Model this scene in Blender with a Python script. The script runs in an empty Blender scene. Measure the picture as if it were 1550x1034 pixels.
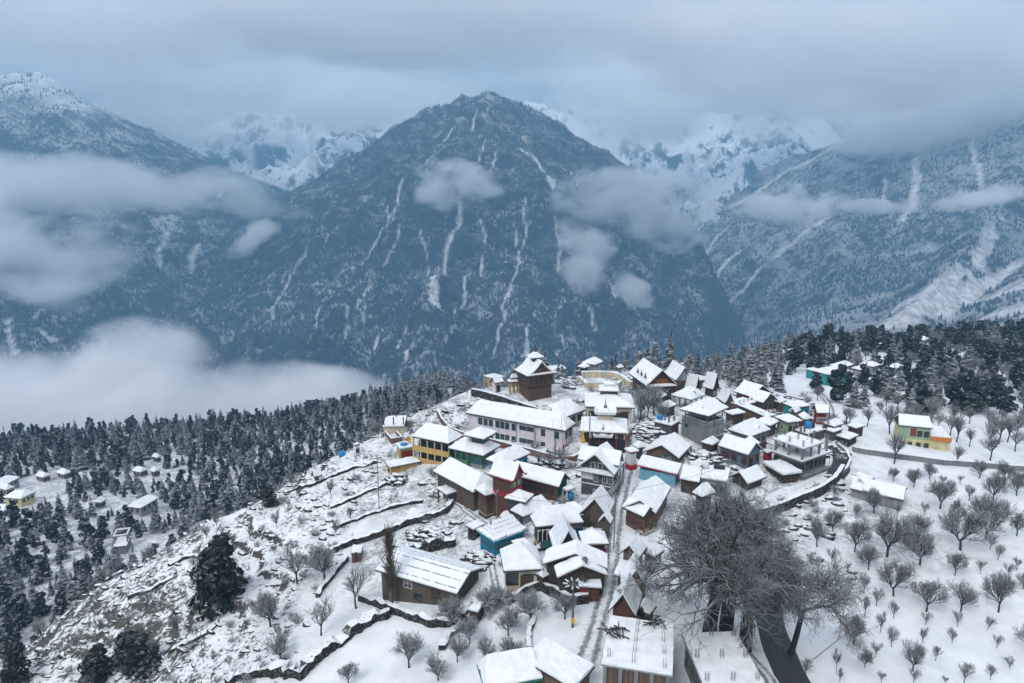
import bpy, bmesh, math, random
import numpy as np
from mathutils import Vector, Matrix

S = bpy.context.scene
C = S.collection
R = math.radians
rng = random.Random(7)
nrng = np.random.RandomState(11)

# ------------------------------------------------------------------ camera
CAM_H, PITCH, FPX = 50.0, R(12.0), 1033.0
cam_d = bpy.data.cameras.new('camera')
cam_d.sensor_width = 36.0
cam_d.lens = 36.0 * FPX / 1550.0
cam_d.clip_start = 1.0
cam_d.clip_end = 60000.0
cam = bpy.data.objects.new('camera', cam_d)
cam.location = (0, 0, CAM_H)
cam.rotation_euler = (R(90) - PITCH, 0, 0)
C.objects.link(cam)
S.camera = cam

# ------------------------------------------------------------------ world, sun, exposure
S.view_settings.view_transform = 'Standard'
S.view_settings.look = 'None'
S.view_settings.gamma = 1.0
S.view_settings.exposure = 0.33
S.cycles.max_bounces = 6
S.cycles.diffuse_bounces = 2
S.cycles.glossy_bounces = 2
S.cycles.volume_bounces = 6
S.cycles.transparent_max_bounces = 8
S.cycles.volume_step_rate = 0.6
S.cycles.volume_max_steps = 256
S.cycles.use_denoising = True

SUN_EL, SUN_AZ = R(48), R(215)
W = bpy.data.worlds.new('World')
S.world = W
W.use_nodes = True
wt = W.node_tree
wt.nodes.clear()
def wn(t, **k):
    n = wt.nodes.new(t)
    for a, b in k.items():
        setattr(n, a, b)
    return n
out = wn('ShaderNodeOutputWorld')
bg = wn('ShaderNodeBackground')
bg.inputs['Strength'].default_value = 0.10
sky = wn('ShaderNodeTexSky', sky_type='NISHITA', sun_disc=False)
sky.sun_elevation = SUN_EL
sky.sun_rotation = SUN_AZ
tc = wn('ShaderNodeTexCoord')
sep = wn('ShaderNodeSeparateXYZ')
wt.links.new(tc.outputs['Generated'], sep.inputs[0])
mp = wn('ShaderNodeMapping')
mp.inputs['Scale'].default_value = (1.0, 1.0, 4.6)
mp.inputs['Location'].default_value = (0.35, 0.0, 0.28)
wt.links.new(tc.outputs['Generated'], mp.inputs[0])
no = wn('ShaderNodeTexNoise')
no.inputs['Scale'].default_value = 2.3
no.inputs['Detail'].default_value = 7
no.inputs['Roughness'].default_value = 0.52
wt.links.new(mp.outputs[0], no.inputs['Vector'])
cr = wn('ShaderNodeValToRGB')
cr.color_ramp.elements[0].position = 0.40
cr.color_ramp.elements[0].color = (2.5, 3.0, 3.6, 1)
cr.color_ramp.elements[1].position = 0.62
cr.color_ramp.elements[1].color = (6.8, 6.8, 6.7, 1)
wt.links.new(no.outputs['Fac'], cr.inputs[0])
# an overcast sky is about three times brighter overhead than at the horizon
mr = wn('ShaderNodeMapRange')
mr.inputs['From Min'].default_value = 0.26
mr.inputs['From Max'].default_value = 0.95
mr.inputs['To Min'].default_value = 1.0
mr.inputs['To Max'].default_value = 3.4
wt.links.new(sep.outputs['Z'], mr.inputs['Value'])
zc = wn('ShaderNodeMix', data_type='RGBA')
mr.inputs['To Min'].default_value = 0.0
mr.inputs['To Max'].default_value = 1.0
wt.links.new(mr.outputs[0], zc.inputs['Factor'])
zc.inputs['A'].default_value = (1, 1, 1, 1)
zc.inputs['B'].default_value = (2.35, 2.3, 2.3, 1)
mul = wn('ShaderNodeVectorMath', operation='MULTIPLY')
wt.links.new(cr.outputs[0], mul.inputs[0])
wt.links.new(zc.outputs['Result'], mul.inputs[1])
mx = wn('ShaderNodeMix', data_type='RGBA')
mx.inputs['Factor'].default_value = 0.92
wt.links.new(sky.outputs[0], mx.inputs['A'])
wt.links.new(mul.outputs[0], mx.inputs['B'])
wt.links.new(mx.outputs['Result'], bg.inputs['Color'])
wt.links.new(bg.outputs[0], out.inputs['Surface'])

sd = bpy.data.lights.new('sun', 'SUN')
sd.energy = 1.5
sd.angle = R(25)
sd.color = (1.0, 0.97, 0.93)
so = bpy.data.objects.new('sun', sd)
sv = Vector((math.sin(SUN_AZ) * math.cos(SUN_EL), math.cos(SUN_AZ) * math.cos(SUN_EL), math.sin(SUN_EL)))
so.rotation_euler = sv.to_track_quat('Z', 'Y').to_euler()
so.location = (0, -30, 200)
C.objects.link(so)

# ------------------------------------------------------------------ pixel -> world (photo pixels, 1550 x 1034)
CS, SN = math.cos(PITCH), math.sin(PITCH)
def ray(px, py):
    v = (517.0 - py) / FPX
    return ((px - 775.0) / FPX, CS + v * SN, -SN + v * CS)
def at_z(px, py, z):
    r = ray(px, py)
    t = (z - CAM_H) / r[2]
    return Vector((r[0] * t, r[1] * t, z))
def at_d(px, py, d):
    r = ray(px, py)
    return Vector((r[0] * d, r[1] * d, CAM_H + r[2] * d))

# ------------------------------------------------------------------ noise (numpy)
_perm = np.random.RandomState(3).permutation(512)
_g = np.random.RandomState(4).uniform(0, 2 * np.pi, 512)
def pnoise(x, y, seed=0):
    x = np.asarray(x, float) + seed * 17.37
    y = np.asarray(y, float) + seed * 9.13
    xi = np.floor(x).astype(int); yi = np.floor(y).astype(int)
    xf = x - xi; yf = y - yi
    u = xf * xf * xf * (xf * (xf * 6 - 15) + 10); v = yf * yf * yf * (yf * (yf * 6 - 15) + 10)
    def gr(ix, iy, dx, dy):
        a = _g[_perm[(_perm[ix & 511] + iy) & 511]]
        return np.cos(a) * dx + np.sin(a) * dy
    n00 = gr(xi, yi, xf, yf); n10 = gr(xi + 1, yi, xf - 1, yf)
    n01 = gr(xi, yi + 1, xf, yf - 1); n11 = gr(xi + 1, yi + 1, xf - 1, yf - 1)
    return 1.4 * ((n00 * (1 - u) + n10 * u) * (1 - v) + (n01 * (1 - u) + n11 * u) * v)
def fbm(x, y, oct=5, seed=0, rough=0.5, ridged=False):
    a, s, t = 1.0, 0.0, 0.0
    f = 1.0
    for i in range(oct):
        n = pnoise(x * f, y * f, seed + i * 3)
        if ridged:
            n = 1 - 2 * np.abs(n)
        s = s + a * n; t += a
        a *= rough; f *= 2.03
    return s / t
def sstep(a, b, x):
    t = np.clip((x - a) / (b - a), 0, 1)
    return t * t * (3 - 2 * t)

# ------------------------------------------------------------------ material helpers
class NT:
    def __init__(s, name):
        s.m = bpy.data.materials.new(name)
        s.m.use_nodes = True
        s.t = s.m.node_tree
        s.t.nodes.clear()
        s.o = s.t.nodes.new('ShaderNodeOutputMaterial')
    def n(s, t, **k):
        x = s.t.nodes.new(t)
        for a, b in k.items():
            setattr(x, a, b)
        return x
    def l(s, a, b):
        s.t.links.new(a, b)
    def val(s, sock, v):
        if hasattr(v, 'is_linked') or hasattr(v, 'links'):
            s.l(v, sock)
        else:
            sock.default_value = v
    def math(s, op, a, b=0.0, clamp=False):
        x = s.n('ShaderNodeMath', operation=op, use_clamp=clamp)
        s.val(x.inputs[0], a); s.val(x.inputs[1], b)
        return x.outputs[0]
    def noise(s, scale, detail=4, rough=0.5, vec=None, dist=0.0):
        x = s.n('ShaderNodeTexNoise')
        x.inputs['Scale'].default_value = scale
        x.inputs['Detail'].default_value = detail
        x.inputs['Roughness'].default_value = rough
        x.inputs['Distortion'].default_value = dist
        if vec is not None:
            s.l(vec, x.inputs['Vector'])
        return x.outputs['Fac']
    def rng(s, v, a, b, c=0.0, d=1.0, smooth=True):
        x = s.n('ShaderNodeMapRange')
        if smooth: x.interpolation_type = 'SMOOTHSTEP'
        s.val(x.inputs['Value'], v)
        x.inputs['From Min'].default_value = a; x.inputs['From Max'].default_value = b
        x.inputs['To Min'].default_value = c; x.inputs['To Max'].default_value = d
        return x.outputs[0]
    def mix(s, f, a, b):
        x = s.n('ShaderNodeMix', data_type='RGBA')
        s.val(x.inputs['Factor'], f)
        for k, v in (('A', a), ('B', b)):
            if isinstance(v, tuple):
                x.inputs[k].default_value = v if len(v) == 4 else (*v, 1)
            else:
                s.l(v, x.inputs[k])
        return x.outputs['Result']
    def pos(s):
        return s.n('ShaderNodeNewGeometry').outputs['Position']
    def nz(s):
        g = s.n('ShaderNodeNewGeometry'); q = s.n('ShaderNodeSeparateXYZ')
        s.l(g.outputs['Normal'], q.inputs[0])
        return q.outputs['Z']
    def obj(s):
        return s.n('ShaderNodeTexCoord').outputs['Object']
    def scl(s, vec, sc):
        x = s.n('ShaderNodeMapping'); x.inputs['Scale'].default_value = sc
        s.l(vec, x.inputs[0]); return x.outputs[0]
    def attr(s, name):
        return s.n('ShaderNodeAttribute', attribute_name=name).outputs['Fac']
    def bsdf(s, col, rough=0.9, spec=0.2, bump=None, bs=0.3, bd=0.05, metal=0.0):
        b = s.n('ShaderNodeBsdfPrincipled')
        if isinstance(col, tuple):
            b.inputs['Base Color'].default_value = (*col[:3], 1)
        else:
            s.l(col, b.inputs['Base Color'])
        s.val(b.inputs['Roughness'], rough)
        b.inputs['Specular IOR Level'].default_value = spec
        b.inputs['Metallic'].default_value = metal
        if bump is not None:
            u = s.n('ShaderNodeBump'); u.inputs['Strength'].default_value = bs
            u.inputs['Distance'].default_value = bd
            s.l(bump, u.inputs['Height']); s.l(u.outputs[0], b.inputs['Normal'])
        s.l(b.outputs[0], s.o.inputs['Surface'])
        return s.m

SNOW = (0.80, 0.83, 0.87)
def mat_snow_ground():
    t = NT('snow_ground')
    p = t.pos()
    nz = t.nz()
    rough = t.attr('rough')
    n1 = t.noise(0.35, 6, 0.62, p)
    n2 = t.noise(1.6, 5, 0.65, p)
    n3 = t.noise(0.06, 4, 0.5, p)
    sl = t.attr('slush')
    # rock and dead grass break through where the slope is steep or the hill is rough
    st = t.math('SUBTRACT', 0.86, nz)
    a = t.math('ADD', t.math('MULTIPLY', st, 3.2), t.math('MULTIPLY', t.math('SUBTRACT', n2, 0.5), 1.7))
    a = t.math('ADD', a, t.math('MULTIPLY', t.math('SUBTRACT', n1, 0.5), 1.2))
    a = t.math('ADD', a, t.math('MULTIPLY', rough, 0.50))
    m = t.rng(a, 0.20, 0.50)
    grass = t.rng(t.math('ADD', t.math('MULTIPLY', n3, 0.6), t.math('MULTIPLY', n1, 0.6)), 0.55, 0.72)
    dark = t.mix(t.noise(3.0, 4, 0.6, p), (0.022, 0.024, 0.026), (0.10, 0.095, 0.09))
    col_b = t.mix(t.math('MULTIPLY', grass, 0.35), dark, (0.125, 0.112, 0.095))
    # thin snow, straw showing through, only on the rough hillside
    thin = t.math('MULTIPLY', t.rng(t.math('ADD', t.math('MULTIPLY', n2, 0.5), t.math('MULTIPLY', n1, 0.5)), 0.46, 0.66), rough)
    sn = t.mix(t.rng(n1, 0.3, 0.7), (0.76, 0.785, 0.81), (0.66, 0.69, 0.72))
    sn = t.mix(t.math('MULTIPLY', thin, 0.55), sn, (0.38, 0.375, 0.365))
    sm = t.math('MULTIPLY', t.rng(t.math('ADD', t.math('MULTIPLY', n2, 0.55), t.math('MULTIPLY', n1, 0.5)), 0.44, 0.60), t.math('MULTIPLY', sl, 0.85))
    sn = t.mix(sm, sn, t.mix(t.noise(2.6, 4, 0.7, p), (0.10, 0.10, 0.105), (0.42, 0.43, 0.44)))
    col = t.mix(m, sn, col_b)
    bump = t.math('ADD', t.math('MULTIPLY', n2, 0.6), n1)
    return t.bsdf(col, 0.85, 0.25, bump, 0.5, 0.25)
M_GROUND = mat_snow_ground()

def mat_forest_floor():
    t = NT('forest_floor_snow'); p = t.pos()
    n = t.noise(0.25, 6, 0.65, p)
    col = t.mix(t.rng(n, 0.42, 0.62), (0.62, 0.65, 0.69), (0.05, 0.05, 0.048))
    return t.bsdf(col, 0.9, 0.2, n, 0.4, 0.4)

def mesh_np(name, V, F, mat=None, smooth=False, attrs=None, mats=None, midx=None):
    """V (n,3), F (m,3|4) arrays -> mesh datablock"""
    V = np.asarray(V, np.float32); F = np.asarray(F, np.int32)
    me = bpy.data.meshes.new(name)
    k = F.shape[1]
    me.vertices.add(len(V)); me.vertices.foreach_set('co', V.ravel())
    me.loops.add(F.size); me.loops.foreach_set('vertex_index', F.ravel())
    me.polygons.add(len(F))
    me.polygons.foreach_set('loop_start', np.arange(0, F.size, k, dtype=np.int32))
    me.polygons.foreach_set('loop_total', np.full(len(F), k, np.int32))
    if smooth:
        me.polygons.foreach_set('use_smooth', np.ones(len(F), bool))
    if mats:
        for m in mats: me.materials.append(m)
        me.polygons.foreach_set('material_index', np.asarray(midx, np.int32))
    elif mat:
        me.materials.append(mat)
    me.update(calc_edges=True)
    if attrs:
        for an, av in attrs.items():
            at = me.attributes.new(an, 'FLOAT', 'POINT')
            at.data.foreach_set('value', np.asarray(av, np.float32).ravel())
    me.validate()
    return me
def link(name, me, parent=None):
    o = bpy.data.objects.new(name, me)
    C.objects.link(o)
    if parent is not None: o.parent = parent
    return o
def tag(o, label=None, cat=None, group=None, kind=None):
    if label: o['label'] = label
    if cat: o['category'] = cat
    if group: o['group'] = group
    if kind: o['kind'] = kind
    return o
def empty(name, loc, rz=0, label=None, cat=None, group=None):
    o = bpy.data.objects.new(name, None)
    o.empty_display_size = 0.3
    o.location = loc; o.rotation_euler = (0, 0, rz)
    C.objects.link(o)
    return tag(o, label, cat, group)
def grid_faces(nx, ny):
    i = np.arange(nx - 1)[None, :] + nx * np.arange(ny - 1)[:, None]
    return np.stack([i, i + 1, i + nx + 1, i + nx], -1).reshape(-1, 4)

# ------------------------------------------------------------------ the village hill (control points in photo pixels + height)
CP = [  # street and village
 (890,1034,0),(760,1034,-1),(880,900,0),(935,790,1),(950,700,2),(960,645,4),(1000,700,2),(1050,760,1),
 (808,617,3),(740,588,3.5),(850,575,4),(920,562,4),(965,580,3),(708,660,-.3),(853,689,.8),(780,682,.2),(745,672,0),(905,636,2),(960,634,2),(951,682,2),(800,700,.5),
 (1050,640,2),(1150,640,1),(1200,705,0),(1250,690,0),(1150,770,-1),(1260,650,1),(1180,600,-2),
 # orchard and right side
 (1300,780,-2),(1500,720,-2.5),(1550,800,-3),(1300,900,-3),(1550,1034,-4),(1200,1034,-1),(1420,860,-3),(1050,1034,-.5),
 (1300,690,-1.5),(1400,685,-2),(1550,690,-4),(1280,640,-4),(1350,620,-9),(1500,600,-13),(1250,590,-9),
 (1250,555,-14),(1400,545,-18),(1550,540,-20),(1300,522,-22),(1450,512,-24),(1550,508,-24),(1100,552,-15),(1180,530,-20),(1000,560,0),
 # left hillside inside
 (560,760,-4),(640,830,-4.5),(450,850,-7.5),(330,915,-10),(500,950,-6.5),(640,1000,-4),(400,1000,-9),(250,980,-14),
 (600,700,-1.5),(700,760,-2),(590,900,-5.5),(700,920,-3),(640,690,-1),(690,700,0),(120,1034,-19),
 # its edge
 (705,594,3),(650,620,3),(600,642,1),(520,685,-3),(450,720,-6),(380,765,-9),(300,800,-12),(230,845,-15),(150,890,-19),(80,945,-23),(20,1000,-26),(-60,1060,-29),
 # the shelf below on the left
 (50,760,-70),(215,765,-70),(190,815,-67),(60,900,-62),(170,850,-65),(230,800,-69),(120,880,-63),(300,760,-77),(380,725,-81),(60,950,-60),(0,700,-80),(300,700,-82),(400,715,-80),(400,668,-88),(300,645,-95),(0,668,-95),(450,636,-92),(560,612,-86),(640,598,-79),
 (-150,760,-75),(-200,660,-105),(700,580,-60),(-150,950,-60)]
_cp = [tuple(at_z(*c)) for c in CP]
# beyond the edge the hill falls away, out of sight
for (px, py, z, run, fall) in [(705,594,3,45,34),(650,620,3,45,36),(600,642,1,45,38),(520,685,-3,45,40),(450,720,-6,45,42),(380,765,-9,42,40),(300,800,-12,34,46),(230,845,-15,28,42),(150,890,-19,26,38),(80,945,-23,26,30),(20,1000,-26,25,30),
                               (850,566,4,50,32),(930,556,4,55,34),(800,573,4,60,38)]:
    p = at_z(px, py, z); d = Vector((p.x, p.y, 0)).normalized()
    q = p + d * run; _cp.append((q.x, q.y, z - fall))
for x, y, z in [(0,-40,-4),(-80,-40,-16),(80,-40,-6),(-200,-40,-60),(200,-40,-10),(0,30,-2),(60,30,-3),(-60,30,-14),(-130,40,-42),(150,40,-6),(300,100,-14),(420,250,-26),
                (-100,700,-170),(-500,640,-190),(200,620,-120),(500,620,-90),(0,420,-110),(60,330,-75),(-560,300,-110),(-400,-40,-90),(420,-40,-20)]:
    _cp.append((x, y, z))
_cp = np.array(_cp)
def _rbf_solve(P):
    n = len(P)
    d = np.hypot(P[:, None, 0] - P[None, :, 0], P[:, None, 1] - P[None, :, 1])
    A = np.zeros((n + 3, n + 3)); A[:n, :n] = np.sqrt(d * d + 16.0); 
    A[:n, :n] -= np.eye(n) * 4.0 * -0.0
    A[:n, n] = 1; A[:n, n + 1:] = P[:, :2]; A[n:, :n] = A[:n, n:].T
    b = np.zeros(n + 3); b[:n] = P[:, 2]
    return np.linalg.solve(A, b)
_w = _rbf_solve(_cp)
def h0(x, y):
    x = np.asarray(x, float); y = np.asarray(y, float)
    sh = x.shape; x = x.ravel(); y = y.ravel(); o = np.empty_like(x)
    for i in range(0, len(x), 20000):
        a = x[i:i + 20000]; b = y[i:i + 20000]
        d = np.sqrt((a[:, None] - _cp[None, :, 0]) ** 2 + (b[:, None] - _cp[None, :, 1]) ** 2 + 16.0)
        o[i:i + 20000] = d @ _w[:-3] + _w[-3] + _w[-2] * a + _w[-1] * b
    return o.reshape(sh)
# the rough hillside: left of a line from the crest to the foot
_rl = [at_z(700, 640, 0), at_z(640, 720, -2), at_z(575, 800, -4), at_z(540, 900, -6), at_z(480, 1034, -6)]
def rough_mask(x, y):
    xs = np.interp(y, [p.y for p in reversed(_rl)], [p.x for p in reversed(_rl)])
    m = sstep(-2, 14, xs - x)
    return m * sstep(230, 190, y)
def hfull(x, y):
    x = np.asarray(x, float); y = np.asarray(y, float)
    z = h0(x, y)
    r = rough_mask(x, y)
    near = sstep(260, 200, np.hypot(x, y))
    # dry stone terraces: level treads and short steep risers along the contours
    wob = 2.2 * fbm(x * 0.045, y * 0.045, 3, 5) + 0.9 * fbm(x * 0.16, y * 0.16, 3, 8)
    st = 1.5
    q = (z + wob) / st
    fr = q - np.floor(q)
    ter = (sstep(0.70, 0.98, fr) - fr) * st * 0.75
    onoff = sstep(-0.15, 0.25, fbm(x * 0.05, y * 0.05, 2, 21))
    z = z + r * near * (ter * onoff + 0.35 * fbm(x * 0.35, y * 0.35, 4, 31) + 0.25 * fbm(x * 1.1, y * 1.1, 3, 41, 0.6))
    far = sstep(150, 300, np.hypot(x, y))
    z = z + 0.18 * fbm(x * 0.12, y * 0.12, 3, 51) * (1 - r) + far * 3.0 * fbm(x * 0.03, y * 0.03, 3, 61)
    return z
def H(x, y):
    return float(hfull(np.array([x]), np.array([y]))[0])
def ground_at(px, py, lo=40, hi=700, off=0.0):
    """where the photo's pixel meets the hill"""
    r = ray(px, py)
    d = np.linspace(lo, hi, 3000)
    f = CAM_H + r[2] * d - hfull(r[0] * d, r[1] * d) - off
    k = np.where(f <= 0)[0]
    i = k[0] if len(k) else len(d) - 1
    if i > 0 and len(k):
        t = f[i - 1] / (f[i - 1] - f[i]); dd = d[i - 1] + t * (d[i] - d[i - 1])
    else:
        dd = d[i]
    return Vector((r[0] * dd, r[1] * dd, CAM_H + r[2] * dd))

def axis(pts):
    o = []
    for a, b, st in pts:
        o += list(np.arange(a, b, st))
    return np.array(o)
gx = axis([(-700, -300, 8), (-300, -130, 3), (-130, -100, 1.2), (-100, 110, 0.6), (110, 180, 1.5), (180, 300, 3), (300, 701, 8)])
gy = axis([(-60, 40, 5), (40, 150, 0.6), (150, 200, 0.9), (200, 300, 2.5), (300, 701, 6)])
X, Y = np.meshgrid(gx, gy)
Z = hfull(X, Y)
# trodden snow etc. is laid over this sheet; past its far edge it plunges to the valley
edge = sstep(450, 600, np.maximum(np.abs(X) * .8, Y))
Z = Z - edge * 260
me = mesh_np('ground', np.stack([X, Y, Z], -1).reshape(-1, 3), grid_faces(len(gx), len(gy)), M_GROUND, True,
             {'slush': .9 * sstep(-35, -50, Z) + sstep(-36, -22, X) * sstep(80, 55, X) * sstep(84, 98, Y) * sstep(186, 170, Y) * sstep(-.45, .05, fbm(X * .07, Y * .07, 3, 93)), 'rough': np.clip(rough_mask(X, Y) + 0.7 * sstep(205, 260, Y) + 0.85 * sstep(-34, -20, X) * sstep(85, 60, X) * sstep(78, 95, Y) * sstep(182, 168, Y) * sstep(-.3, .25, fbm(X * .09, Y * .09, 3, 91)), 0, 1)})
tag(link('ground', me), kind='structure')

# ------------------------------------------------------------------ mountains
def ridge_field(x, y, ridges, slope, seed, amp=1.0, carve=None):
    """height of a massif: the highest of several descending crest lines, eroded into gullies"""
    wx = x + 130 * fbm(x / 700, y / 700, 3, seed) + 40 * fbm(x / 180, y / 180, 3, seed + 1)
    wy = y + 130 * fbm(x / 700, y / 700, 3, seed + 2) + 40 * fbm(x / 180, y / 180, 3, seed + 3)
    best = np.full(x.shape, -1e9)
    for rd in ridges:
        for a, b in zip(rd[:-1], rd[1:]):
            dx, dy = b[0] - a[0], b[1] - a[1]
            L2 = dx * dx + dy * dy
            t = np.clip(((x - a[0]) * dx + (y - a[1]) * dy) / L2, 0, 1)
            de = np.hypot(x - (a[0] + t * dx), y - (a[1] + t * dy))
            tw = np.clip(((wx - a[0]) * dx + (wy - a[1]) * dy) / L2, 0, 1)
            dw = np.hypot(wx - (a[0] + tw * dx), wy - (a[1] + tw * dy))
            w = sstep(30, 260, de)
            d = de * (1 - w) + dw * w
            zz = a[2] + t * (b[2] - a[2]) - slope * d - 0.00002 * d * d * 0
            best = np.maximum(best, zz)
    if carve is not None:
        xl = np.interp(y, carve[1], carve[0]) + 25 * fbm(y / 160, x * 0 + 3, 3, seed)
        best = best - 1.25 * np.maximum(0, x - xl - 15)
    f = fbm(x / 260, y / 260, 5, seed + 9, 0.55, True)
    f = f + (.6 + .5 * amp) * (fbm(x / 620, y / 620, 4, seed + 15, 0.5, True) - .3)
    g = fbm(x / 60, y / 60, 3, seed + 12, 0.5)
    return best + amp * (26 * (f - 0.3) + 7 * g)
def pts(*a):
    return [tuple(at_d(*p)) for p in a]
PEAK = (745, 141, 3200)
MID = [pts((430, 318, 2950), (520, 250, 3050), (600, 200, 3150), (660, 165, 3200), PEAK, (800, 168, 3230), (860, 205, 3280), (960, 262, 3300), (1000, 350, 3100), (1040, 430, 2850), (1075, 500, 2600)),
       pts((430, 318, 2950), (350, 380, 2800), (300, 435, 2650), (275, 510, 2450), (262, 600, 2200)),
       pts(PEAK, (770, 200, 3000), (790, 260, 2780), (800, 350, 2450), (800, 440, 2150), (790, 560, 1800)),
       pts((600, 200, 3150), (580, 300, 2800), (540, 400, 2400), (480, 520, 1950), (450, 600, 1700)),
       pts((860, 205, 3280), (880, 300, 2850), (930, 420, 2350), (990, 540, 1950)),
       pts((660, 165, 3200), (680, 260, 2850), (670, 380, 2400), (640, 520, 1900)),
       pts((430, 318, 2950), (420, 420, 2550), (380, 540, 2100))]
RIGHT = [pts((1012, 352, 4300), (1050, 330, 4250), (1110, 285, 4200), (1200, 240, 4100), (1290, 208, 3900), (1345, 186, 3700), (1420, 170, 3450), (1550, 120, 3200), (1700, 70, 3000), (1900, 40, 2900)),
         pts((1345, 186, 3700), (1280, 250, 3600), (1200, 330, 3400), (1130, 420, 3150), (1090, 505, 2900)),
         pts((1420, 170, 3450), (1380, 270, 3100), (1320, 370, 2750), (1250, 470, 2350), (1190, 560, 2000)),
         pts((1550, 120, 3200), (1560, 240, 2800), (1500, 340, 2300), (1420, 430, 1900), (1340, 520, 1550)),
         pts((1800, 100, 2800), (1700, 300, 2200), (1600, 400, 1800), (1550, 470, 1450))]
LEFT = [pts((-500, 60, 2800), (-250, 120, 3000), (-60, 128, 3200), (20, 118, 3300), (58, 112, 3320), (110, 140, 3380), (150, 172, 3450), (230, 200, 3600), (330, 256, 3900), (440, 292, 4300), (470, 330, 4500)),
        pts((58, 112, 3320), (90, 220, 3000), (130, 330, 2700), (190, 430, 2450), (250, 530, 2200)),
        pts((230, 200, 3600), (290, 300, 3300), (330, 400, 3000), (300, 500, 2600)),
        pts((-250, 120, 3000), (-160, 280, 2600), (-60, 420, 2200))]
SPUR = [pts((-400, 340, 1800), (-100, 430, 1950), (30, 458, 2000), (110, 490, 2000), (170, 520, 1980), (260, 585, 1900))]
BACK = [pts((-200, 112, 4824), (150, 147, 4958), (330, 172, 5092), (480, 182, 5159), (620, 172, 5226), (800, 162, 5360), (960, 177, 5226), (1100, 182, 5092), (1250, 162, 4958), (1500, 132, 4824)),
        pts((330, 172, 5092), (400, 220, 4690), (460, 310, 4288)),
        pts((480, 182, 5159), (540, 220, 4690), (560, 320, 4221)),
        pts((150, 147, 4958), (250, 210, 4556), (350, 280, 4221)),
        pts((960, 177, 5226), (950, 250, 4690), (960, 350, 4221)),
        pts((1100, 182, 5092), (1060, 250, 4623), (1010, 350, 4154)),
        pts((1250, 162, 4958), (1180, 220, 4489), (1080, 310, 4020))]

# snow chutes and pale screes (photo polylines; width in metres)
def chute_field(x, y, lines):
    m = np.zeros(x.shape)
    for w, ln in lines:
        wv = x + 25 * fbm(x / 120, y / 120, 3, 77)
        for a, b in zip(ln[:-1], ln[1:]):
            dx, dy = b[0] - a[0], b[1] - a[1]
            t = np.clip(((wv - a[0]) * dx + (y - a[1]) * dy) / (dx * dx + dy * dy + 1e-6), 0, 1)
            d = np.hypot(wv - (a[0] + t * dx), y - (a[1] + t * dy))
            m = np.maximum(m, sstep(w * .8, w * 0.3, d + w * .5 * fbm(x / 40, y / 40, 3, 5)))
    return m

def mat_mountain(name, rockiness, hi0, hi1, scree):
    t = NT(name); p = t.pos(); nz = t.nz()
    q = t.n('ShaderNodeSeparateXYZ'); t.l(p, q.inputs[0])
    ps = t.scl(p, (1, 1, 0.35))
    n1 = t.noise(0.012, 7, 0.62, ps)
    n2 = t.noise(0.05, 6, 0.65, ps)
    n3 = t.noise(0.003, 5, 0.55, p)
    ch = t.attr('chute')
    alt = t.rng(t.math('ADD', q.outputs['Z'], t.math('MULTIPLY', t.math('SUBTRACT', n3, 0.5), 500)), hi0, hi1)
    a = t.math('ADD', t.math('MULTIPLY', t.math('SUBTRACT', n1, 0.5), 1.3), t.math('MULTIPLY', t.math('SUBTRACT', n2, 0.5), 1.2))
    a = t.math('ADD', a, t.math('MULTIPLY', t.math('SUBTRACT', 0.80, nz), 0.9))
    a = t.math('ADD', a, rockiness)
    m = t.rng(a, 0.0, 0.30)
    dark = t.mix(n2, (0.016, 0.022, 0.026), (0.055, 0.06, 0.06))
    lowsnow = t.mix(n3, (0.20, 0.20, 0.20), (0.44, 0.45, 0.46))
    col = t.mix(m, lowsnow, dark)
    rib = t.noise(0.0045, 6, 0.6, t.scl(p, (1, 1, .22)), 0.6)
    a = t.math('ADD', a, t.math('MULTIPLY', t.math('SUBTRACT', rib, 0.5), t.math('MULTIPLY', alt, 2.2)))
    hs = t.mix(t.rng(t.math('SUBTRACT', a, rockiness), 0.06, 0.40), (0.82, 0.84, 0.87), (0.07, 0.085, 0.10))
    col = t.mix(alt, col, hs)
    col = t.mix(ch, col, t.mix(t.rng(n2, 0.35, 0.65), (0.74, 0.75, 0.77), scree))
    return t.bsdf(col, 0.95, 0.1, t.math('ADD', n1, n2), 0.6, 12.0)
MM_MID = mat_mountain('mountain_forest_ground', 0.20, 560, 900, (0.36, 0.34, 0.32))
MM_LEFT = mat_mountain('left_mountain_ground', 0.22, 330, 720, (0.40, 0.38, 0.36))
MM_BACK = mat_mountain('high_snow_and_rock', -0.05, -300, 200, (0.55, 0.55, 0.56))
MM_RIGHT = mat_mountain('mountain_rock_and_snow', 0.10, 420, 760, (0.40, 0.37, 0.34))

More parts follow.
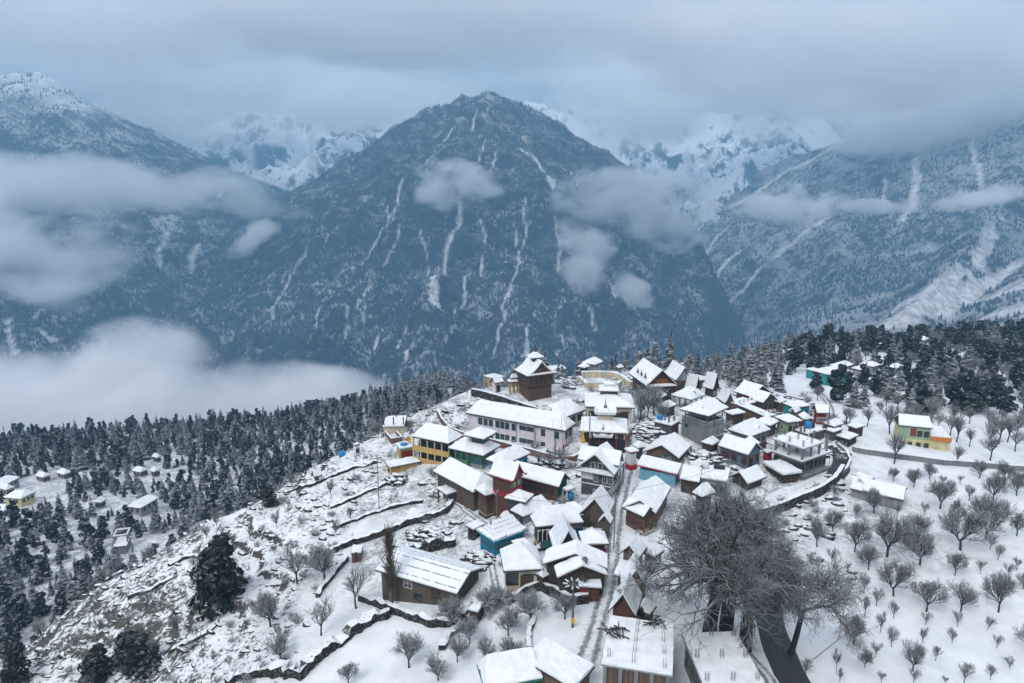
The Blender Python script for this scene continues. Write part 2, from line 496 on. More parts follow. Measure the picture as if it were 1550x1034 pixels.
def hit(field, px, py):
    """where a photo pixel meets a mountain's surface"""
    xs, ys, Z = field[:3]
    r = ray(px, py); d = np.linspace(900, 9000, 4000)
    x = r[0] * d; y = r[1] * d; z = CAM_H + r[2] * d
    ix = np.clip(np.round((x - xs[0]) / (xs[1] - xs[0])).astype(int), 0, len(xs) - 1)
    iy = np.clip(np.round((y - ys[0]) / (ys[1] - ys[0])).astype(int), 0, len(ys) - 1)
    ok = (x > xs[0]) & (x < xs[-1]) & (y > ys[0]) & (y < ys[-1])
    k = np.where(ok & (Z[iy, ix] >= z))[0]
    return (x[k[0]], y[k[0]], z[k[0]]) if len(k) else None
def mountain(name, ridges, slope, seed, box, st, mat, lines, floor=-620, amp=1.0, carve=None):
    xs = np.arange(box[0], box[1] + st, st); ys = np.arange(box[2], box[3] + st, st)
    X, Y = np.meshgrid(xs, ys)
    Z = ridge_field(X, Y, ridges, slope, seed, amp, carve)
    Z = np.maximum(Z, floor + 0.02 * (Z - floor))
    L3 = []
    for w, ln in lines:
        q = [hit((xs, ys, Z), a, b) for a, b in ln]
        q = [a for a in q if a is not None]
        if len(q) > 1: L3.append((w, q))
    ch = chute_field(X, Y, L3)
    Z = Z - 6 * ch
    me = mesh_np(name, np.stack([X, Y, Z], -1).reshape(-1, 3), grid_faces(len(xs), len(ys)), mat, True, {'chute': ch})
    tag(link(name, me), kind='structure')
    return (xs, ys, Z, ch)
MID_CH = [(14, [(700, 308), (694, 345), (672, 392), (660, 425), (658, 462)]), (9, [(638, 352), (643, 385), (655, 420)]), (24, [(660, 430), (656, 462)]),
          (8, [(795, 300), (792, 345), (788, 395), (765, 450), (755, 500), (750, 540)]), (10, [(588, 310), (580, 345), (560, 385), (535, 405)]),
          (8, [(610, 270), (602, 310), (575, 360)]), (10, [(463, 375), (450, 410), (425, 440), (415, 480)]), (10, [(640, 350), (640, 352)]),
          (18, [(790, 225), (815, 245), (838, 285)]), (11, [(925, 430), (950, 465), (990, 500)]), (7, [(735, 210), (728, 250), (700, 290)]),
          (7, [(775, 330), (778, 375)]), (8, [(510, 345), (495, 368)]), (7, [(670, 225), (650, 240), (630, 258)]), (6, [(750, 230), (742, 262)]),
          (6, [(812, 470), (800, 510), (790, 545)]), (6, [(620, 480), (600, 530)]), (7, [(885, 460), (905, 500)]), (6, [(690, 470), (676, 520)]), (7, [(440, 400), (425, 430)]),
          (7, [(560, 430), (535, 470), (520, 510)]), (7, [(705, 420), (700, 470)]), (8, [(840, 330), (850, 370), (846, 410)]), (7, [(610, 330), (600, 370), (585, 400)]), (7, [(850, 500), (840, 540)]), (8, [(500, 440), (480, 480), (470, 515)]), (7, [(725, 330), (735, 370), (732, 420)]), (9, [(620, 520), (608, 560)]), (6, [(575, 500), (565, 530)]), (7, [(690, 190), (672, 215)]), (7, [(720, 170), (716, 195)]), (8, [(850, 250), (880, 290)])]
RIGHT_CH = [(55, [(1550, 430), (1450, 450), (1350, 490)]), (30, [(1550, 470), (1480, 485)]), (26, [(1385, 240), (1390, 265), (1380, 310), (1368, 330)]), (18, [(1150, 405), (1130, 430), (1100, 460), (1075, 485)]), (14, [(1185, 375), (1160, 400), (1150, 405)]),
            (16, [(1470, 215), (1480, 250), (1488, 285)]), (30, [(1280, 212), (1240, 235), (1200, 255), (1150, 290), (1110, 310)]), (10, [(1340, 265), (1342, 320)]),
            (16, [(1250, 330), (1220, 350), (1180, 380)]), (20, [(1520, 330), (1450, 360), (1400, 375), (1340, 385)]), (34, [(1500, 345), (1490, 372), (1480, 400)]),
            (34, [(1460, 410), (1400, 440), (1350, 470)]), (40, [(1540, 400), (1480, 430), (1420, 470)]), (24, [(1420, 385), (1380, 400)]), (20, [(1100, 345), (1075, 375), (1060, 410)]), (16, [(1120, 380), (1090, 410), (1072, 450)])]
BACK_CH = [(50, [(1085, 225), (1062, 262), (1050, 300), (1020, 340), (1010, 380), (1040, 420)]), (40, [(1040, 225), (1055, 270), (1050, 300)]), (34, [(960, 240), (985, 270), (1000, 300)]),
           (40, [(340, 200), (380, 240), (420, 285)]), (34, [(470, 200), (470, 250), (450, 290)])]
F_MID = mountain('mountain', MID, 0.66, 5, (-1750, 1250, 1150, 3900), 9, MM_MID, MID_CH, amp=1.6, carve=([345, 575, 745, 672, 591, 600], [1200, 2000, 2600, 3100, 3300, 4000]))
F_RIGHT = mountain('mountain', RIGHT, 0.62, 15, (600, 3600, 1250, 5600), 13, MM_RIGHT, RIGHT_CH)
F_LEFT = mountain('mountain', LEFT, 0.60, 25, (-4300, -600, 1900, 4900), 14, MM_LEFT, [(18, [(300, 370), (285, 410)]), (16, [(250, 350), (240, 400)]), (14, [(355, 270), (330, 300)])])
F_SPUR = mountain('mountain_spur', SPUR, 0.58, 35, (-1900, -500, 1400, 2300), 10, MM_MID, [(10, [(20, 480), (18, 510), (22, 540)]), (9, [(60, 500), (100, 530)])])
F_BACK = mountain('snow_mountain', BACK, 0.60, 45, (-4300, 4300, 3700, 5950), 18, MM_BACK, BACK_CH, amp=3.0)
v = np.array([[-4480, -300, -640], [4480, -300, -640], [4480, 6100, -640], [-4480, 6100, -640]])
tag(link('valley_floor', mesh_np('valley_floor', v, np.array([[0, 1, 2, 3]]), MM_MID, attrs={'chute': np.zeros(4)})), kind='structure')

# ---- far woods: little conifers standing on the mountains, one object per wood
def mat_far_tree():
    t = NT('far_conifer'); p = t.pos()
    n = t.noise(0.02, 6, 0.7, p); n2 = t.noise(0.004, 4, 0.5, p)
    col = t.mix(n2, (0.016, 0.036, 0.046), (0.030, 0.050, 0.058))
    q = t.n('ShaderNodeSeparateXYZ'); t.l(p, q.inputs[0])
    dust = t.math('MULTIPLY', t.rng(n, 0.44, 0.68), t.rng(q.outputs['Z'], -400, 500, 0.12, 0.50, False))
    col = t.mix(dust, col, (0.50, 0.54, 0.58))
    return t.bsdf(col, 0.95, 0.1)
M_FAR = mat_far_tree()
def cones(P, hgt, rad, sides=5, tiers=1):
    n = len(P)
    a = np.arange(sides) * 2 * np.pi / sides
    rot = nrng.uniform(0, 6.28, n)
    ca = np.cos(a[None] + rot[:, None]); sa = np.sin(a[None] + rot[:, None])
    V = np.zeros((n, sides + 1, 3))
    V[:, :sides, 0] = P[:, None, 0] + ca * rad[:, None]
    V[:, :sides, 1] = P[:, None, 1] + sa * rad[:, None]
    V[:, :sides, 2] = P[:, None, 2] + 0.08 * hgt[:, None]
    V[:, sides] = P; V[:, sides, 2] += hgt
    base = (np.arange(n) * (sides + 1))[:, None, None]
    f = np.stack([np.arange(sides), (np.arange(sides) + 1) % sides, np.full(sides, sides)], -1)
    return V.reshape(-1, 3), (base + f[None]).reshape(-1, 3)
def wood(name, field, n, dens, hr=(11, 19), ztop=620, seed=1):
    xs, ys, Z, ch = field
    rs = np.random.RandomState(seed)
    x = rs.uniform(xs[1], xs[-2], n); y = rs.uniform(ys[1], ys[-2], n)
    st = xs[1] - xs[0]
    fx = (x - xs[0]) / st; fy = (y - ys[0]) / st
    ix = fx.astype(int); iy = fy.astype(int); u = fx - ix; w = fy - iy
    def bil(A): return (A[iy, ix] * (1 - u) + A[iy, ix + 1] * u) * (1 - w) + (A[iy + 1, ix] * (1 - u) + A[iy + 1, ix + 1] * u) * w
    z = bil(Z); c = bil(ch)
    gxx = (Z[iy, ix + 1] - Z[iy, ix]) / st; gyy = (Z[iy + 1, ix] - Z[iy, ix]) / st
    # only faces turned towards the village
    facing = gyy > -0.25
    d = dens + 0.7 * fbm(x / 330, y / 330 , 4, seed + 70) + 1.25 * fbm(x / 75, z / 190, 4, seed + 80, .6) - sstep(ztop - 420, ztop, z + 90 * fbm(x / 200, y / 200, 2, 3)) * 0.75
    keep = (rs.uniform(0, 1, n) < d) & (c < 0.35) & facing & (z > -560)
    P = np.stack([x, y, z], -1)[keep]
    h = rs.uniform(hr[0], hr[1], len(P)); r = h * rs.uniform(0.17, 0.26, len(P))
    V, F = cones(P, h, r)
    tag(link(name, mesh_np(name, V, F, M_FAR)), 'far conifer wood ' + {'far_wood': 'covering the flanks of the mountain across the valley'}[name], 'forest', kind='stuff')
    return len(P)
N1 = wood('far_wood', F_MID, 190000, 0.92, (9, 15), seed=1)
N2 = wood('far_wood', F_RIGHT, 170000, 0.55, (9, 15), seed=2, ztop=430)
N3 = wood('far_wood', F_LEFT, 120000, 0.78, (9, 15), seed=3, ztop=520)
N4 = wood('far_wood', F_SPUR, 22000, 0.85, seed=4)
print('far trees', N1, N2, N3, N4)

# ------------------------------------------------------------------ haze: one even body of air round everything
def box_mesh(name, x0, x1, y0, y1, z0, z1):
    V = np.array([[x, y, z] for z in (z0, z1) for y in (y0, y1) for x in (x0, x1)])
    F = np.array([[0, 2, 3, 1], [4, 5, 7, 6], [0, 1, 5, 4], [2, 6, 7, 3], [0, 4, 6, 2], [1, 3, 7, 5]])
    return mesh_np(name, V, F)
hz = NT('haze')
pv = hz.n('ShaderNodeVolumePrincipled')
pv.inputs['Color'].default_value = (0.31, 0.60, 0.88, 1)
pv.inputs['Density'].default_value = 0.000185
pv.inputs['Anisotropy'].default_value = 0.0
hz.l(pv.outputs[0], hz.o.inputs['Volume'])
o = link('haze', box_mesh('haze', -4500, 4500, -400, 6150, -645, 1180))
o.data.materials.append(hz.m)
tag(o, kind='stuff')

# ------------------------------------------------------------------ clouds: bodies of fog hanging in the valley and on the slopes
def mat_cloud(name, dens, thr, nscale, stretch=(1, 1, 1), detail=4, col=(0.995, 0.995, 0.995), amp=2.6):
    t = NT(name)
    ob = t.obj(); p = t.scl(t.pos(), tuple(nscale * s for s in stretch))
    ln = t.n('ShaderNodeVectorMath', operation='LENGTH'); t.l(ob, ln.inputs[0])
    f = t.math('SUBTRACT', 1.0, ln.outputs['Value'])
    n = t.noise(1.0, detail, 0.55, p)
    a = t.math('ADD', t.math('MULTIPLY', f, 1.5), t.math('MULTIPLY', t.math('SUBTRACT', n, 0.5), amp))
    a = t.rng(a, thr, thr + 0.8, 0.0, dens)
    edge = t.rng(f, 0.0, 0.12)
    v = t.n('ShaderNodeVolumePrincipled')
    v.inputs['Color'].default_value = (*col, 1)
    v.inputs['Anisotropy'].default_value = 0.0
    t.l(t.math('MULTIPLY', a, edge), v.inputs['Density'])
    t.l(v.outputs[0], t.o.inputs['Volume'])
    return t.m
MC = {'fog': mat_cloud('valley_fog', 0.012, 0.12, 1 / 150, (1, 1, 1.3), 6, amp=3.0),
      'band': mat_cloud('cloud_band', 0.008, 0.20, 1 / 260, (1, 1, 1.8), 7, amp=3.6),
      'wisp': mat_cloud('cloud_wisp', 0.017, 0.22, 1 / 130, (1, 1, 1.5), 7, amp=4.0),
      'ceil': mat_cloud('cloud_ceiling', 0.0065, 0.0, 1 / 300, (1, 1, 2.0), 6, amp=3.0),
      'deck': mat_cloud('cloud_deck', 0.0045, 0.05, 1 / 700, (1, 1, 1.5), 6, amp=3.4)}
def ico(name, mat, sub=3):
    bm = bmesh.new(); bmesh.ops.create_icosphere(bm, subdivisions=sub, radius=1.0)
    me = bpy.data.meshes.new(name); bm.to_mesh(me); bm.free(); me.materials.append(mat); return me
CM = {k: ico('cloud', m) for k, m in MC.items()}
def cloud(kind, px, py, d, w, h, dep, roll, label):
    o = link('cloud', CM[kind])
    o.location = at_d(px, py, d)
    k = d / FPX
    o.scale = (w * k / 2, dep, h * k / 2)
    o.rotation_euler = (0, R(roll), 0)
    tag(o, label, 'cloud', kind='stuff')
for a in [
    ('fog', 60, 625, 1150, 560, 190, 260, 0, 'pale fog bank filling the valley behind the left forest'),
    ('fog', 320, 625, 1150, 560, 165, 230, 0, 'pale fog bank along the top of the forest ridge'),
    ('fog', 205, 560, 1200, 240, 170, 200, 0, 'peak of fog rising out of the left valley bank'),
    ('fog', 500, 615, 1100, 260, 110, 180, 8, 'tapering right end of the valley fog bank'),
    ('fog', -150, 620, 1200, 500, 240, 300, 0, 'fog bank at the left edge of the valley'),
    ('band', 150, 278, 2350, 620, 110, 260, 4, 'long grey cloud band across the left mountain'),
    ('band', 370, 305, 2450, 240, 70, 180, 14, 'thin right end of the cloud band by the gorge'),
    ('band', 60, 375, 2100, 330, 170, 240, -4, 'grey cloud mass hanging low on the left slope'),
    ('band', 40, 440, 1900, 260, 90, 180, 6, 'lowest grey cloud lobe on the left slope'),
    ('band', -100, 350, 2200, 400, 260, 280, 0, 'grey cloud at the left edge of the slope'),
    ('wisp', 378, 362, 2300, 130, 46, 90, -32, 'small cloud scrap climbing the left flank of the peak'),
    ('wisp', 690, 282, 2150, 160, 92, 95, 0, 'small round cloud puff before the central peak'),
    ('wisp', 955, 305, 2450, 290, 120, 140, 4, 'bright cloud lying across the right flank of the peak'),
    ('wisp', 1005, 345, 2550, 150, 90, 110, 10, 'cloud scrap at the mouth of the gorge'),
    ('wisp', 885, 385, 2050, 110, 160, 85, -20, 'puffy cloud under the right shoulder of the peak'),
    ('wisp', 960, 440, 2050, 150, 60, 70, 28, 'thin torn wisp trailing down the right flank'),
    ('wisp', 1195, 314, 2750, 210, 74, 120, -3, 'flat white cloud on the right mountain'),
    ('wisp', 1320, 312, 2500, 190, 26, 100, 2, 'thin veil trailing right across the right mountain'),
    ('wisp', 1470, 300, 2000, 220, 40, 130, -6, 'faint cloud strip near the right edge of the mountain'),
    ('deck', 330, 130, 4300, 760, 170, 400, 0, 'bright cloud hiding the crest of the left snow range'),
    ('deck', 590, 150, 3900, 360, 130, 350, 0, 'cloud filling the gap left of the central peak'),
    ('deck', 1030, 140, 3950, 640, 190, 400, 0, 'bright cloud hiding the snow range right of the peak'),
    ('deck', 1450, 140, 3000, 620, 220, 520, 0, 'grey cloud swallowing the top of the right mountain'),
    ('ceil', 150, 25, 1900, 900, 170, 260, 0, 'grey ceiling of cloud over the left part of the valley'),
    ('ceil', 720, 15, 2000, 1000, 190, 280, 0, 'grey ceiling of cloud above the central peak'),
    ('ceil', 1330, 70, 1900, 900, 230, 260, 0, 'heavy grey ceiling of cloud over the right mountain'),
    ('deck', 260, 185, 3950, 420, 110, 260, 6, 'pale veil of cloud over the left snow range'),
    ('deck', 985, 190, 3800, 400, 110, 240, -4, 'pale veil of cloud over the snow range right of the peak'),
    ('deck', 160, 110, 3900, 330, 150, 350, 0, 'cloud curling behind the left peak'),
    ('deck', -100, 90, 3900, 500, 200, 400, 0, 'cloud at the far left behind the peak'),
]:
    cloud(*a)
# ------------------------------------------------------------------ building materials
def m_snow(name, base=SNOW, ridges=0.0):
    t = NT(name); p = t.pos()
    n = t.noise(0.9, 5, 0.6, p); n2 = t.noise(7.0, 3, 0.6, p)
    col = t.mix(t.rng(n, 0.3, 0.75), base, tuple(c * 0.86 for c in base))
    col = t.mix(t.math('MULTIPLY', t.rng(t.noise(1.7, 6, 0.7, p), 0.63, 0.74), 0.5), col, (0.30, 0.31, 0.33))
    return t.bsdf(col, 0.8, 0.3, t.math('ADD', n, t.math('MULTIPLY', n2, 0.35)), 0.45, 0.12)
def m_thin_snow(name, lines=2.2, dark=(0.16, 0.17, 0.18)):
    """sheet or slate roof showing through thin snow, in courses across the slope"""
    t = NT(name); ob = t.obj()
    q = t.n('ShaderNodeSeparateXYZ'); t.l(ob, q.inputs[0])
    w = t.math('FRACT', t.math('MULTIPLY', q.outputs['Z'], lines))
    n = t.noise(1.5, 4, 0.6, ob)
    m = t.math('MULTIPLY', t.rng(w, 0.80, 0.93), t.rng(n, 0.40, 0.56))
    m2 = t.rng(t.noise(0.7, 5, 0.65, ob), 0.60, 0.74)
    col = t.mix(t.math('MAXIMUM', m, t.math('MULTIPLY', m2, 0.5)), (0.76, 0.79, 0.83), dark)
    return t.bsdf(col, 0.8, 0.25, n, 0.3, 0.05)
def m_plaster(name, col, stain=0.5):
    t = NT(name); p = t.pos()
    n = t.noise(0.8, 6, 0.65, t.scl(p, (1, 1, 0.35))); n2 = t.noise(6, 4, 0.6, p)
    c = t.mix(t.math('MULTIPLY', t.rng(n, 0.40, 0.66), stain), col, tuple(x * 0.35 + .015 for x in col))
    dr = t.noise(2.4, 5, 0.7, t.scl(p, (1, 1, .12)))
    c = t.mix(t.math('MULTIPLY', t.rng(dr, 0.52, 0.70), stain * .8), c, (0.07, 0.068, 0.065))
    c = t.mix(t.math('MULTIPLY', t.rng(n2, 0.45, 0.8), 0.25), c, tuple(min(1, x * 1.25) for x in col))
    return t.bsdf(c, 0.88, 0.2, n2, 0.3, 0.02)
def m_wood(name, col, plank=4.5, vert=False):
    t = NT(name); p = t.pos(); ob = t.obj()
    q = t.n('ShaderNodeSeparateXYZ'); t.l(ob, q.inputs[0])
    src = t.math('ADD', q.outputs['X'], q.outputs['Y']) if vert else q.outputs['Z']
    u = t.math('MULTIPLY', src, plank)
    fr = t.math('FRACT', u); gap = t.rng(fr, 0.84, 0.94)
    idn = t.n('ShaderNodeTexWhiteNoise', noise_dimensions='1D'); t.l(t.math('FLOOR', u), idn.inputs['W'])
    n = t.noise(2.2, 5, 0.65, t.scl(p, (1, 1, 3.5) if not vert else (3, 3, 0.6)))
    f = t.math('ADD', t.math('MULTIPLY', idn.outputs['Value'], 0.5), t.math('MULTIPLY', n, 0.5))
    c = t.mix(f, tuple(x * 0.6 for x in col), tuple(min(1, x * 1.35) for x in col))
    c = t.mix(t.math('MULTIPLY', gap, 0.75), c, tuple(x * 0.22 for x in col))
    return t.bsdf(c, 0.85, 0.2, t.math('SUBTRACT', n, gap), 0.4, 0.04)
def m_blocks(name, col, mortar, sx=2.2, sy=4.0, irregular=0.0):
    t = NT(name); ob = t.obj(); p = t.pos()
    q = t.n('ShaderNodeSeparateXYZ'); t.l(ob, q.inputs[0])
    cb = t.n('ShaderNodeCombineXYZ')
    t.l(t.math('ADD', q.outputs['X'], q.outputs['Y']), cb.inputs[0]); t.l(q.outputs['Z'], cb.inputs[1])
    br = t.n('ShaderNodeTexBrick')
    br.inputs['Scale'].default_value = 1.0
    br.inputs['Brick Width'].default_value = 1 / sx; br.inputs['Row Height'].default_value = 1 / sy
    br.inputs['Mortar Size'].default_value = 0.02
    br.inputs['Color1'].default_value = (*[c * 0.7 for c in col], 1); br.inputs['Color2'].default_value = (*[min(1, c * 1.3) for c in col], 1)
    br.inputs['Mortar'].default_value = (*mortar, 1)
    t.l(cb.outputs[0], br.inputs['Vector'])
    n = t.noise(1.1, 6, 0.7, p)
    c = t.mix(t.math('MULTIPLY', t.rng(n, 0.45, 0.75), 0.5), br.outputs['Color'], tuple(x * 0.35 for x in col))
    return t.bsdf(c, 0.9, 0.2, t.math('ADD', n, br.outputs['Fac']), 0.5, 0.04)
def m_stone(name='dry_stone', snowy=True):
    t = NT(name); p = t.pos()
    v = t.n('ShaderNodeTexVoronoi'); v.inputs['Scale'].default_value = 2.2
    t.l(t.scl(p, (1, 1, 2.0)), v.inputs['Vector'])
    n = t.noise(3, 5, 0.65, p)
    h = t.n('ShaderNodeSeparateXYZ'); t.l(v.outputs['Color'], h.inputs[0])
    c = t.mix(h.outputs['X'], (0.035, 0.035, 0.037), (0.17, 0.16, 0.15))
    c = t.mix(t.rng(v.outputs['Distance'], 0.30, 0.55), c, (0.02, 0.02, 0.02))
    if snowy:
        s = t.rng(t.math('ADD', t.nz(), t.math('MULTIPLY', t.math('SUBTRACT', n, 0.5), 1.1)), 0.55, 0.85)
        c = t.mix(s, c, (0.76, 0.79, 0.83))
    return t.bsdf(c, 0.9, 0.2, t.math('SUBTRACT', n, v.outputs['Distance']), 0.7, 0.15)
def m_plain(name, col, rough=0.6, metal=0.0, spec=0.4):
    t = NT(name); p = t.pos()
    n = t.noise(4, 4, 0.6, p)
    c = t.mix(t.rng(n, 0.35, 0.7), col, tuple(x * 0.7 for x in col))
    return t.bsdf(c, rough, spec, n, 0.15, 0.02, metal)
def m_glass(name='window_glass'):
    t = NT(name); p = t.pos()
    n = t.noise(0.6, 2, 0.5, p)
    return t.bsdf(t.mix(n, (0.012, 0.016, 0.02), (0.05, 0.06, 0.07)), 0.12, 0.6)

M = dict(
    snow=m_snow('roof_snow', (0.82, 0.84, 0.87)), tin=m_thin_snow('thin_snow_on_slates'), tin2=m_thin_snow('thin_snow_on_sheets', 3.0, (0.24, 0.26, 0.28)),
    fascia=m_wood('dark_fascia', (0.06, 0.05, 0.045)), greenf=m_plain('green_painted_trim', (0.02, 0.15, 0.11)), redf=m_plain('red_painted_trim', (0.30, 0.015, 0.03)),
    bluef=m_plain('blue_painted_trim', (0.02, 0.20, 0.30)), greyf=m_plain('grey_trim', (0.25, 0.26, 0.27)), orangef=m_plain('orange_trim', (0.55, 0.20, 0.04)),
    cream=m_plaster('cream_plaster', (0.60, 0.53, 0.40)), yellow=m_plaster('yellow_plaster', (0.55, 0.37, 0.13)), white=m_plaster('white_plaster', (0.66, 0.64, 0.66), 0.2),
    lilac=m_plaster('pale_lilac_plaster', (0.66, 0.60, 0.66), 0.3), paleyellow=m_plaster('pale_yellow_plaster', (0.62, 0.55, 0.30)),
    concrete=m_plaster('bare_concrete', (0.20, 0.21, 0.22), 0.5), dkgrey=m_blocks('dark_grey_blockwork', (0.095, 0.095, 0.10), (0.06, 0.06, 0.06), 2.5, 5),
    brown=m_plaster('mud_brown_plaster', (0.11, 0.088, 0.07), 0.5), wood=m_wood('weathered_brown_boards', (0.13, 0.085, 0.06)), dwood=m_wood('dark_old_boards', (0.065, 0.05, 0.042)),
    rwood=m_wood('red_brown_timber', (0.115, 0.055, 0.038)), vwood=m_wood('upright_brown_boards', (0.11, 0.08, 0.06), 4.0, True),
    temple=m_wood('temple_timber_and_stone', (0.17, 0.105, 0.075), 2.6), templed=m_wood('carved_temple_timber', (0.10, 0.06, 0.04), 5.0),
    blue=m_plaster('sky_blue_plaster', (0.17, 0.38, 0.50), 0.2), bluewood=m_wood('blue_painted_boards', (0.02, 0.20, 0.32), 1.8, True), bluegrey=m_plaster('blue_grey_plaster', (0.10, 0.15, 0.20), 0.4),
    teal=m_plaster('teal_plaster', (0.03, 0.26, 0.29), 0.5), green=m_plaster('green_plaster', (0.10, 0.24, 0.15), 0.5), dkgreen=m_wood('dark_green_boards', (0.02, 0.12, 0.09), 3, True),
    palegreen=m_plaster('pale_green_plaster', (0.28, 0.38, 0.27), 0.3), red=m_plain('red_paint', (0.36, 0.02, 0.035)), redwall=m_wood('red_painted_boards', (0.25, 0.04, 0.03), 3, True),
    brick=m_blocks('red_brick', (0.20, 0.075, 0.055), (0.16, 0.13, 0.12), 4, 9), stone=m_stone('snowy_dry_stone'), wstone=m_stone('wall_stone', False), grey=m_plaster('grey_plaster', (0.27, 0.28, 0.29), 0.4),
    glass=m_glass(), frame=m_plain('white_window_frame', (0.60, 0.60, 0.58)), dframe=m_plain('dark_window_frame', (0.05, 0.045, 0.04)), rframe=m_plain('red_window_frame', (0.22, 0.03, 0.03)),
    gframe=m_plain('teal_window_frame', (0.04, 0.13, 0.14)), steel=m_plain('grey_steel', (0.16, 0.17, 0.18), 0.45, 0.6), rust=m_plain('rusty_rebar', (0.10, 0.06, 0.045)), gold=m_plain('gold_paint', (0.75, 0.42, 0.03), 0.35),
    tank=m_plain('blue_tank_plastic', (0.01, 0.22, 0.50), 0.4), tankw=m_plain('white_tank_plastic', (0.62, 0.65, 0.68), 0.4), tankk=m_plain('black_tank_plastic', (0.015, 0.016, 0.018), 0.4),
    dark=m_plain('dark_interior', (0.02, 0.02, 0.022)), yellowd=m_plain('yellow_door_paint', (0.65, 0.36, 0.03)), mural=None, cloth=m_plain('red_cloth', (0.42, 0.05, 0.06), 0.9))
def m_mural():
    t = NT('blue_mural'); p = t.obj()
    n = t.noise(1.3, 3, 0.5, p, 1.5); n2 = t.noise(2.6, 3, 0.5, p)
    c = t.mix(t.rng(n, 0.42, 0.58), (0.02, 0.13, 0.30), (0.06, 0.36, 0.52))
    c = t.mix(t.rng(n2, 0.62, 0.68), c, (0.50, 0.60, 0.62))
    return t.bsdf(c, 0.85, 0.2)
M['mural'] = m_mural()

# ------------------------------------------------------------------ mesh kit
class MB:
    def __init__(s): s.v = []; s.f = []; s.m = []
    def add(s, V, F, mi=0):
        b = len(s.v); s.v += [tuple(p) for p in V]; s.f += [tuple(b + i for i in f) for f in F]; s.m += [mi] * len(F)
    def box(s, x0, x1, y0, y1, z0, z1, mi=0):
        V = [(x, y, z) for z in (z0, z1) for y in (y0, y1) for x in (x0, x1)]
        s.add(V, [(0, 2, 3, 1), (4, 5, 7, 6), (0, 1, 5, 4), (2, 6, 7, 3), (0, 4, 6, 2), (1, 3, 7, 5)], mi)
    def tube(s, p, q, r0, r1=None, n=6, mi=0, cap=True):
        r1 = r0 if r1 is None else r1
        p = Vector(p); q = Vector(q); d = (q - p).normalized()
        a = d.orthogonal().normalized(); b = d.cross(a)
        V = []
        for c, r in ((p, r0), (q, r1)):
            for i in range(n):
                t = 2 * math.pi * i / n
                V.append(c + a * (math.cos(t) * r) + b * (math.sin(t) * r))
        F = [(i, (i + 1) % n, n + (i + 1) % n, n + i) for i in range(n)]
        if cap: F += [tuple(range(n - 1, -1, -1)), tuple(range(n, 2 * n))]
        s.add(V, F, mi)
    def lathe(s, prof, n=14, c=(0, 0, 0), mi=0, square=False):
        V = []; F = []
        for r, z in prof:
            for i in range(n):
                t = 2 * math.pi * (i + 0.5) / n
                k = r
                if square: k = r / max(abs(math.cos(t)), abs(math.sin(t)))
                V.append((c[0] + k * math.cos(t), c[1] + k * math.sin(t), c[2] + z))
        for j in range(len(prof) - 1):
            for i in range(n):
                F.append((j * n + i, j * n + (i + 1) % n, (j + 1) * n + (i + 1) % n, (j + 1) * n + i))
        F.append(tuple(range(n - 1, -1, -1))); F.append(tuple((len(prof) - 1) * n + i for i in range(n)))
        s.add(V, F, mi)
    def build(s, name, mat, parent=None, loc=(0, 0, 0), rz=0.0, smooth=False):
        me = bpy.data.meshes.new(name)
        me.from_pydata(s.v, [], s.f)
        for m in (mat if isinstance(mat, list) else [mat]): me.materials.append(m)
        if isinstance(mat, list): me.polygons.foreach_set('material_index', s.m)
        if smooth: me.polygons.foreach_set('use_smooth', [True] * len(s.f))
        me.update()
        o = link(name, me, parent); o.location = loc; o.rotation_euler = (0, 0, rz)
        return o

def frame_from(A, B, Cc, h=None, base=None, z=None):
    """eave corners (left, near, right) in photo pixels -> eave height and a rectangle standing in the world"""
    if z is not None: ze = z
    elif base is not None:
        g = ground_at(*base)
        d = g.y * CS - (g.z - CAM_H) * SN
        ze = at_d(B[0], B[1], d).z
    else:
        ze = ground_at(B[0], B[1], off=h).z
    a, b, c = at_z(*A, ze), at_z(*B, ze), at_z(*Cc, ze)
    u = (c - b); w = (a - b); Lu, Lw = u.length, w.length
    if Lu >= Lw:
        u.normalize(); n = Vector((-u.y, u.x, 0)); Lw = max(abs(w.dot(n)), 0.7 * Lw); w = n
    else:
        w.normalize(); n = Vector((w.y, -w.x, 0)); Lu = max(abs(u.dot(n)), 0.7 * Lu); u = n
    g = min(H(*(b + u * (i * Lu) + w * (j * Lw)).xy) for i in (0, .5, 1) for j in (0, .5, 1))
    gb = H(b.x, b.y)
    return dict(b=b, u=u, w=w, Lu=Lu, Lw=Lw, ze=ze, g=g, gb=gb, rz=math.atan2(u.y, u.x))

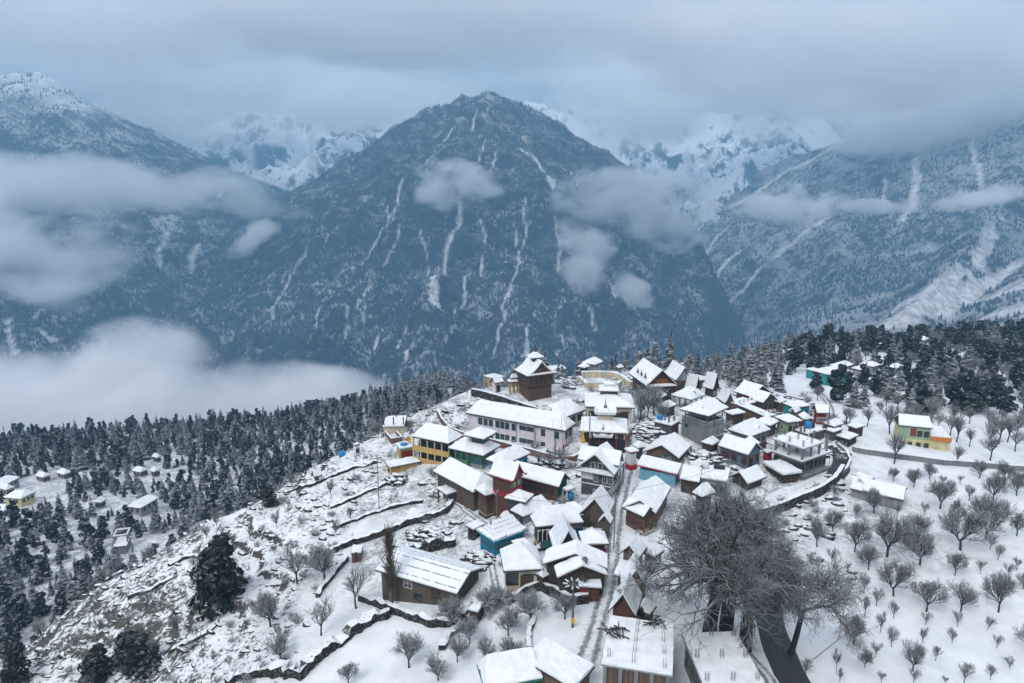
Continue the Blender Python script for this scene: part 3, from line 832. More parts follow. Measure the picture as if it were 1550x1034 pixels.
def roof_pts(Lx, Ly, rh, axis, k, p=1.0, rows=1, flare=0.0):
    """two long slopes and two ends; k=0 is a plain gable, k=1 a full hip. Returns polygons of 3-D points"""
    sw = axis == 'y'
    L, Wd = (Ly, Lx) if sw else (Lx, Ly)
    e = k * Wd / 2
    e = min(e, L * 0.49)
    def P(x, y, z): return (y, x, z) if sw else (x, y, z)
    polys = []
    def prof(t):
        z = rh * (t ** p)
        if flare: z += flare * max(0, 1 - t * 4) ** 2
        return z
    for s in (0, 1):
        for i in range(rows):
            t0, t1 = i / rows, (i + 1) / rows
            y0, y1 = t0 * Wd / 2, t1 * Wd / 2
            if s: y0, y1 = Wd - y0, Wd - y1
            q = [P(e * t0, y0, prof(t0)), P(L - e * t0, y0, prof(t0)), P(L - e * t1, y1, prof(t1)), P(e * t1, y1, prof(t1))]
            polys.append(q if (s == 0) != sw else q[::-1])
    if k > 0:
        for s in (0, 1):
            for i in range(rows):
                t0, t1 = i / rows, (i + 1) / rows
                x0, x1 = (e * t0, e * t1) if not s else (L - e * t0, L - e * t1)
                q = [P(x0, Wd - t0 * Wd / 2, prof(t0)), P(x0, t0 * Wd / 2, prof(t0)), P(x1, t1 * Wd / 2, prof(t1))]
                if t1 < 0.999: q.append(P(x1, Wd - t1 * Wd / 2, prof(t1)))
                polys.append(q if (s == 0) != sw else q[::-1])
    return polys
def slab_from(polys, thick, name, mats, parent, loc, snow=False, jit=0.0, cuts=0, seed=0):
    """a roof skin with real thickness, or the snow lying on it"""
    bm = bmesh.new()
    for q in polys:
        vs = [bm.verts.new(p) for p in q]
        try: bm.faces.new(vs)
        except ValueError: pass
    bmesh.ops.remove_doubles(bm, verts=bm.verts, dist=0.005)
    bmesh.ops.recalc_face_normals(bm, faces=bm.faces)
    if sum(f.normal.z for f in bm.faces) < 0: bmesh.ops.reverse_faces(bm, faces=bm.faces)
    if cuts:
        bmesh.ops.triangulate(bm, faces=[f for f in bm.faces if len(f.verts) > 4])
        bmesh.ops.subdivide_edges(bm, edges=bm.edges[:], cuts=cuts, use_grid_fill=True)
    top = bm.faces[:]
    bound = [e for e in bm.edges if len(e.link_faces) == 1]
    bset = {v for e in bound for v in e.verts}
    low = {}
    for v in bm.verts[:]:
        if v in bset: low[v] = bm.verts.new(v.co)
    for e in bound:
        f = e.link_faces[0]
        a, b = e.verts
        for l in f.loops:
            if l.edge == e: a, b = l.vert, l.link_loop_next.vert
        bm.faces.new([b, a, low[a], low[b]])
    for v in list(low) + [v for v in bm.verts if v not in bset and v not in low.values()]:
        v.co.z += thick
    if jit:
        lows = set(low.values())
        vs = [v for v in bm.verts if v not in lows]
        co = np.array([v.co[:] for v in vs])
        nx = fbm(co[:, 0] * 0.8 + seed * 3.1, co[:, 1] * 0.8 + seed * 1.7, 3, 3)
        ny = fbm(co[:, 0] * 0.8 + seed * 2.3 + 50, co[:, 1] * 0.8 + 9, 3, 5)
        for i, v in enumerate(vs):
            v.co.z += nx[i] * jit
            if v in bset:
                v.co.x += ny[i] * jit * 0.8; v.co.y += nx[i] * jit * 0.8
    me = bpy.data.meshes.new(name); bm.to_mesh(me); bm.free()
    me.materials.append(mats)
    o = link(name, me, parent); o.location = loc
    return o
_dummy = [0]
def add_roof(root, Lx, Ly, z, rh, axis='x', k=0.0, p=1.0, rows=1, flare=0.0, mat='fascia', snow='snow', st=0.20, x0=0, y0=0, name='roof'):
    _dummy[0] += 1
    polys = roof_pts(Lx, Ly, rh, axis, k, p, rows, flare)
    r = slab_from(polys, 0.18, name, M[mat], root, (x0, y0, z))
    ins = 0.05
    polys2 = roof_pts(Lx - 2 * ins, Ly - 2 * ins, rh, axis, k, p, rows, flare)
    slab_from(polys2, st, 'snow_cover', M[snow], r, (ins, ins, 0.181), jit=0.16 if snow == 'snow' else 0.04, cuts=5, seed=_dummy[0])
    return r
def flat_roof(root, Lx, Ly, z, mat='concrete', st=0.28, slope=0.0, axis='y', x0=0, y0=0, name='roof', th=0.16, snow='snow'):
    _dummy[0] += 1
    def zz(x, y): return slope * (y if axis == 'y' else x)
    q = [[(0, 0, zz(0, 0)), (Lx, 0, zz(Lx, 0)), (Lx, Ly, zz(Lx, Ly)), (0, Ly, zz(0, Ly))]]
    r = slab_from(q, th, name, M[mat], root, (x0, y0, z))
    i = 0.06
    q2 = [[(i, i, zz(i, i)), (Lx - i, i, zz(Lx - i, i)), (Lx - i, Ly - i, zz(Lx - i, Ly - i)), (i, Ly - i, zz(i, Ly - i))]]
    slab_from(q2, st, 'snow_cover', M[snow], r, (0, 0, th + 0.001), jit=0.15, cuts=7, seed=_dummy[0])
    return r
_win = {}
def window_mesh(w, h, frame, kind):
    key = (round(w, 2), round(h, 2), frame, kind)
    if key not in _win:
        f = MB(); t = 0.09
        f.box(0, w, -0.05, 0.03, 0, t); f.box(0, w, -0.05, 0.03, h - t, h); f.box(0, t, -0.05, 0.03, t, h - t); f.box(w - t, w, -0.05, 0.03, t, h - t)
        if kind != 'bare': f.box(w / 2 - 0.035, w / 2 + 0.035, -0.04, 0.03, t, h - t)
        if kind == 'grid': f.box(t, w - t, -0.045, 0.03, h * 0.62, h * 0.62 + 0.06)
        if kind == 'sill': f.box(-0.08, w + 0.08, -0.16, 0.03, -0.10, -0.003)
        g = MB(); g.box(t, w - t, -0.012, 0.02, t, h - t)
        out = []
        for mb, nm, mt in ((f, 'window', M[frame]), (g, 'pane', M['glass'])):
            me = bpy.data.meshes.new(nm); me.from_pydata(mb.v, [], mb.f); me.materials.append(mt); me.update(); out.append(me)
        _win[key] = out
    return _win[key]
def window(root, face, along, z, w, h, Lx, Ly, ins, frame='frame', kind='grid'):
    """face R: the near wall from B to C; L: the near wall from A to B (local y axis); positions run from B"""
    fm, gm = window_mesh(w, h, frame, kind)
    o = link('window', fm, root)
    if face == 'R': o.location = (along - w / 2, ins - 0.012, z); o.rotation_euler = (0, 0, 0)
    elif face == 'L': o.location = (ins - 0.012, along + w / 2, z); o.rotation_euler = (0, 0, -math.pi / 2)
    elif face == 'X': o.location = (Lx - ins + 0.012, along - w / 2, z); o.rotation_euler = (0, 0, math.pi / 2)
    g = link('pane', gm, o)
    return o
def win_row(root, face, n, z, w, h, fr, frame='frame', kind='grid', a=0.12, b=0.88, ins=0.45):
    L = fr['Lu'] if face == 'R' else fr['Lw']
    for i in range(n):
        t = a + (b - a) * ((i + 0.5) / n)
        window(root, face, L * t, z, w, h, fr['Lu'], fr['Lw'], ins, frame, kind)
def door(root, face, along, z, w, h, ins, mat='wood'):
    m = MB(); m.box(-w / 2, w / 2, -0.06, 0.03, 0, h); m.box(-w / 2 - 0.1, -w / 2 - 0.002, -0.08, 0.03, 0, h + 0.1); m.box(w / 2 + 0.002, w / 2 + 0.1, -0.08, 0.03, 0, h + 0.1); m.box(-w / 2, w / 2, -0.08, 0.03, h + 0.002, h + 0.1)
    o = m.build('door', M[mat], root)
    if face == 'R': o.location = (along, ins - 0.012, z)
    else: o.location = (ins - 0.012, along, z); o.rotation_euler = (0, 0, -math.pi / 2)
    k = MB(); k.box(w * 0.32, w * 0.32 + 0.06, -0.11, -0.061, h * 0.46, h * 0.46 + 0.14); k.build('handle', M['steel'], o)
    return o
def gallery(root, face, fr, z, mat_slab, mat_rail, h=2.5, depth=1.1, posts=5, rail_h=0.85, ins=0.0, a=0.0, b=1.0, post_mat='cream', solid=True):
    """an open veranda in front of a wall"""
    L = fr['Lu'] if face == 'R' else fr['Lw']
    def bx(m, a0, a1, d0, d1, z0, z1, mi=0):
        if face == 'R': m.box(a0, a1, d0, d1, z0, z1, mi)
        else: m.box(d0, d1, a0, a1, z0, z1, mi)
    m = MB(); x0, x1 = L * a + 0.05, L * b - 0.05
    bx(m, x0, x1, ins + 0.02, ins + depth, z - 0.18, z, 0)
    if solid: bx(m, x0, x1, ins + 0.04, ins + 0.16, z + 0.003, z + rail_h, 1)
    else:
        bx(m, x0, x1, ins + 0.05, ins + 0.12, z + rail_h - 0.08, z + rail_h, 1)
        n = max(4, int((x1 - x0) / 0.35))
        for i in range(n + 1):
            q = x0 + (x1 - x0) * i / n
            bx(m, q - 0.025, q + 0.025, ins + 0.06, ins + 0.11, z + 0.003, z + rail_h - 0.083, 1)
    o = m.build('balcony', [M[mat_slab], M[mat_rail]], root)
    for i in range(posts):
        q = x0 + 0.1 + (x1 - x0 - 0.2) * i / (posts - 1)
        pm = MB(); bx(pm, q - 0.10, q + 0.10, ins + 0.165, ins + 0.36, z + 0.003, z + h - 0.19)
        pm.build('post', M[post_mat], o)
    return o
def house(name, label, A, B, Cc, wall='brown', h=3.0, base=None, z=None, roof='hip', axis=None, rh=1.8, k=0.9, p=1.0, rows=1, flare=0.0,
          fascia='fascia', snow='snow', ins=0.5, cat='house', group=None, st=0.22, slope=0.03, gmat=None, posts=False, low=None, roofx=None):
    fr = frame_from(A, B, Cc, h, base, z)
    root = empty(name, (fr['b'].x, fr['b'].y, fr['g']), fr['rz'], label, cat, group)
    Lx, Ly = fr['Lu'], fr['Lw']
    e = fr['ze'] - fr['g']                # eave height above the lowest ground
    fr['e'] = e; fr['root'] = root; fr['ins'] = ins
    if axis is None: axis = 'x' if Lx >= Ly else 'y'
    if not posts:
        m = MB(); m.box(ins, Lx - ins, ins, Ly - ins, -1.5 if low is None else e - low, e - 0.005)
        m.build('wall', M[wall], root)
        if k == 0 and roof == 'hip':
            W0 = Ly if axis == 'x' else Lx
            for f in (ins, (Lx if axis == 'x' else Ly) - ins - 0.14):
                q_ = [(t * W0 / 2, e + max(0, rh * t ** p - 0.03)) for t in np.linspace(ins / (W0 / 2), 1, 6 if p > 1.05 else 2)]
                pl = [(ins, e - 0.004)] + q_ + [(W0 - a, b) for a, b in q_[::-1][1:]] + [(W0 - ins, e - 0.004)]
                V = [((qq, a, b) if axis == 'x' else (a, qq, b)) for qq in (f, f + 0.14) for a, b in pl]
                n = len(pl); g = MB()
                g.add(V, [tuple(range(n)), tuple(range(2 * n - 1, n - 1, -1))] + [(i, (i + 1) % n, n + (i + 1) % n, n + i) for i in range(n)])
                g.build('gable', M[gmat or wall], root)
    else:
        n = 3
        for i in range(n):
            for j in (0, 1):
                for sx in ((i / (n - 1)) * (Lx - 2 * ins) + ins,):
                    pm = MB(); y = ins if j == 0 else Ly - ins
                    pm.box(sx - .12, sx + .12, y - .12, y + .12, -1.2, e - 0.005); pm.build('post', M[wall], root)
    if roof == 'hip': fr['roof'] = add_roof(root, Lx, Ly, e, rh, axis, k, p, rows, flare, fascia, snow, st)
    elif roof == 'flat': fr['roof'] = flat_roof(root, Lx, Ly, e, fascia, st, slope, snow=snow)
    return fr
def chimney(fr, x, y, z, mat='brick', s=0.5, hgt=0.9):
    m = MB(); m.box(-s / 2, s / 2, -s / 2, s / 2, -0.6, hgt); c = m.build('chimney', M[mat], fr['root'], (x, y, z + fr['e']))
    n = MB(); n.box(-s / 2 - .05, s / 2 + .05, -s / 2 - .05, s / 2 + .05, hgt + .002, hgt + .14); n.build('snow_cover', M['snow'], c)
def dormer(fr, x, y, z, w, d, h, face='R', mat='redwall', snow='snow', gap='glass'):
    """little gable standing out of a slope; its mouth looks along -y (R) or -x (L)"""
    m = MB()
    m.add([(-w / 2, 0, 0), (w / 2, 0, 0), (0, 0, h), (-w / 2, d, 0), (w / 2, d, 0), (0, d, h)], [(0, 1, 2), (5, 4, 3), (0, 3, 4, 1)])
    o = m.build('dormer', M[mat], fr['root'], (x, y, z + fr['e']), 0 if face == 'R' else -math.pi / 2)
    r = MB(); t = 0.16; q = 0.22
    r.add([(-w / 2 - q, -q, -q * h / (w / 2)), (0, -q, h), (0, d, h), (-w / 2 - q, d, -q * h / (w / 2)), (-w / 2 - q, -q, -q * h / (w / 2) + t), (0, -q, h + t), (0, d, h + t), (-w / 2 - q, d, -q * h / (w / 2) + t)],
          [(0, 1, 2, 3), (7, 6, 5, 4), (0, 4, 5, 1), (1, 5, 6, 2), (2, 6, 7, 3), (3, 7, 4, 0)])
    r.add([(w / 2 + q, -q, -q * h / (w / 2)), (0.001, -q, h), (0.001, d, h), (w / 2 + q, d, -q * h / (w / 2)), (w / 2 + q, -q, -q * h / (w / 2) + t), (0.001, -q, h + t), (0.001, d, h + t), (w / 2 + q, d, -q * h / (w / 2) + t)],
          [(3, 2, 1, 0), (4, 5, 6, 7), (1, 5, 4, 0), (2, 6, 5, 1), (3, 7, 6, 2), (0, 4, 7, 3)])
    r.build('dormer_roof', M[snow], o)
    return o
def rebar(fr, x, y, z, hgt=1.3, s=0.16, mat='rust'):
    m = MB()
    for dx in (-s, s):
        for dy in (-s, s): m.box(dx - .022, dx + .022, dy - .022, dy + .022, 0, hgt)
    return m.build('column_rebar', M[mat], fr['root'], (x, y, z))
def column(fr, x, y, z0, z1, s=0.2, mat='concrete', name='column'):
    m = MB(); m.box(-s, s, -s, s, z0, z1); return m.build(name, M[mat], fr['root'], (x, y, 0))
def world_of(fr, x, y, z):
    return fr['b'].xy.to_3d() + fr['u'] * x + fr['w'] * y + Vector((0, 0, fr['g'] + z))
def tank(loc, label, mat='tank', r=0.6, h=1.1, snow=True, group=None):
    o = empty('water_tank', loc, 0, label, 'water tank', group)
    m = MB(); m.lathe([(r, 0), (r, h * .28), (r * 1.03, h * .3), (r, h * .32), (r, h * .6), (r * 1.03, h * .62), (r, h * .64), (r, h * .85), (r * .62, h), (r * .3, h * 1.02)], 16)
    m.build('barrel', M[mat], o, smooth=True)
    m = MB(); m.lathe([(r * .3, h * 1.021), (r * .3, h * 1.09), (r * .1, h * 1.11)], 12); m.build('lid', M[mat], o)
    return o
# ------------------------------------------------------------------ the village, building by building (eave corners are photo pixels: left, near, right)
def WR(fr, face, n, dz, w, h, frame='frame', kind='grid', a=0.12, b=0.88):
    win_row(fr['root'], face, n, fr['e'] - dz, w, h, fr, frame, kind, a, b, fr['ins'])
def DR(fr, face, t, w=0.95, h=2.0, mat='wood', dz=None):
    L = fr['Lu'] if face == 'R' else fr['Lw']
    z = (fr['gb'] - fr['g'] + 0.05) if dz is None else fr['e'] - dz
    door(fr['root'], face, L * t, z, w, h, fr['ins'], mat)
def skirt(fr, z, wd, drop, mat='fascia', snow='snow', ins=None, faces='LRXY'):
    """pent roof running round the walls at height z"""
    i = fr['ins'] if ins is None else ins
    Lx, Ly = fr['Lu'], fr['Lw']
    polys = []
    a, b, c, d = (i, i), (Lx - i, i), (Lx - i, Ly - i), (i, Ly - i)
    A_, B_, C_, D_ = (i - wd, i - wd), (Lx - i + wd, i - wd), (Lx - i + wd, Ly - i + wd), (i - wd, Ly - i + wd)
    P = lambda q, zz: (q[0], q[1], zz)
    for f, o0, o1, i1, i0 in (('R', A_, B_, b, a), ('X', B_, C_, c, b), ('Y', C_, D_, d, c), ('L', D_, A_, a, d)):
        if f in faces: polys.append([P(o0, -drop), P(o1, -drop), P(i1, 0), P(i0, 0)])
    r = slab_from(polys, 0.10, 'pent_roof', M[mat], fr['root'], (0, 0, z))
    slab_from(polys, 0.18, 'snow_cover', M[snow], r, (0, 0, 0.101), jit=0.05, cuts=2)
    return r
def band(fr, z0, z1, mat, name='wall_band', out=0.025, faces='LR'):
    i = fr['ins'] - out; Lx, Ly = fr['Lu'], fr['Lw']; m = MB()
    if 'R' in faces: m.box(i, Lx - i, i, i + out - 0.002, z0, z1)
    if 'L' in faces: m.box(i, i + out - 0.002, i + out, Ly - i, z0, z1)
    return m.build(name, M[mat], fr['root'])

# --- the timber tower temple
T = frame_from((781, 561), (798, 572), (844, 566), base=(801, 616))
r = empty('temple_tower', (T['b'].x, T['b'].y, T['g']), T['rz'], 'tall brown timber tower temple with a small spire, standing on the snowy terrace', 'temple')
T['root'] = r; e = T['ze'] - T['g']; T['e'] = e; Lx, Ly = T['Lu'], T['Lw']; T['ins'] = 1.3
m = MB(); m.box(1.05, Lx - 1.05, 1.05, Ly - 1.05, -1.5, e * .60); m.build('shaft', M['temple'], r)
m = MB()
for i in range(12):
    z = e * .60 * (i + .3) / 12
    for (a, b, c, d) in ((.97, Lx - .97, .97, 1.048), (.97, 1.048, 1.05, Ly - .97)): m.box(a, b, c, d, z, z + .16)
m.build('timber_course', M['wood'], r)
m = MB(); m.box(.5, Lx - .5, .5, Ly - .5, e * .60 + .004, e * .72); m.build('balcony', M['templed'], r)
m = MB(); m.box(.7, Lx - .7, .7, Ly - .7, e * .72 + .004, e - .006); m.build('upper_storey', M['wood'], r)
for f, L in (('R', Lx), ('L', Ly)):
    for i in range(5):
        o = window(r, f, L * (.2 + .15 * i), e * .76, L * .10, e * .16, Lx, Ly, .7, 'dframe', 'bare')
T['roof'] = add_roof(r, Lx, Ly, e, 1.1, 'y', .9, 1.15, 3, 0.15, 'wood')
# steep curved gable above the pent roof, looking towards the street
gw, gz = Lx * .70, e + .55
m = MB(); n = 9; P0 = []
for i in range(n):
    t = i / (n - 1) * 2 - 1; P0.append((Lx / 2 + t * gw / 2, gz + 2.7 * (1 - abs(t)) ** 1.5))
for y in (Ly * .10, Ly * .10 + .15): m.v += [(a, y, b) for a, b in P0] + [(Lx / 2 + gw / 2, y, gz - .3), (Lx / 2 - gw / 2, y, gz - .3)]
k = n + 2
m.f = [tuple(range(k))[::-1], tuple(range(k, 2 * k))]; m.m = [0, 0]
m.build('gable', M['templed'], r)
m = MB(); b0 = -0.02
V = []
for y in (Ly * .04, Ly * .96):
    for dz in (.02, .30):
        V += [(Lx / 2 + (a - Lx / 2) * 1.12, y, b + dz) for a, b in P0]
F = []
for i in range(n - 1):
    F += [(i, i + 1, n + i + 1, n + i), (2 * n + i, 3 * n + i, 3 * n + i + 1, 2 * n + i + 1), (n + i, n + i + 1, 3 * n + i + 1, 3 * n + i), (i, 2 * n + i, 2 * n + i + 1, i + 1)]
F += [(0, n, 3 * n, 2 * n), (n - 1, 3 * n - 1, 4 * n - 1, 2 * n - 1)]
m.add(V, F); m.build('upper_roof', M['snow'], r)
cx, cy = Lx / 2, Ly / 2; zt = gz + 2.6
m = MB(); m.box(cx - .7, cx + .7, cy - .7, cy + .7, zt - .6, zt + .75); m.build('lantern', M['templed'], r)
m = MB(); m.lathe([(1.55, zt + .72), (1.5, zt + .9), (.9, zt + 1.25), (.42, zt + 1.75), (.36, zt + 1.9)], 4, (cx, cy, 0), square=True); m.build('lantern_roof', M['snow'], r)
m = MB(); m.lathe([(.3, zt + 1.91), (.52, zt + 2.1), (.3, zt + 2.3), (.18, zt + 2.5), (.30, zt + 2.7), (.12, zt + 2.9), (.05, zt + 3.5), (.02, zt + 3.9)], 10, (cx, cy, 0)); m.build('spire', M['templed'], r)

# --- behind the tower
f = house('temple_hall', 'long gabled hall with an orange gable end, behind the timber tower', (768, 561), (786, 566), (858, 558), 'wood', 3.0, axis='x', k=0, rh=2.1, p=1.25, rows=4, fascia='fascia', cat='temple', gmat='orangef')
band(f, f['e'] - 1.0, f['e'] - .1, 'redwall'); WR(f, 'R', 6, 2.2, .9, 1.1, 'rframe')
f = house('house', 'bright yellow house at the left of the temple terrace', (731, 569), (748, 574), (769.5, 571.5), 'yellow', 3.3, base=(740, 587), rh=1.2, fascia='fascia')
WR(f, 'R', 2, 2.2, .9, 1.1)
f = house('shrine', 'tiny white shrine with a gabled snow roof before the yellow terrace house', (741, 579), (749, 582), (763, 579), 'white', 2.3, axis='x', k=0, rh=1.3, p=1.2, rows=3, cat='shrine')
DR(f, 'R', .5, .9, 1.6, 'dwood')
f = house('gate_pavilion', 'open two tier pavilion on yellow posts beside the timber tower', (765, 578), (771, 580.5), (789, 578.5), 'yellow', 2.7, rh=.7, k=.7, posts=True, cat='pavilion')
add_roof(f['root'], f['Lu'] * .6, f['Lw'] * .6, f['e'] + .85, .8, k=.6, x0=f['Lu'] * .2, y0=f['Lw'] * .2, name='upper_roof')
f = house('hut', 'small brown hut with a hipped snow roof at the crest right of the tower', (874, 556), (885, 558.5), (893, 556), 'wood', 2.0, rh=.9)
DR(f, 'R', .5, .8, 1.5, 'dwood')
f = house('house', 'low snow roofed house half hidden behind the small crest hut', (884, 549), (900, 554), (913, 549), 'grey', 2.4, rh=1.2, k=.4)
WR(f, 'R', 2, 1.7, .8, .9)
f = house('shed', 'little white roofed shed between bare bushes on the crest', (933, 557), (938, 558.6), (945, 557), 'grey', 1.6, rh=.7)

# --- the school
f = house('school', 'long pale lilac two storey school building with two rows of dark windows', (705, 626.5), (856, 654), (878, 644), 'lilac', base=(852, 684), axis='y', k=.75, rh=2.5, fascia='fascia', cat='school', ins=.45)
SCH = f
xs = [.88, .845, .805, .745, .70, .655, .60, .535, .505, .47, .44, .355, .255, .165]
xs = [1 - x for x in (.145, .20, .25, .315, .365, .415, .475)][::-1]
L = f['Lw']
for t in (.12, .17, .24):
    pass
big = [.855, .80, .745, .675, .625, .575, .51]; small = [.435, .40, .36, .33]
for z in (1.9, 4.6):
    for t in big + ([.22, .09] if z < 3 else [.22]): window(f['root'], 'L', L * t, f['e'] - z, 1.0, 1.45, f['Lu'], L, f['ins'], 'gframe', 'grid')
    for t in small: window(f['root'], 'L', L * t, f['e'] - z + .45, .85, .95, f['Lu'], L, f['ins'], 'gframe', 'bare')
    window(f['root'], 'R', f['Lu'] * .62, f['e'] - z, 1.3, 1.45, f['Lu'], L, f['ins'], 'gframe', 'grid')
    window(f['root'], 'R', f['Lu'] * .28, f['e'] - z, .9, 1.45, f['Lu'], L, f['ins'], 'gframe', 'grid')
for t in (.48, .305, .29, .10):
    m = MB(); m.tube((.38, L * t, f['e'] - .1), (.38, L * t, -.5), .06, n=5); m.build('drainpipe', M['steel'], f['root'])
m = MB(); m.box(-.25, .25, -.25, .25, 0, .7); c = m.build('chimney', M['grey'], f['root'], (f['Lu'] * .5, L * .93, f['e'] + 2.3))
m = MB(); m.lathe([(.34, .702), (.30, .85), (.05, .95)], 8); m.build('snow_cover', M['snow'], c)
for i, dx in enumerate((0, 1.5)):
    tank(tuple(world_of(f, f['Lu'] * .72, L * .31 - dx * 1.1, f['e'] + 1.9)), ('left' if i == 0 else 'right') + ' one of two snow capped white water tanks on the school roof', 'tankw', .75, 1.3, group='tanks on the school roof')
f = house('school_wing', 'rear wing of the lilac school with a hipped snow roof', (820, 622), (852, 635), (888, 621.5), 'lilac', z=SCH['ze'] + .05, rh=2.2, k=.7, cat='school', axis='x')
for z in (1.9, 4.6):
    for t in (.22, .50, .78): window(f['root'], 'R', f['Lu'] * t, f['e'] - z, 1.5, 1.4, f['Lu'], f['Lw'], f['ins'], 'gframe', 'grid')

# --- the monastery courts right of the school
f = house('monastery', 'cream upper monastery hall with a red banded lantern on its roof', (885, 617), (961, 619), (951, 599), 'cream', 3.3, rh=1.8, k=1, fascia='fascia', cat='monastery')
for t in (.18, .5, .82): window(f['root'], 'L', f['Lw'] * t, f['e'] - 2.3, 1.9, 1.5, 0, 0, f['ins'], 'dframe', 'grid')
DR(f, 'L', .34, 1.2, 2.1, 'dwood')
cx, cy, z = f['Lu'] * .55, f['Lw'] * .5, f['e'] + 1.0
m = MB(); m.box(cx - 1.5, cx + 1.5, cy - 1.9, cy + 1.9, z, z + .5); m.build('lantern_base', M['red'], f['root'])
m = MB(); m.box(cx - 1.4, cx + 1.4, cy - 1.8, cy + 1.8, z + .502, z + 1.7); m.build('lantern', M['brown'], f['root'])
m = MB(); m.lathe([(2.1, z + 1.75), (2.05, z + 1.95), (1.2, z + 2.35), (.9, z + 2.45), (.88, z + 2.9)], 4, (cx, cy, 0), square=True); m.lathe([(1.15, z + 2.9), (1.1, z + 3.08), (.25, z + 3.35), (.1, z + 3.6)], 4, (cx, cy, 0), square=True)
m.build('lantern_roof', M['snow'], f['root'])
f = house('monastery', 'lower monastery hall with a dark porch, a pagoda cupola and a spire', (877, 654.5), (951, 658), (958, 637), 'cream', 3.6, rh=1.7, k=1, cat='monastery')
m = MB(); Ly = f['Lw']
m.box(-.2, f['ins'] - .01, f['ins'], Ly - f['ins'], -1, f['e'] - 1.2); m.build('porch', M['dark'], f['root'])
for i in range(6):
    m = MB(); y = f['ins'] + (Ly - 2 * f['ins']) * i / 5; m.box(-.45, -.22, y - .1, y + .1, -1, f['e'] - .01); m.build('post', M['redwall'], f['root'])
for t in (.15, .32, .5, .68, .85): window(f['root'], 'L', Ly * t, f['e'] - 1.15, 1.1, .9, 0, 0, f['ins'], 'dframe', 'grid')
cx, cy, z = f['Lu'] * .5, Ly * .48, f['e'] + .9
m = MB(); m.box(cx - 1.2, cx + 1.2, cy - 1.5, cy + 1.5, z, z + 1.7); m.build('cupola', M['cream'], f['root'])
def pagoda(root, cx, cy, z, s, mat='snow', spire=True, name='cupola_roof'):
    m = MB()
    m.lathe([(s * .97, z - .02), (s * 1.08, z + .28), (s * 1.06, z + .42), (s * .7, z + .34), (s * .42, z + .55), (s * .24, z + 1.0), (s * .17, z + 1.25)], 4, (cx, cy, 0), square=True)
    # upturned corners
    V = []
    for a, b, c in m.v:
        d = math.hypot(a - cx, b - cy)
        V.append((a, b, c + max(0, d - s * 1.15) * .9))
    m.v = V
    o = m.build(name, M[mat], root)
    if spire:
        q = MB(); q.lathe([(.34, z + 1.26), (.42, z + 1.5), (.2, z + 1.7), (.09, z + 2.1), (.03, z + 3.1)], 8, (cx, cy, 0)); q.build('spire', M['steel'], root)
    return o
pagoda(f['root'], cx, cy, z + 1.72, 2.0)
m = MB(); m.box(f['Lu'] * .3, f['Lu'] * .6, -.35, -.15, f['e'] - 2.2, f['e'] - .3); m.build('red_hoarding', M['red'], f['root'])
MON = f
g = ground_at(912, 683)
o = empty('monastery_gate', g, MON['rz'] - math.pi / 2, 'monastery gateway with a curved snow roof and red finial before the dark porch', 'gate')
for sx in (-1.5, 1.5):
    m = MB(); m.box(sx - .25, sx + .25, -.25, .25, -.5, 2.6); m.build('post', M['redwall'], o)
m = MB(); m.box(-1.9, 1.9, -.4, .4, 2.602, 3.0); m.build('lintel', M['redwall'], o)
pagoda(o, 0, 0, 3.03, 1.75, spire=False, name='roof')
m = MB(); m.box(-.6, .6, -.6, .6, 4.0, 4.35); m.build('ridge_box', M['red'], o); m = MB(); m.lathe([(.3, 4.352), (.34, 4.5), (.1, 4.8), (.03, 5.6)], 8); m.build('finial', M['steel'], o)
g = ground_at(882, 690)
o = empty('stupa', g, 0.3, 'white stupa with a golden spire at the corner of the lilac school', 'stupa')
m = MB(); m.lathe([(1.9, -.6), (1.9, .5), (1.6, .55), (1.6, .9), (1.35, .95), (1.35, 1.25)], 4, square=True); m.build('plinth', M['white'], o)
m = MB(); m.lathe([(.95, 1.252), (1.2, 1.8), (1.22, 2.2), (.95, 2.6), (.5, 2.75)], 16); m.build('dome', M['white'], o, smooth=True)
m = MB(); m.lathe([(.42, 2.752), (.42, 3.05), (.50, 3.07), (.5, 3.2), (.36, 3.22), (.12, 4.7), (.30, 4.75), (.28, 4.9), (.05, 5.0), (.03, 5.6)], 10); m.build('spire', M['gold'], o)
g = ground_at(955, 709)
o = empty('shrine_pillar', g, 0.4, 'small white and red wayside pillar with a snow cap in the middle of the main street', 'shrine')
m = MB(); m.lathe([(1.05, -.4), (1.05, .85), (1.0, .9)], 12); m.build('base', M['red'], o)
m = MB(); m.box(-.62, .62, -.62, .62, .902, 3.0); m.build('body', M['white'], o)
m = MB(); m.box(-.5, .5, -.5, .5, 3.002, 3.5); m.build('cap', M['red'], o); m = MB(); m.lathe([(.95, 3.5), (.9, 3.75), (.3, 4.0), (.05, 4.3)], 4, square=True); m.build('roof', M['snow'], o)

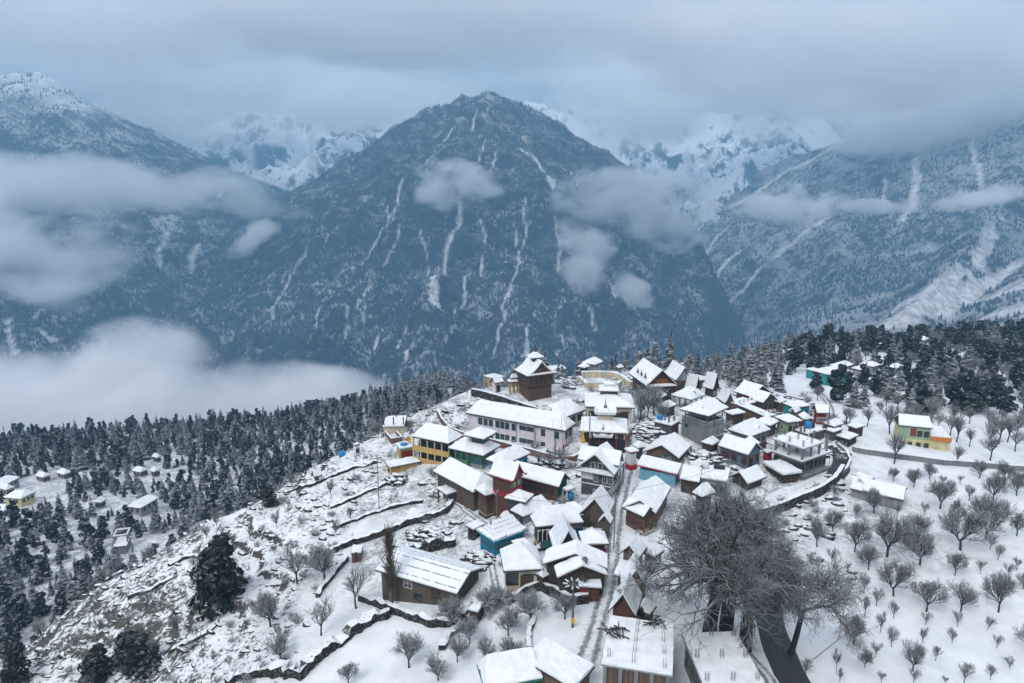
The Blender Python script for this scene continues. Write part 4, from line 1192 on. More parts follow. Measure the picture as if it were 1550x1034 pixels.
# --- left of the street
f = house('house', 'cream flat roofed house with rusty roof posts on the ridge above the brick shell', (579, 647), (612, 646.5), (616, 631), 'cream', base=(612, 657), roof='flat', slope=0, fascia='greyf', ins=.2)
for x, y in ((.1, .05), (.1, .95), (.9, .95), (.9, .5), (.1, .5)): column(f, f['Lu'] * x, f['Lw'] * y, f['e'] + .2, f['e'] + 2.0, .12, 'rust')
fr = frame_from((582, 653), (592, 664), (609, 661), base=(592, 674)); e = fr['ze'] - fr['g']; Lx, Ly = fr['Lu'], fr['Lw']
o = empty('brick_shell', (fr['b'].x, fr['b'].y, fr['g']), fr['rz'], 'roofless red brick shell of a room below the cream flat house', 'brick building')
for a in ((0, Lx, 0, .25), (0, Lx, Ly - .25, Ly), (0, .25, .25, Ly - .25), (Lx - .25, Lx, .25, Ly - .25)):
    m = MB(); m.box(*a, -1, e); w = m.build('wall', M['brick'], o)
    m = MB(); m.box(*a, e + .003, e + .14); m.build('snow_cover', M['snow'], w)
m = MB(); m.box(.25, Lx - .25, .25, Ly - .25, .1, .25); m.build('floor', M['brown'], o)
f = house('house', 'little yellow flat roofed house with a blue tarpaulin and a yellow dish on top', (599, 673), (604.5, 681), (625, 677), 'yellow', 2.3, roof='flat', slope=0, fascia='blue', ins=.15)
DR(f, 'R', .35, .9, 1.8, 'redwall'); DR(f, 'R', .7, .9, 1.8, 'redwall')
m = MB(); m.lathe([(.8, 0), (.75, .25), (.3, .4)], 8, (f['Lu'] * .45, f['Lw'] * .45, f['e'] + .42)); m.build('tarpaulin', M['tank'], f['root'])
m = MB(); m.tube((0, 0, 0), (0, 0, .9), .05); m.build('dish_mast', M['steel'], f['root'], (f['Lu'] * .8, f['Lw'] * .6, f['e'] + .2))
m = MB(); m.lathe([(.02, 0), (.35, .06), (.62, .22), (.66, .30), (.60, .26), (.33, .12), (.03, .05)], 14); d = m.build('dish', M['gold'], f['root'], (f['Lu'] * .8, f['Lw'] * .6, f['e'] + 1.15)); d.rotation_euler = (R(60), 0, R(30))
f = house('house', 'windowless yellow block with a thin lean-to snow roof below the veranda building', (584, 701), (590, 709.5), (637, 700), 'yellow', base=(590, 722.5), roof='flat', slope=.02, fascia='fascia', ins=.3, st=.16)
WR(f, 'L', 1, 1.6, .8, .9, 'dframe')
f = house('veranda_building', 'yellow two storey building with open verandas and a hipped snow roof', (623, 662), (679, 673.5), (706, 662), 'brown', base=(679, 708), axis='y', k=.7, rh=2.2, ins=1.3)
e = f['e']
band(f, -1, e - 4.9, 'brick', 'plinth', 1.1, 'L')
for z in (e - 2.5, e - 4.9): gallery(f['root'], 'L', f, z, 'yellow', 'yellow', 2.5, 1.2, 6, .95, .1)
for z in (2.2, 4.7):
    for t in (.12, .3, .48, .66, .84): window(f['root'], 'L', f['Lw'] * t, e - z, 1.3, 1.4, 0, 0, 1.3, 'dframe', 'grid')
f = house('green_school_house', 'green building with a stepped two tier hipped snow roof and glazed corner', (678, 680), (732, 692), (767, 678), 'green', base=(732, 718), axis='y', k=.8, rh=2.0, ins=.9, fascia='fascia')
e, Lx, Ly = f['e'], f['Lu'], f['Lw']
band(f, e - 2.1, e - 1.0, 'gframe', 'glazed_band', .05); band(f, e - 3.1, e - 2.15, 'grey', 'spandrel', .06)
for z in (e - 2.2, e - 4.6): gallery(f['root'], 'L', f, z, 'grey', 'green', 2.2, .85, 4, .7, .04, .45, 1.0, 'green')
for t in (.14, .32): window(f['root'], 'L', Ly * t, e - 4.4, 1.4, 1.2, 0, 0, .9, 'gframe', 'grid')
WR(f, 'R', 4, 2.0, 1.2, 1.0, 'gframe'); WR(f, 'R', 3, 4.6, 1.2, 1.2, 'gframe')
x0, x1, y0, y1 = Lx * .22, Lx * .80, Ly * .12, Ly * .56
m = MB(); m.box(x0 + .6, x1 - .6, y0 + .6, y1 - .6, e + .8, e + 2.9); q = m.build('clerestory', M['dkgreen'], f['root'])
add_roof(f['root'], x1 - x0 + 1.2, y1 - y0 + 1.2, e + 2.9, 1.2, 'x', .9, x0=x0 - .6, y0=y0 - .6, name='upper_roof')
for t in (.3, .5, .7):
    fm, gm = window_mesh(1.0, 1.0, 'gframe', 'grid')
    w = link('window', fm, f['root']); w.location = (x0 + .588, y0 + (y1 - y0) * t + .5, e + 1.6); w.rotation_euler = (0, 0, -math.pi / 2); link('pane', gm, w)
    w = link('window', fm, f['root']); w.location = (x0 + (x1 - x0) * t - .5, y0 + .588, e + 1.6); link('pane', gm, w)
f = house('painted_house', 'house with a blue mural wall and hipped snow roof beside the green building', (733, 698), (762, 706.5), (804, 688), 'mural', 3.6, k=.85, rh=1.6, axis='x')
band(f, -.5, f['e'] - 2.4, 'bluewood', 'dado', .03, 'R'); WR(f, 'R', 6, 2.1, 1.1, 1.2, 'dframe')
f = house('long_hall', 'long windowless brown hall with a big plain snow roof above the terraced fields', (655, 715), (716, 748), (760, 735), 'brown', 3.7, axis='y', k=.45, rh=2.2, ins=.6)
WR(f, 'L', 2, 1.5, .7, .6, 'dframe', 'bare', .6, .95)
f = house('porch_shed', 'lean-to porch roof on posts against the long brown hall', (661, 742), (676, 751), (696, 744), 'wood', 2.3, roof='flat', posts=True, slope=.04, cat='shed', ins=.2)
# wooden monastery with the red trim
f = house('timber_monastery', 'red brown timber monastery with a flared upper roof and red trimmed gable', (714, 743), (734.5, 753), (772, 742), 'rwood', base=(734, 795), axis='x', k=.6, rh=1.5, ins=.5, cat='monastery')
e, Lx, Ly = f['e'], f['Lu'], f['Lw']
band(f, e - 3.6, e - 3.4, 'grey', 'string_course', .10); band(f, e - 3.3, e - 1.5, 'wood', 'carved_band', .04)
WR(f, 'L', 1, 3.2, 1.1, 1.3, 'dframe'); WR(f, 'R', 2, 3.1, 1.1, 1.3, 'dframe'); WR(f, 'R', 2, 1.3, 1.6, .7, 'dframe')
u = frame_from((737, 722), (775, 733.5), (806, 723), z=f['ze'] + 3.0)
um = empty('timber_monastery', (u['b'].x, u['b'].y, f['g']), u['rz'])     # upper storey, joined to the monastery below
um.name = 'upper_storey'
um.parent = f['root']; um.matrix_parent_inverse = (Matrix.Translation(f['root'].location) @ Matrix.Rotation(f['rz'], 4, 'Z')).inverted()
ue = u['ze'] - f['g']
m = MB(); m.box(.7, u['Lu'] - .7, .7, u['Lw'] - .7, -1, ue - .01); m.build('upper_wall', M['rwood'], um)
m = MB(); m.box(.6, u['Lu'] - .6, .6, .698, ue - 2.6, ue - 1.3); m.box(.6, .698, .7, u['Lw'] - .6, ue - 2.9, ue - 2.2); m.build('red_band', M['red'], um)
add_roof(um, u['Lu'], u['Lw'], ue, 2.6, 'y', 0, 1.5, 5, .35, 'redf')
m = MB(); n = 7; W0 = u['Lu']
prof = [(t * W0 / 2, ue + 2.5 * t ** 1.5) for t in np.linspace(.12, 1, n)]
pl = prof + [(W0 - a, b) for a, b in prof[::-1][1:]]
V = [(a, .45, b) for a, b in pl] + [(a, .6, b) for a, b in pl]; k = len(pl)
m.add(V, [tuple(range(k)), tuple(range(2 * k - 1, k - 1, -1))] + [(i, (i + 1) % k, k + (i + 1) % k, k + i) for i in range(k)]); m.build('gable', M['red'], um)
m = MB(); m.add([(W0 * .36, .43, ue + .55), (W0 * .64, .43, ue + .55), (W0 * .5, .43, ue + 1.7), (W0 * .36, .447, ue + .55), (W0 * .64, .447, ue + .55), (W0 * .5, .447, ue + 1.7)], [(0, 1, 2), (5, 4, 3), (0, 3, 4, 1), (1, 4, 5, 2), (2, 5, 3, 0)]); m.build('gable_panel', M['bluewood'], um)
for i in range(5):
    m = MB(); m.box(W0 * (.18 + .15 * i), W0 * (.18 + .15 * i) + .5, .66, .698, ue - 1.2, ue - .3); m.build('carved_panel', M['gold'] if i % 2 else M['bluewood'], um)
f = house('tiered_house', 'teal trimmed house with two stacked hipped snow roofs right of the timber monastery', (772, 774), (792, 785), (836, 767), 'grey', base=(792, 801), k=.6, rh=1.5, axis='x')
WR(f, 'L', 2, 1.5, .9, 1.0, 'gframe'); band(f, f['e'] - 1.9, f['e'] - 1.6, 'gframe', 'trim', .06)
u = frame_from((763, 756), (796, 763), (821, 753.5), z=f['ze'] + 1.9)
um = empty('upper_storey', (u['b'].x, u['b'].y, f['g']), u['rz']); um.parent = f['root']
um.matrix_parent_inverse = (Matrix.Translation(f['root'].location) @ Matrix.Rotation(f['rz'], 4, 'Z')).inverted(); ue = u['ze'] - f['g']
m = MB(); m.box(.6, u['Lu'] - .6, .6, u['Lw'] - .6, .2, ue - .01); m.build('upper_wall', M['dwood'], um)
add_roof(um, u['Lu'], u['Lw'], ue, 1.1, k=.9)
for i in range(3):
    fm, gm = window_mesh(.9, .9, 'gframe', 'grid'); w = link('window', fm, um); w.location = (.588, u['Lw'] * (.25 + .25 * i) + .4, ue - 1.2); w.rotation_euler = (0, 0, -math.pi / 2); link('pane', gm, w)
f = house('long_house', 'long low timber house with a green gable end below the school', (772, 720), (846, 739.5), (868, 728), 'rwood', 2.6, axis='y', k=0, rh=1.7, gmat='dkgreen')
band(f, -.5, f['e'] - .1, 'dkgreen', 'green_wall', .03, 'R'); WR(f, 'L', 7, 1.7, .8, .9, 'dframe')
f = house('guest_house', 'dark grey four storey guest house with green gable trim and white windows', (870, 711), (930, 721.5), (944, 700), 'dkgrey', base=(929, 761), axis='x', k=0, rh=3.0, ins=.9, fascia='greenf')
e, Lx, Ly = f['e'], f['Lu'], f['Lw']
for q, z in ((1.9, 0), (4.6, 1)): 
    for t in (.14, .28, .5): window(f['root'], 'L', Ly * t, e - q, .85, 1.4, 0, 0, .9, 'frame', 'grid')
for t in (.40, .58): window(f['root'], 'L', Ly * t, e + .35, .8, 1.2, 0, 0, .9, 'frame', 'bare')
for q in (2.15, 4.85): band(f, e - q - .3, e - q - .12, 'white', 'string_course', .12)
skirt(f, e + .1, .9, .25, 'greenf', faces='L')
m = MB(); m.box(.86, .898, Ly * .58, Ly * .88, e - 1.6, e - .5); m.build('signboard', M['white'], f['root'])
for z in (e - 2.6, e - 5.2): gallery(f['root'], 'R', f, z, 'grey', 'frame', 2.4, .9, 4, .8, 0, 0, 1, 'grey', False)
add_roof(f['root'], Lx * .42, Ly * 1.06, e + .9, 2.0, 'y', 0, x0=Lx * .30, y0=-Ly * .03, mat='greenf', name='cross_roof')
g = MB(); g.box(Lx * .34, Lx * .68, .4, Ly - .4, e, e + .9); g.build('cross_gable', M['dkgreen'], f['root'])
fr = frame_from((851, 741), (858, 745), (871, 741), h=2.0); e = fr['ze'] - fr['g']; Lx, Ly = fr['Lu'], fr['Lw']
o = empty('tank_stand', (fr['b'].x, fr['b'].y, fr['g']), fr['rz'], 'white framed stand with a snow roof sheltering a blue water tank', 'tank stand')
for x in (.1, Lx - .1):
    for y in (.1, Ly - .1):
        m = MB(); m.box(x - .08, x + .08, y - .08, y + .08, -.8, e); m.build('post', M['frame'], o)
m = MB(); m.box(0, Lx, 0, Ly, .25, .4); m.build('deck', M['grey'], o); flat_roof(o, Lx, Ly, e, 'greyf', slope=.03)
tank(tuple(o.matrix_world.inverted().inverted() @ Vector((0, 0, 0)) if 0 else fr['b'].xy.to_3d() + fr['u'] * Lx * .6 + fr['w'] * Ly * .45 + Vector((0, 0, fr['g'] + .401))), 'blue water tank standing in the white framed stand by the grey guest house', 'tank', .62, 1.2)
f = house('shed', 'low flat snow roof between the tank stand and the brown gabled house', (856, 765), (876, 783), (886, 776), 'concrete', 2.0, roof='flat', ins=.15)
f = house('house', 'old brown house with a steep gable front beside the main street', (878, 778), (921, 786), (931, 763), 'brown', base=(915, 806), axis='x', k=0, rh=2.7, snow='tin2', p=1.1, rows=3)
WR(f, 'L', 1, 2.4, 1.2, 1.3, 'dframe', a=.45, b=.75); DR(f, 'L', .8, .9, 1.9, 'dwood')
m = MB(); m.tube((.1, f['Lw'] * .8, -.2), (.1, f['Lw'] * .8, f['e'] - .3), .07); m.tube((-.5, f['Lw'] * .65, -.2), (-.3, f['Lw'] * .70, f['e'] - 1.2), .07); m.build('prop', M['wood'], f['root'])
f = house('hut', 'little gabled hut tucked against the front of the old brown house', (904, 793.5), (924, 796), (929, 787), 'brown', 2.6, axis='x', k=0, rh=1.2)
m = MB(); m.box(f['Lu'] * .2, f['Lu'] * .2 + .2, f['Lw'] * .4, f['Lw'] * .4 + .2, f['e'] + .5, f['e'] + 1.1); m.build('flue', M['steel'], f['root'])
f = house('shed', 'small square shed roof below the timber monastery', (706, 797), (717, 804), (734, 796), 'stone', 1.9, roof='flat', slope=.03, ins=.3)
f = house('blue_house', 'bright blue boarded house with thin snow on its flared roof', (713, 808), (748, 824.5), (800, 805), 'bluewood', base=(748, 849), axis='x', k=.55, rh=2.0, p=1.3, rows=4, flare=.2, fascia='bluef', snow='tin')
band(f, -1, f['e'] - 2.7, 'wood', 'plinth', .03); WR(f, 'R', 6, 1.5, 1.1, 1.0, 'bluef'); WR(f, 'L', 3, 1.5, 1.1, 1.0, 'bluef'); WR(f, 'L', 2, 4.0, 1.0, 1.0, 'dframe')
m = MB(); Ly = f['Lw']; xx = 1.0
m.add([(xx, Ly * .36, f['e'] + .7), (xx, Ly * .64, f['e'] + .7), (xx + .1, Ly * .5, f['e'] + 2.5), (xx + 1.6, Ly * .5, f['e'] + 1.7)], [(1, 0, 2), (0, 3, 2), (3, 1, 2), (0, 1, 3)]); m.build('gablet', M['bluef'], f['root'])
f = house('painted_house', 'yellow house with a dark painted balcony of white rings under a hipped snow roof', (798.5, 784), (810.5, 800.5), (884, 793), 'yellow', base=(811, 843), axis='x', k=.8, rh=2.2, ins=.6)
e, Lx, Ly = f['e'], f['Lu'], f['Lw']
m = MB(); m.box(.7, Lx * .62, -.5, .59, e - 2.9, e - 2.75); m.box(.7, Lx * .62, -.5, -.42, e - 2.747, e - 1.75); b = m.build('balcony', M['gframe'], f['root'])
for i in range(6):
    x = Lx * (.10 + .09 * i)
    q = MB(); q.lathe([(.34, 0), (.34, .05), (.2, .05), (.2, 0)], 14); w = q.build('painted_ring', M['frame'], b, (x, -.425, e - 2.25)); w.rotation_euler = (math.pi / 2, 0, 0)
    q = MB(); q.box(x - .5, x - .38, -.5, -.38, e - 1.747, e - .01); q.add([(x - .38, -.46, e - .35), (x + .05, -.46, e - .012), (x - .38, -.46, e - .012), (x - .38, -.40, e - .35), (x + .05, -.40, e - .012), (x - .38, -.40, e - .012)], [(0, 1, 2), (5, 4, 3), (0, 3, 4, 1)]); q.build('balcony_post', M['frame'], b)
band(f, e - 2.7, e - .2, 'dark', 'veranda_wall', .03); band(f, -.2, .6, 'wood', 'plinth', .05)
m = MB(); m.box(Lx * .64, Lx - .55, .55, .598, e - 3.4, e - .1); m.build('grey_panel', M['grey'], f['root'])
for t in (.70, .82, .93): window(f['root'], 'R', Lx * t, e - 2.2, 1.1, 1.4, 0, 0, .55, 'bluef', 'grid')
for t in (.2, .42): window(f['root'], 'R', Lx * t, e - 4.7, 1.2, 1.3, 0, 0, .6, 'dframe', 'grid')
WR(f, 'L', 2, 2.2, .8, 1.2, 'gframe'); skirt(f, e - 3.0, .8, .15, 'gframe', faces='R')
f = house('hall', 'steep curved roof showing its sheets through thin snow, beside the yellow painted house', (839, 841.5), (882, 837), (871, 806), 'brown', 2.6, axis='x', k=0, rh=3.1, p=1.45, rows=6, snow='tin2', ins=.6)
DR(f, 'L', .35, .9, 1.8, 'dwood')
f = house('house', 'low red timber house with a pyramid snow roof on the left side of the street', (881, 827), (922, 825.8), (918, 807), 'rwood', 2.2, rh=1.1, k=.9, axis='y')
WR(f, 'L', 5, 1.6, .9, 1.0, 'rframe')
f = house('house', 'broad low gabled house with a wide snow roof at the lower end of the street', (821.5, 856), (920, 863.5), (920, 842), 'dwood', 2.9, axis='x', k=0, rh=1.8)
WR(f, 'L', 4, 1.8, .9, 1.0, 'dframe')
f = house('house', 'dark house with a satellite dish on its broad gable before the wide low house', (843, 877.5), (920, 873.5), (920, 856), 'dwood', 2.8, axis='x', k=0, rh=1.5)
WR(f, 'L', 3, 1.8, 1.0, 1.1, 'dframe', a=.45, b=.95); DR(f, 'L', .75, 1.0, 2.0, 'dwood')
q = MB(); q.lathe([(.02, 0), (.3, .05), (.55, .2), (.55, .24), (.3, .1), (.02, .05)], 14); d = q.build('satellite_dish', M['steel'], f['root'], (1.0, f['Lw'] * .42, f['e'] + 1.75)); d.rotation_euler = (R(50), 0, R(-150))
f = house('shed', 'red boarded shed with a flat snow roof beside the foot of the street', (875, 892), (912, 892.6), (914, 875), 'redwall', 1.9, roof='flat', slope=.05, ins=.35, axis='y')
DR(f, 'L', .35, 1.2, 1.6, 'rwood')
q = MB(); q.lathe([(.02, 0), (.3, .05), (.5, .2), (.5, .24), (.3, .1), (.02, .05)], 14); d = q.build('satellite_dish', M['dwood'], f['root'], (1.0, f['Lw'] * .75, f['e'] + .9)); d.rotation_euler = (R(60), 0, R(-120))
f = house('house', 'white walled house with a plain pyramid snow roof above the orchard garden', (762, 868), (822.5, 864), (813, 831), 'cream', 2.9, k=.92, rh=2.3, ins=.6, axis='x')
WR(f, 'L', 1, 1.9, 1.5, 1.2, 'dframe', a=.30, b=.44); WR(f, 'L', 1, 2.2, 1.7, 1.8, 'dframe', a=.62, b=.92); band(f, -1.2, -.05, 'stone', 'plinth', .2, 'LR'); DR(f, 'L', .45, 1.0, 1.9, 'dwood')
f = house('shed', 'flat snow covered shed between the blue and yellow houses', (773, 822), (785, 833.5), (807, 829), 'wood', 2.6, roof='flat', ins=.2)

# --- right of the street, lower part
f = house('house', 'small gabled house with a snow porch roof on the right side of the lower street', (933.5, 844.5), (967, 849), (980, 830), 'wood', 3.3, axis='x', k=0, rh=1.6)
u = frame_from((931, 865), (968, 865.5), (970, 849), z=f['ze'] - 1.0)
o = f['root']; m = slab_from([[(-2.2, .2, f['e'] - 1.7), (.3, .2, f['e'] - .9), (.3, f['Lw'] - .2, f['e'] - .9), (-2.2, f['Lw'] - .2, f['e'] - 1.7)]], .12, 'porch_roof', M['fascia'], o, (0, 0, 0))
slab_from([[(-2.2, .2, f['e'] - 1.7), (.3, .2, f['e'] - .9), (.3, f['Lw'] - .2, f['e'] - .9), (-2.2, f['Lw'] - .2, f['e'] - 1.7)]], .24, 'snow_cover', M['snow'], m, (0, 0, .121), jit=.08, cuts=5)
m = MB(); m.box(-1.7, f['ins'] - .01, .6, f['Lw'] - .6, -.6, f['e'] - 1.75); m.build('porch_wall', M['dwood'], o)
f = house('house', 'curved gable roof with a bare brown end, squeezed beside the great bare tree', (940, 893), (984, 894), (980, 868), 'wood', 2.8, axis='x', k=0, rh=2.4, p=1.3, rows=4)
f = house('house', 'steep gabled house with a satellite dish before the big flat roof', (918.5, 932), (963, 936.5), (973, 902), 'rwood', 3.0, axis='x', k=0, rh=2.5, p=1.1, rows=3)
WR(f, 'L', 2, 1.8, .9, 1.0, 'dframe')
q = MB(); q.tube((0, 0, 0), (0, 0, 1.2), .04); q.lathe([(.02, 1.2), (.3, 1.25), (.45, 1.36), (.45, 1.4), (.3, 1.3), (.02, 1.25)], 12); q.build('satellite_dish', M['grey'], f['root'], (.8, f['Lw'] * .62, f['e'] + 1.2))
f = house('flat_building', 'large flat roofed building with rows of rebar columns at the foot of the street', (908.5, 1012), (1018.5, 1026), (1021, 950), 'vwood', 4.2, roof='flat', slope=0, ins=.3, fascia='greyf', st=.3)
Lx, Ly, e = f['Lu'], f['Lw'], f['e']
for x, y in ((.1, .12), (.35, .14), (.6, .16), (.85, .18), (.1, .55), (.3, .55), (.5, .55), (.7, .55), (.88, .55), (.12, .9), (.5, .9)): rebar(f, Lx * x, Ly * y, e + .3, 1.1, .12, 'steel')
for i in range(5):
    m = MB(); y = .3 + (Ly - .9) * i / 4; m.box(.12, .295, y, y + .35, -1.5, e - .01); m.build('column', M['concrete'], f['root'])
m = MB()
for i in range(14):
    a = rng.uniform(0, 3.1); x = Lx * .62 + rng.uniform(-.8, .8); y = Ly * .86 + rng.uniform(-.8, 1.2); dx, dy = math.cos(a) * .9, math.sin(a) * .9
    m.tube((x - dx, y - dy, e + .5 + i * .04), (x + dx, y + dy, e + .6 + i * .04), .07, n=4)
m.build('timber_pile', M['dwood'], f['root'])
m = MB()
for i in range(12):
    a = rng.uniform(0, 3.1); x = Lx * .93 + rng.uniform(-.8, .6); y = Ly * .28 + rng.uniform(-.8, .8); dx, dy = math.cos(a) * .8, math.sin(a) * .8
    m.tube((x - dx, y - dy, e + .5 + i * .04), (x + dx, y + dy, e + .6 + i * .05), .06, n=4)
m.build('rubble', M['wstone'], f['root'])
f = house('flat_building', 'unfinished concrete building with a slanting flat snow roof under the great bare tree', (1031, 962), (1066, 1046), (1160, 1044), 'concrete', 3.6, roof='flat', slope=0, ins=.4, fascia='concrete', st=.3)
for x, y in ((.08, .1), (.5, .1), (.9, .1), (.08, .5), (.5, .5), (.9, .5), (.5, .92), (.9, .92)): rebar(f, f['Lu'] * x, f['Lw'] * y, f['e'] + .3, 1.1, .14, 'steel')
WR(f, 'L', 3, 2.2, 1.6, 1.6, 'dframe', 'bare')
f = house('green_house', 'snow buried house with a dark green wall at the bottom of the orchard garden', (702, 1012), (733, 1046), (822, 1030), 'dkgreen', 3.0, axis='x', k=.35, rh=2.3, fascia='greenf', snow='snow')
f = house('house', 'low broad snow roof beside the lamp mast at the bottom edge', (791, 1007), (868, 1046), (882, 1003), 'wood', 2.6, roof='flat', slope=.08, axis='y', ins=.4, st=.35)

# --- right of the street, middle part
f = house('house', 'timber house with a shallow gabled snow roof and balcony stair at the street bend', (941, 769.5), (974, 785), (996, 777), 'wood', base=(964, 816), axis='y', k=0, rh=1.1)
WR(f, 'L', 3, 2.1, 1.1, 1.1, 'rframe'); gallery(f['root'], 'R', f, f['e'] - 2.3, 'cream', 'wood', 2.2, .9, 3, .8, -.3, 0, 1, 'wood', False); band(f, -1, f['e'] - 2.7, 'dkgrey', 'plinth', .03)
m = MB(); m.add([(-.8, f['Lw'] * .1, -.3), (-.8, f['Lw'] * .1 + .8, -.3), (.2, f['Lw'] * .1 + .8, f['e'] - 2.3), (.2, f['Lw'] * .1, f['e'] - 2.3), (-.6, f['Lw'] * .1, -.3), (-.6, f['Lw'] * .1 + .8, -.3), (.4, f['Lw'] * .1 + .8, f['e'] - 2.3), (.4, f['Lw'] * .1, f['e'] - 2.3)], [(0, 1, 2, 3), (7, 6, 5, 4), (0, 3, 7, 4), (1, 5, 6, 2)]); m.build('stair', M['grey'], f['root'])
f = house('house', 'large unbroken snow roof with a dark ridge gap behind the timber balcony house', (951, 759), (993, 780), (1016, 741), 'wood', 3.0, axis='x', k=0, rh=1.6)
WR(f, 'L', 3, 1.9, .9, 1.0, 'dframe')
f = house('blue_hall', 'pale blue windowless hall with a flat snow roof and red trim by the street', (963.5, 711), (1026, 720), (1030, 704), 'blue', base=(1021, 740), roof='flat', slope=.10, fascia='redf', ins=.4, axis='x')
m = MB()
for i in range(6): m.box(f['Lu'] * .35, f['Lu'] * .75, -.9 - i * .0, -.1, i * .4, i * .4 + .12)
m.build('outside_steps', M['white'], f['root'])
f = house('shed', 'flat snow roofed shed adjoining the pale blue hall', (1028, 728.5), (1059, 732), (1063, 710), 'dwood', 2.5, roof='flat', slope=.05, axis='x', ins=.3)
f = house('house', 'grey house with rooftop tanks and a parapet gap left of the wooden hillside hut', (1058.5, 725), (1101, 731), (1106, 711), 'grey', 3.1, roof='flat', slope=0, ins=.35, fascia='greyf')
WR(f, 'L', 3, 2.0, 1.1, 1.1, 'dframe')
m = MB(); m.box(f['Lu'] * .75, f['Lu'] * .95, f['Lw'] * .2, f['Lw'] * .6, f['e'] + .3, f['e'] + .75); m.build('roof_light', M['dark'], f['root'])
tank(tuple(world_of(f, f['Lu'] * .7, f['Lw'] * .88, f['e'] + .4)), 'snow capped white tank on the grey flat roof above the great tree', 'tankw', .55, 1.0)
f = house('house', 'snow pyramid roof just showing above the crown of the great bare tree', (1036, 751), (1062, 755), (1084, 748), 'dwood', 2.8, rh=1.6, k=.95)
f = house('barn', 'brown boarded barn with a wide front gable left of the tall concrete block', (971.5, 687), (1028, 696), (1047, 676), 'wood', base=(1024, 708), axis='x', k=0, rh=1.9)
m = MB(); m.box(.46, .498, f['Lw'] * .30, f['Lw'] * .48, f['e'] - 1.3, f['e'] + .3); m.build('green_shutter', M['dkgreen'], f['root'])
gallery(f['root'], 'R', f, f['e'] - 2.0, 'wood', 'wood', 2.0, .7, 4, .7, -.2, 0, 1, 'wood', False)
# tall concrete block with the open roof storey
f = house('concrete_block', 'tall raw grey concrete block with a roof terrace under a dormered snow roof', (1032, 633), (1071, 646), (1097, 639), 'concrete', base=(1069, 683), roof='none', ins=0.0)
e, Lx, Ly = f['e'], f['Lu'], f['Lw']
for (a, b, c, d) in ((0, Lx, 0, .15), (0, Lx, Ly - .15, Ly), (0, .15, .15, Ly - .15), (Lx - .15, Lx, .15, Ly - .15)):
    m = MB(); m.box(a, b, c, d, e - .002, e + .75); q = m.build('parapet', M['grey'], f['root']); m = MB(); m.box(a, b, c, d, e + .753, e + .85); m.build('snow_cover', M['snow'], q)
m = MB(); m.box(.15, Lx - .15, .15, Ly - .15, e, e + .1); m.build('terrace_snow', M['snow'], f['root'])
m = MB(); m.box(Lx * .25, Lx * .92, Ly * .25, Ly * .92, e + .1, e + 2.5); m.build('roof_room', M['concrete'], f['root'])
for z in (2.1, 5.2): 
    for t in (.18, .36, .54, .8): window(f['root'], 'R', Lx * t, e - z, Lx * .15, 1.5, 0, 0, 0, 'frame', 'grid')
    band(f, e - z - .45, e - z - .25, 'white', 'sill_band', .12, 'R')
for t, z in ((.8, 1.5), (.85, 4.2), (.3, 7)): window(f['root'], 'L', Ly * t, e - z, .6, .7, 0, 0, 0, 'dframe', 'bare')
u = frame_from((1030, 620.5), (1073, 632), (1103, 618.5), z=f['ze'] + 2.6)
um = empty('roof_storey', (u['b'].x, u['b'].y, f['g']), u['rz']); um.parent = f['root']; um.matrix_parent_inverse = (Matrix.Translation(f['root'].location) @ Matrix.Rotation(f['rz'], 4, 'Z')).inverted()
ue = u['ze'] - f['g']; add_roof(um, u['Lu'], u['Lw'], ue, 1.9, 'x', .6)
for t in (.3, .68):
    m = MB(); w = 1.2; y = u['Lw'] * t; m.add([(.9, y - w, ue + .35), (.9, y + w, ue + .35), (.9, y, ue + 1.4), (2.6, y, ue + 1.3)], [(1, 0, 2), (0, 3, 2), (3, 1, 2), (0, 1, 3)]); m.build('dormer', M['dwood'], um)
for x, y in ((.12, .12), (.88, .12), (.12, .88), (.5, .12), (.12, .5)):
    m = MB(); m.box(u['Lu'] * x - .07, u['Lu'] * x + .07, u['Lw'] * y - .07, u['Lw'] * y + .07, e, ue); m.build('post', M['steel'], um)
f = house('house', 'blue grey house with dark red windows and a plain gabled snow roof', (1086, 676), (1133, 691), (1158.5, 683), 'bluegrey', base=(1133, 717), axis='y', k=0, rh=1.8, ins=.35)
for t in (.15, .48): window(f['root'], 'L', f['Lw'] * t, f['e'] - 1.9, 1.2, 1.4, 0, 0, .35, 'rframe', 'grid')
window(f['root'], 'L', f['Lw'] * .75, f['e'] - 1.8, 1.7, 1.3, 0, 0, .35, 'rframe', 'grid')
for t in (.3, .75): window(f['root'], 'R', f['Lu'] * t, f['e'] - 1.9, 1.1, 1.5, 0, 0, .35, 'rframe', 'grid')
DR(f, 'R', .3, .9, 1.9, 'dark')
f = house('house', 'broad hipped house with a tiny red roof vent above the blue grey house', (1096, 653.5), (1136, 663), (1167, 652), 'grey', 3.6, axis='x', k=.75, rh=2.1)
WR(f, 'L', 4, 2.0, 1.0, 1.1, 'frame'); band(f, -1, f['e'] - 2.2, 'rwood', 'lower_wall', .03, 'R'); WR(f, 'R', 3, 1.8, 1.0, .9, 'dframe')
dormer(f, f['Lu'] * .52, f['Lw'] * .16, .75, .9, 1.4, .9, 'R', 'red')
f = house('house', 'two gabled red brown house at the back of the village below the cedar', (1117, 592.5), (1138, 602.5), (1169, 596), 'rwood', 3.0, axis='y', k=0, rh=2.2)
WR(f, 'R', 3, 1.8, .9, 1.0, 'rframe')
f = house('house', 'grey brown house with a notched snow gable in front of the red brown back house', (1136, 604), (1155, 611.5), (1177, 606), 'brown', 2.8, axis='y', k=0, rh=1.8)
WR(f, 'R', 2, 1.8, .9, 1.0, 'dframe')
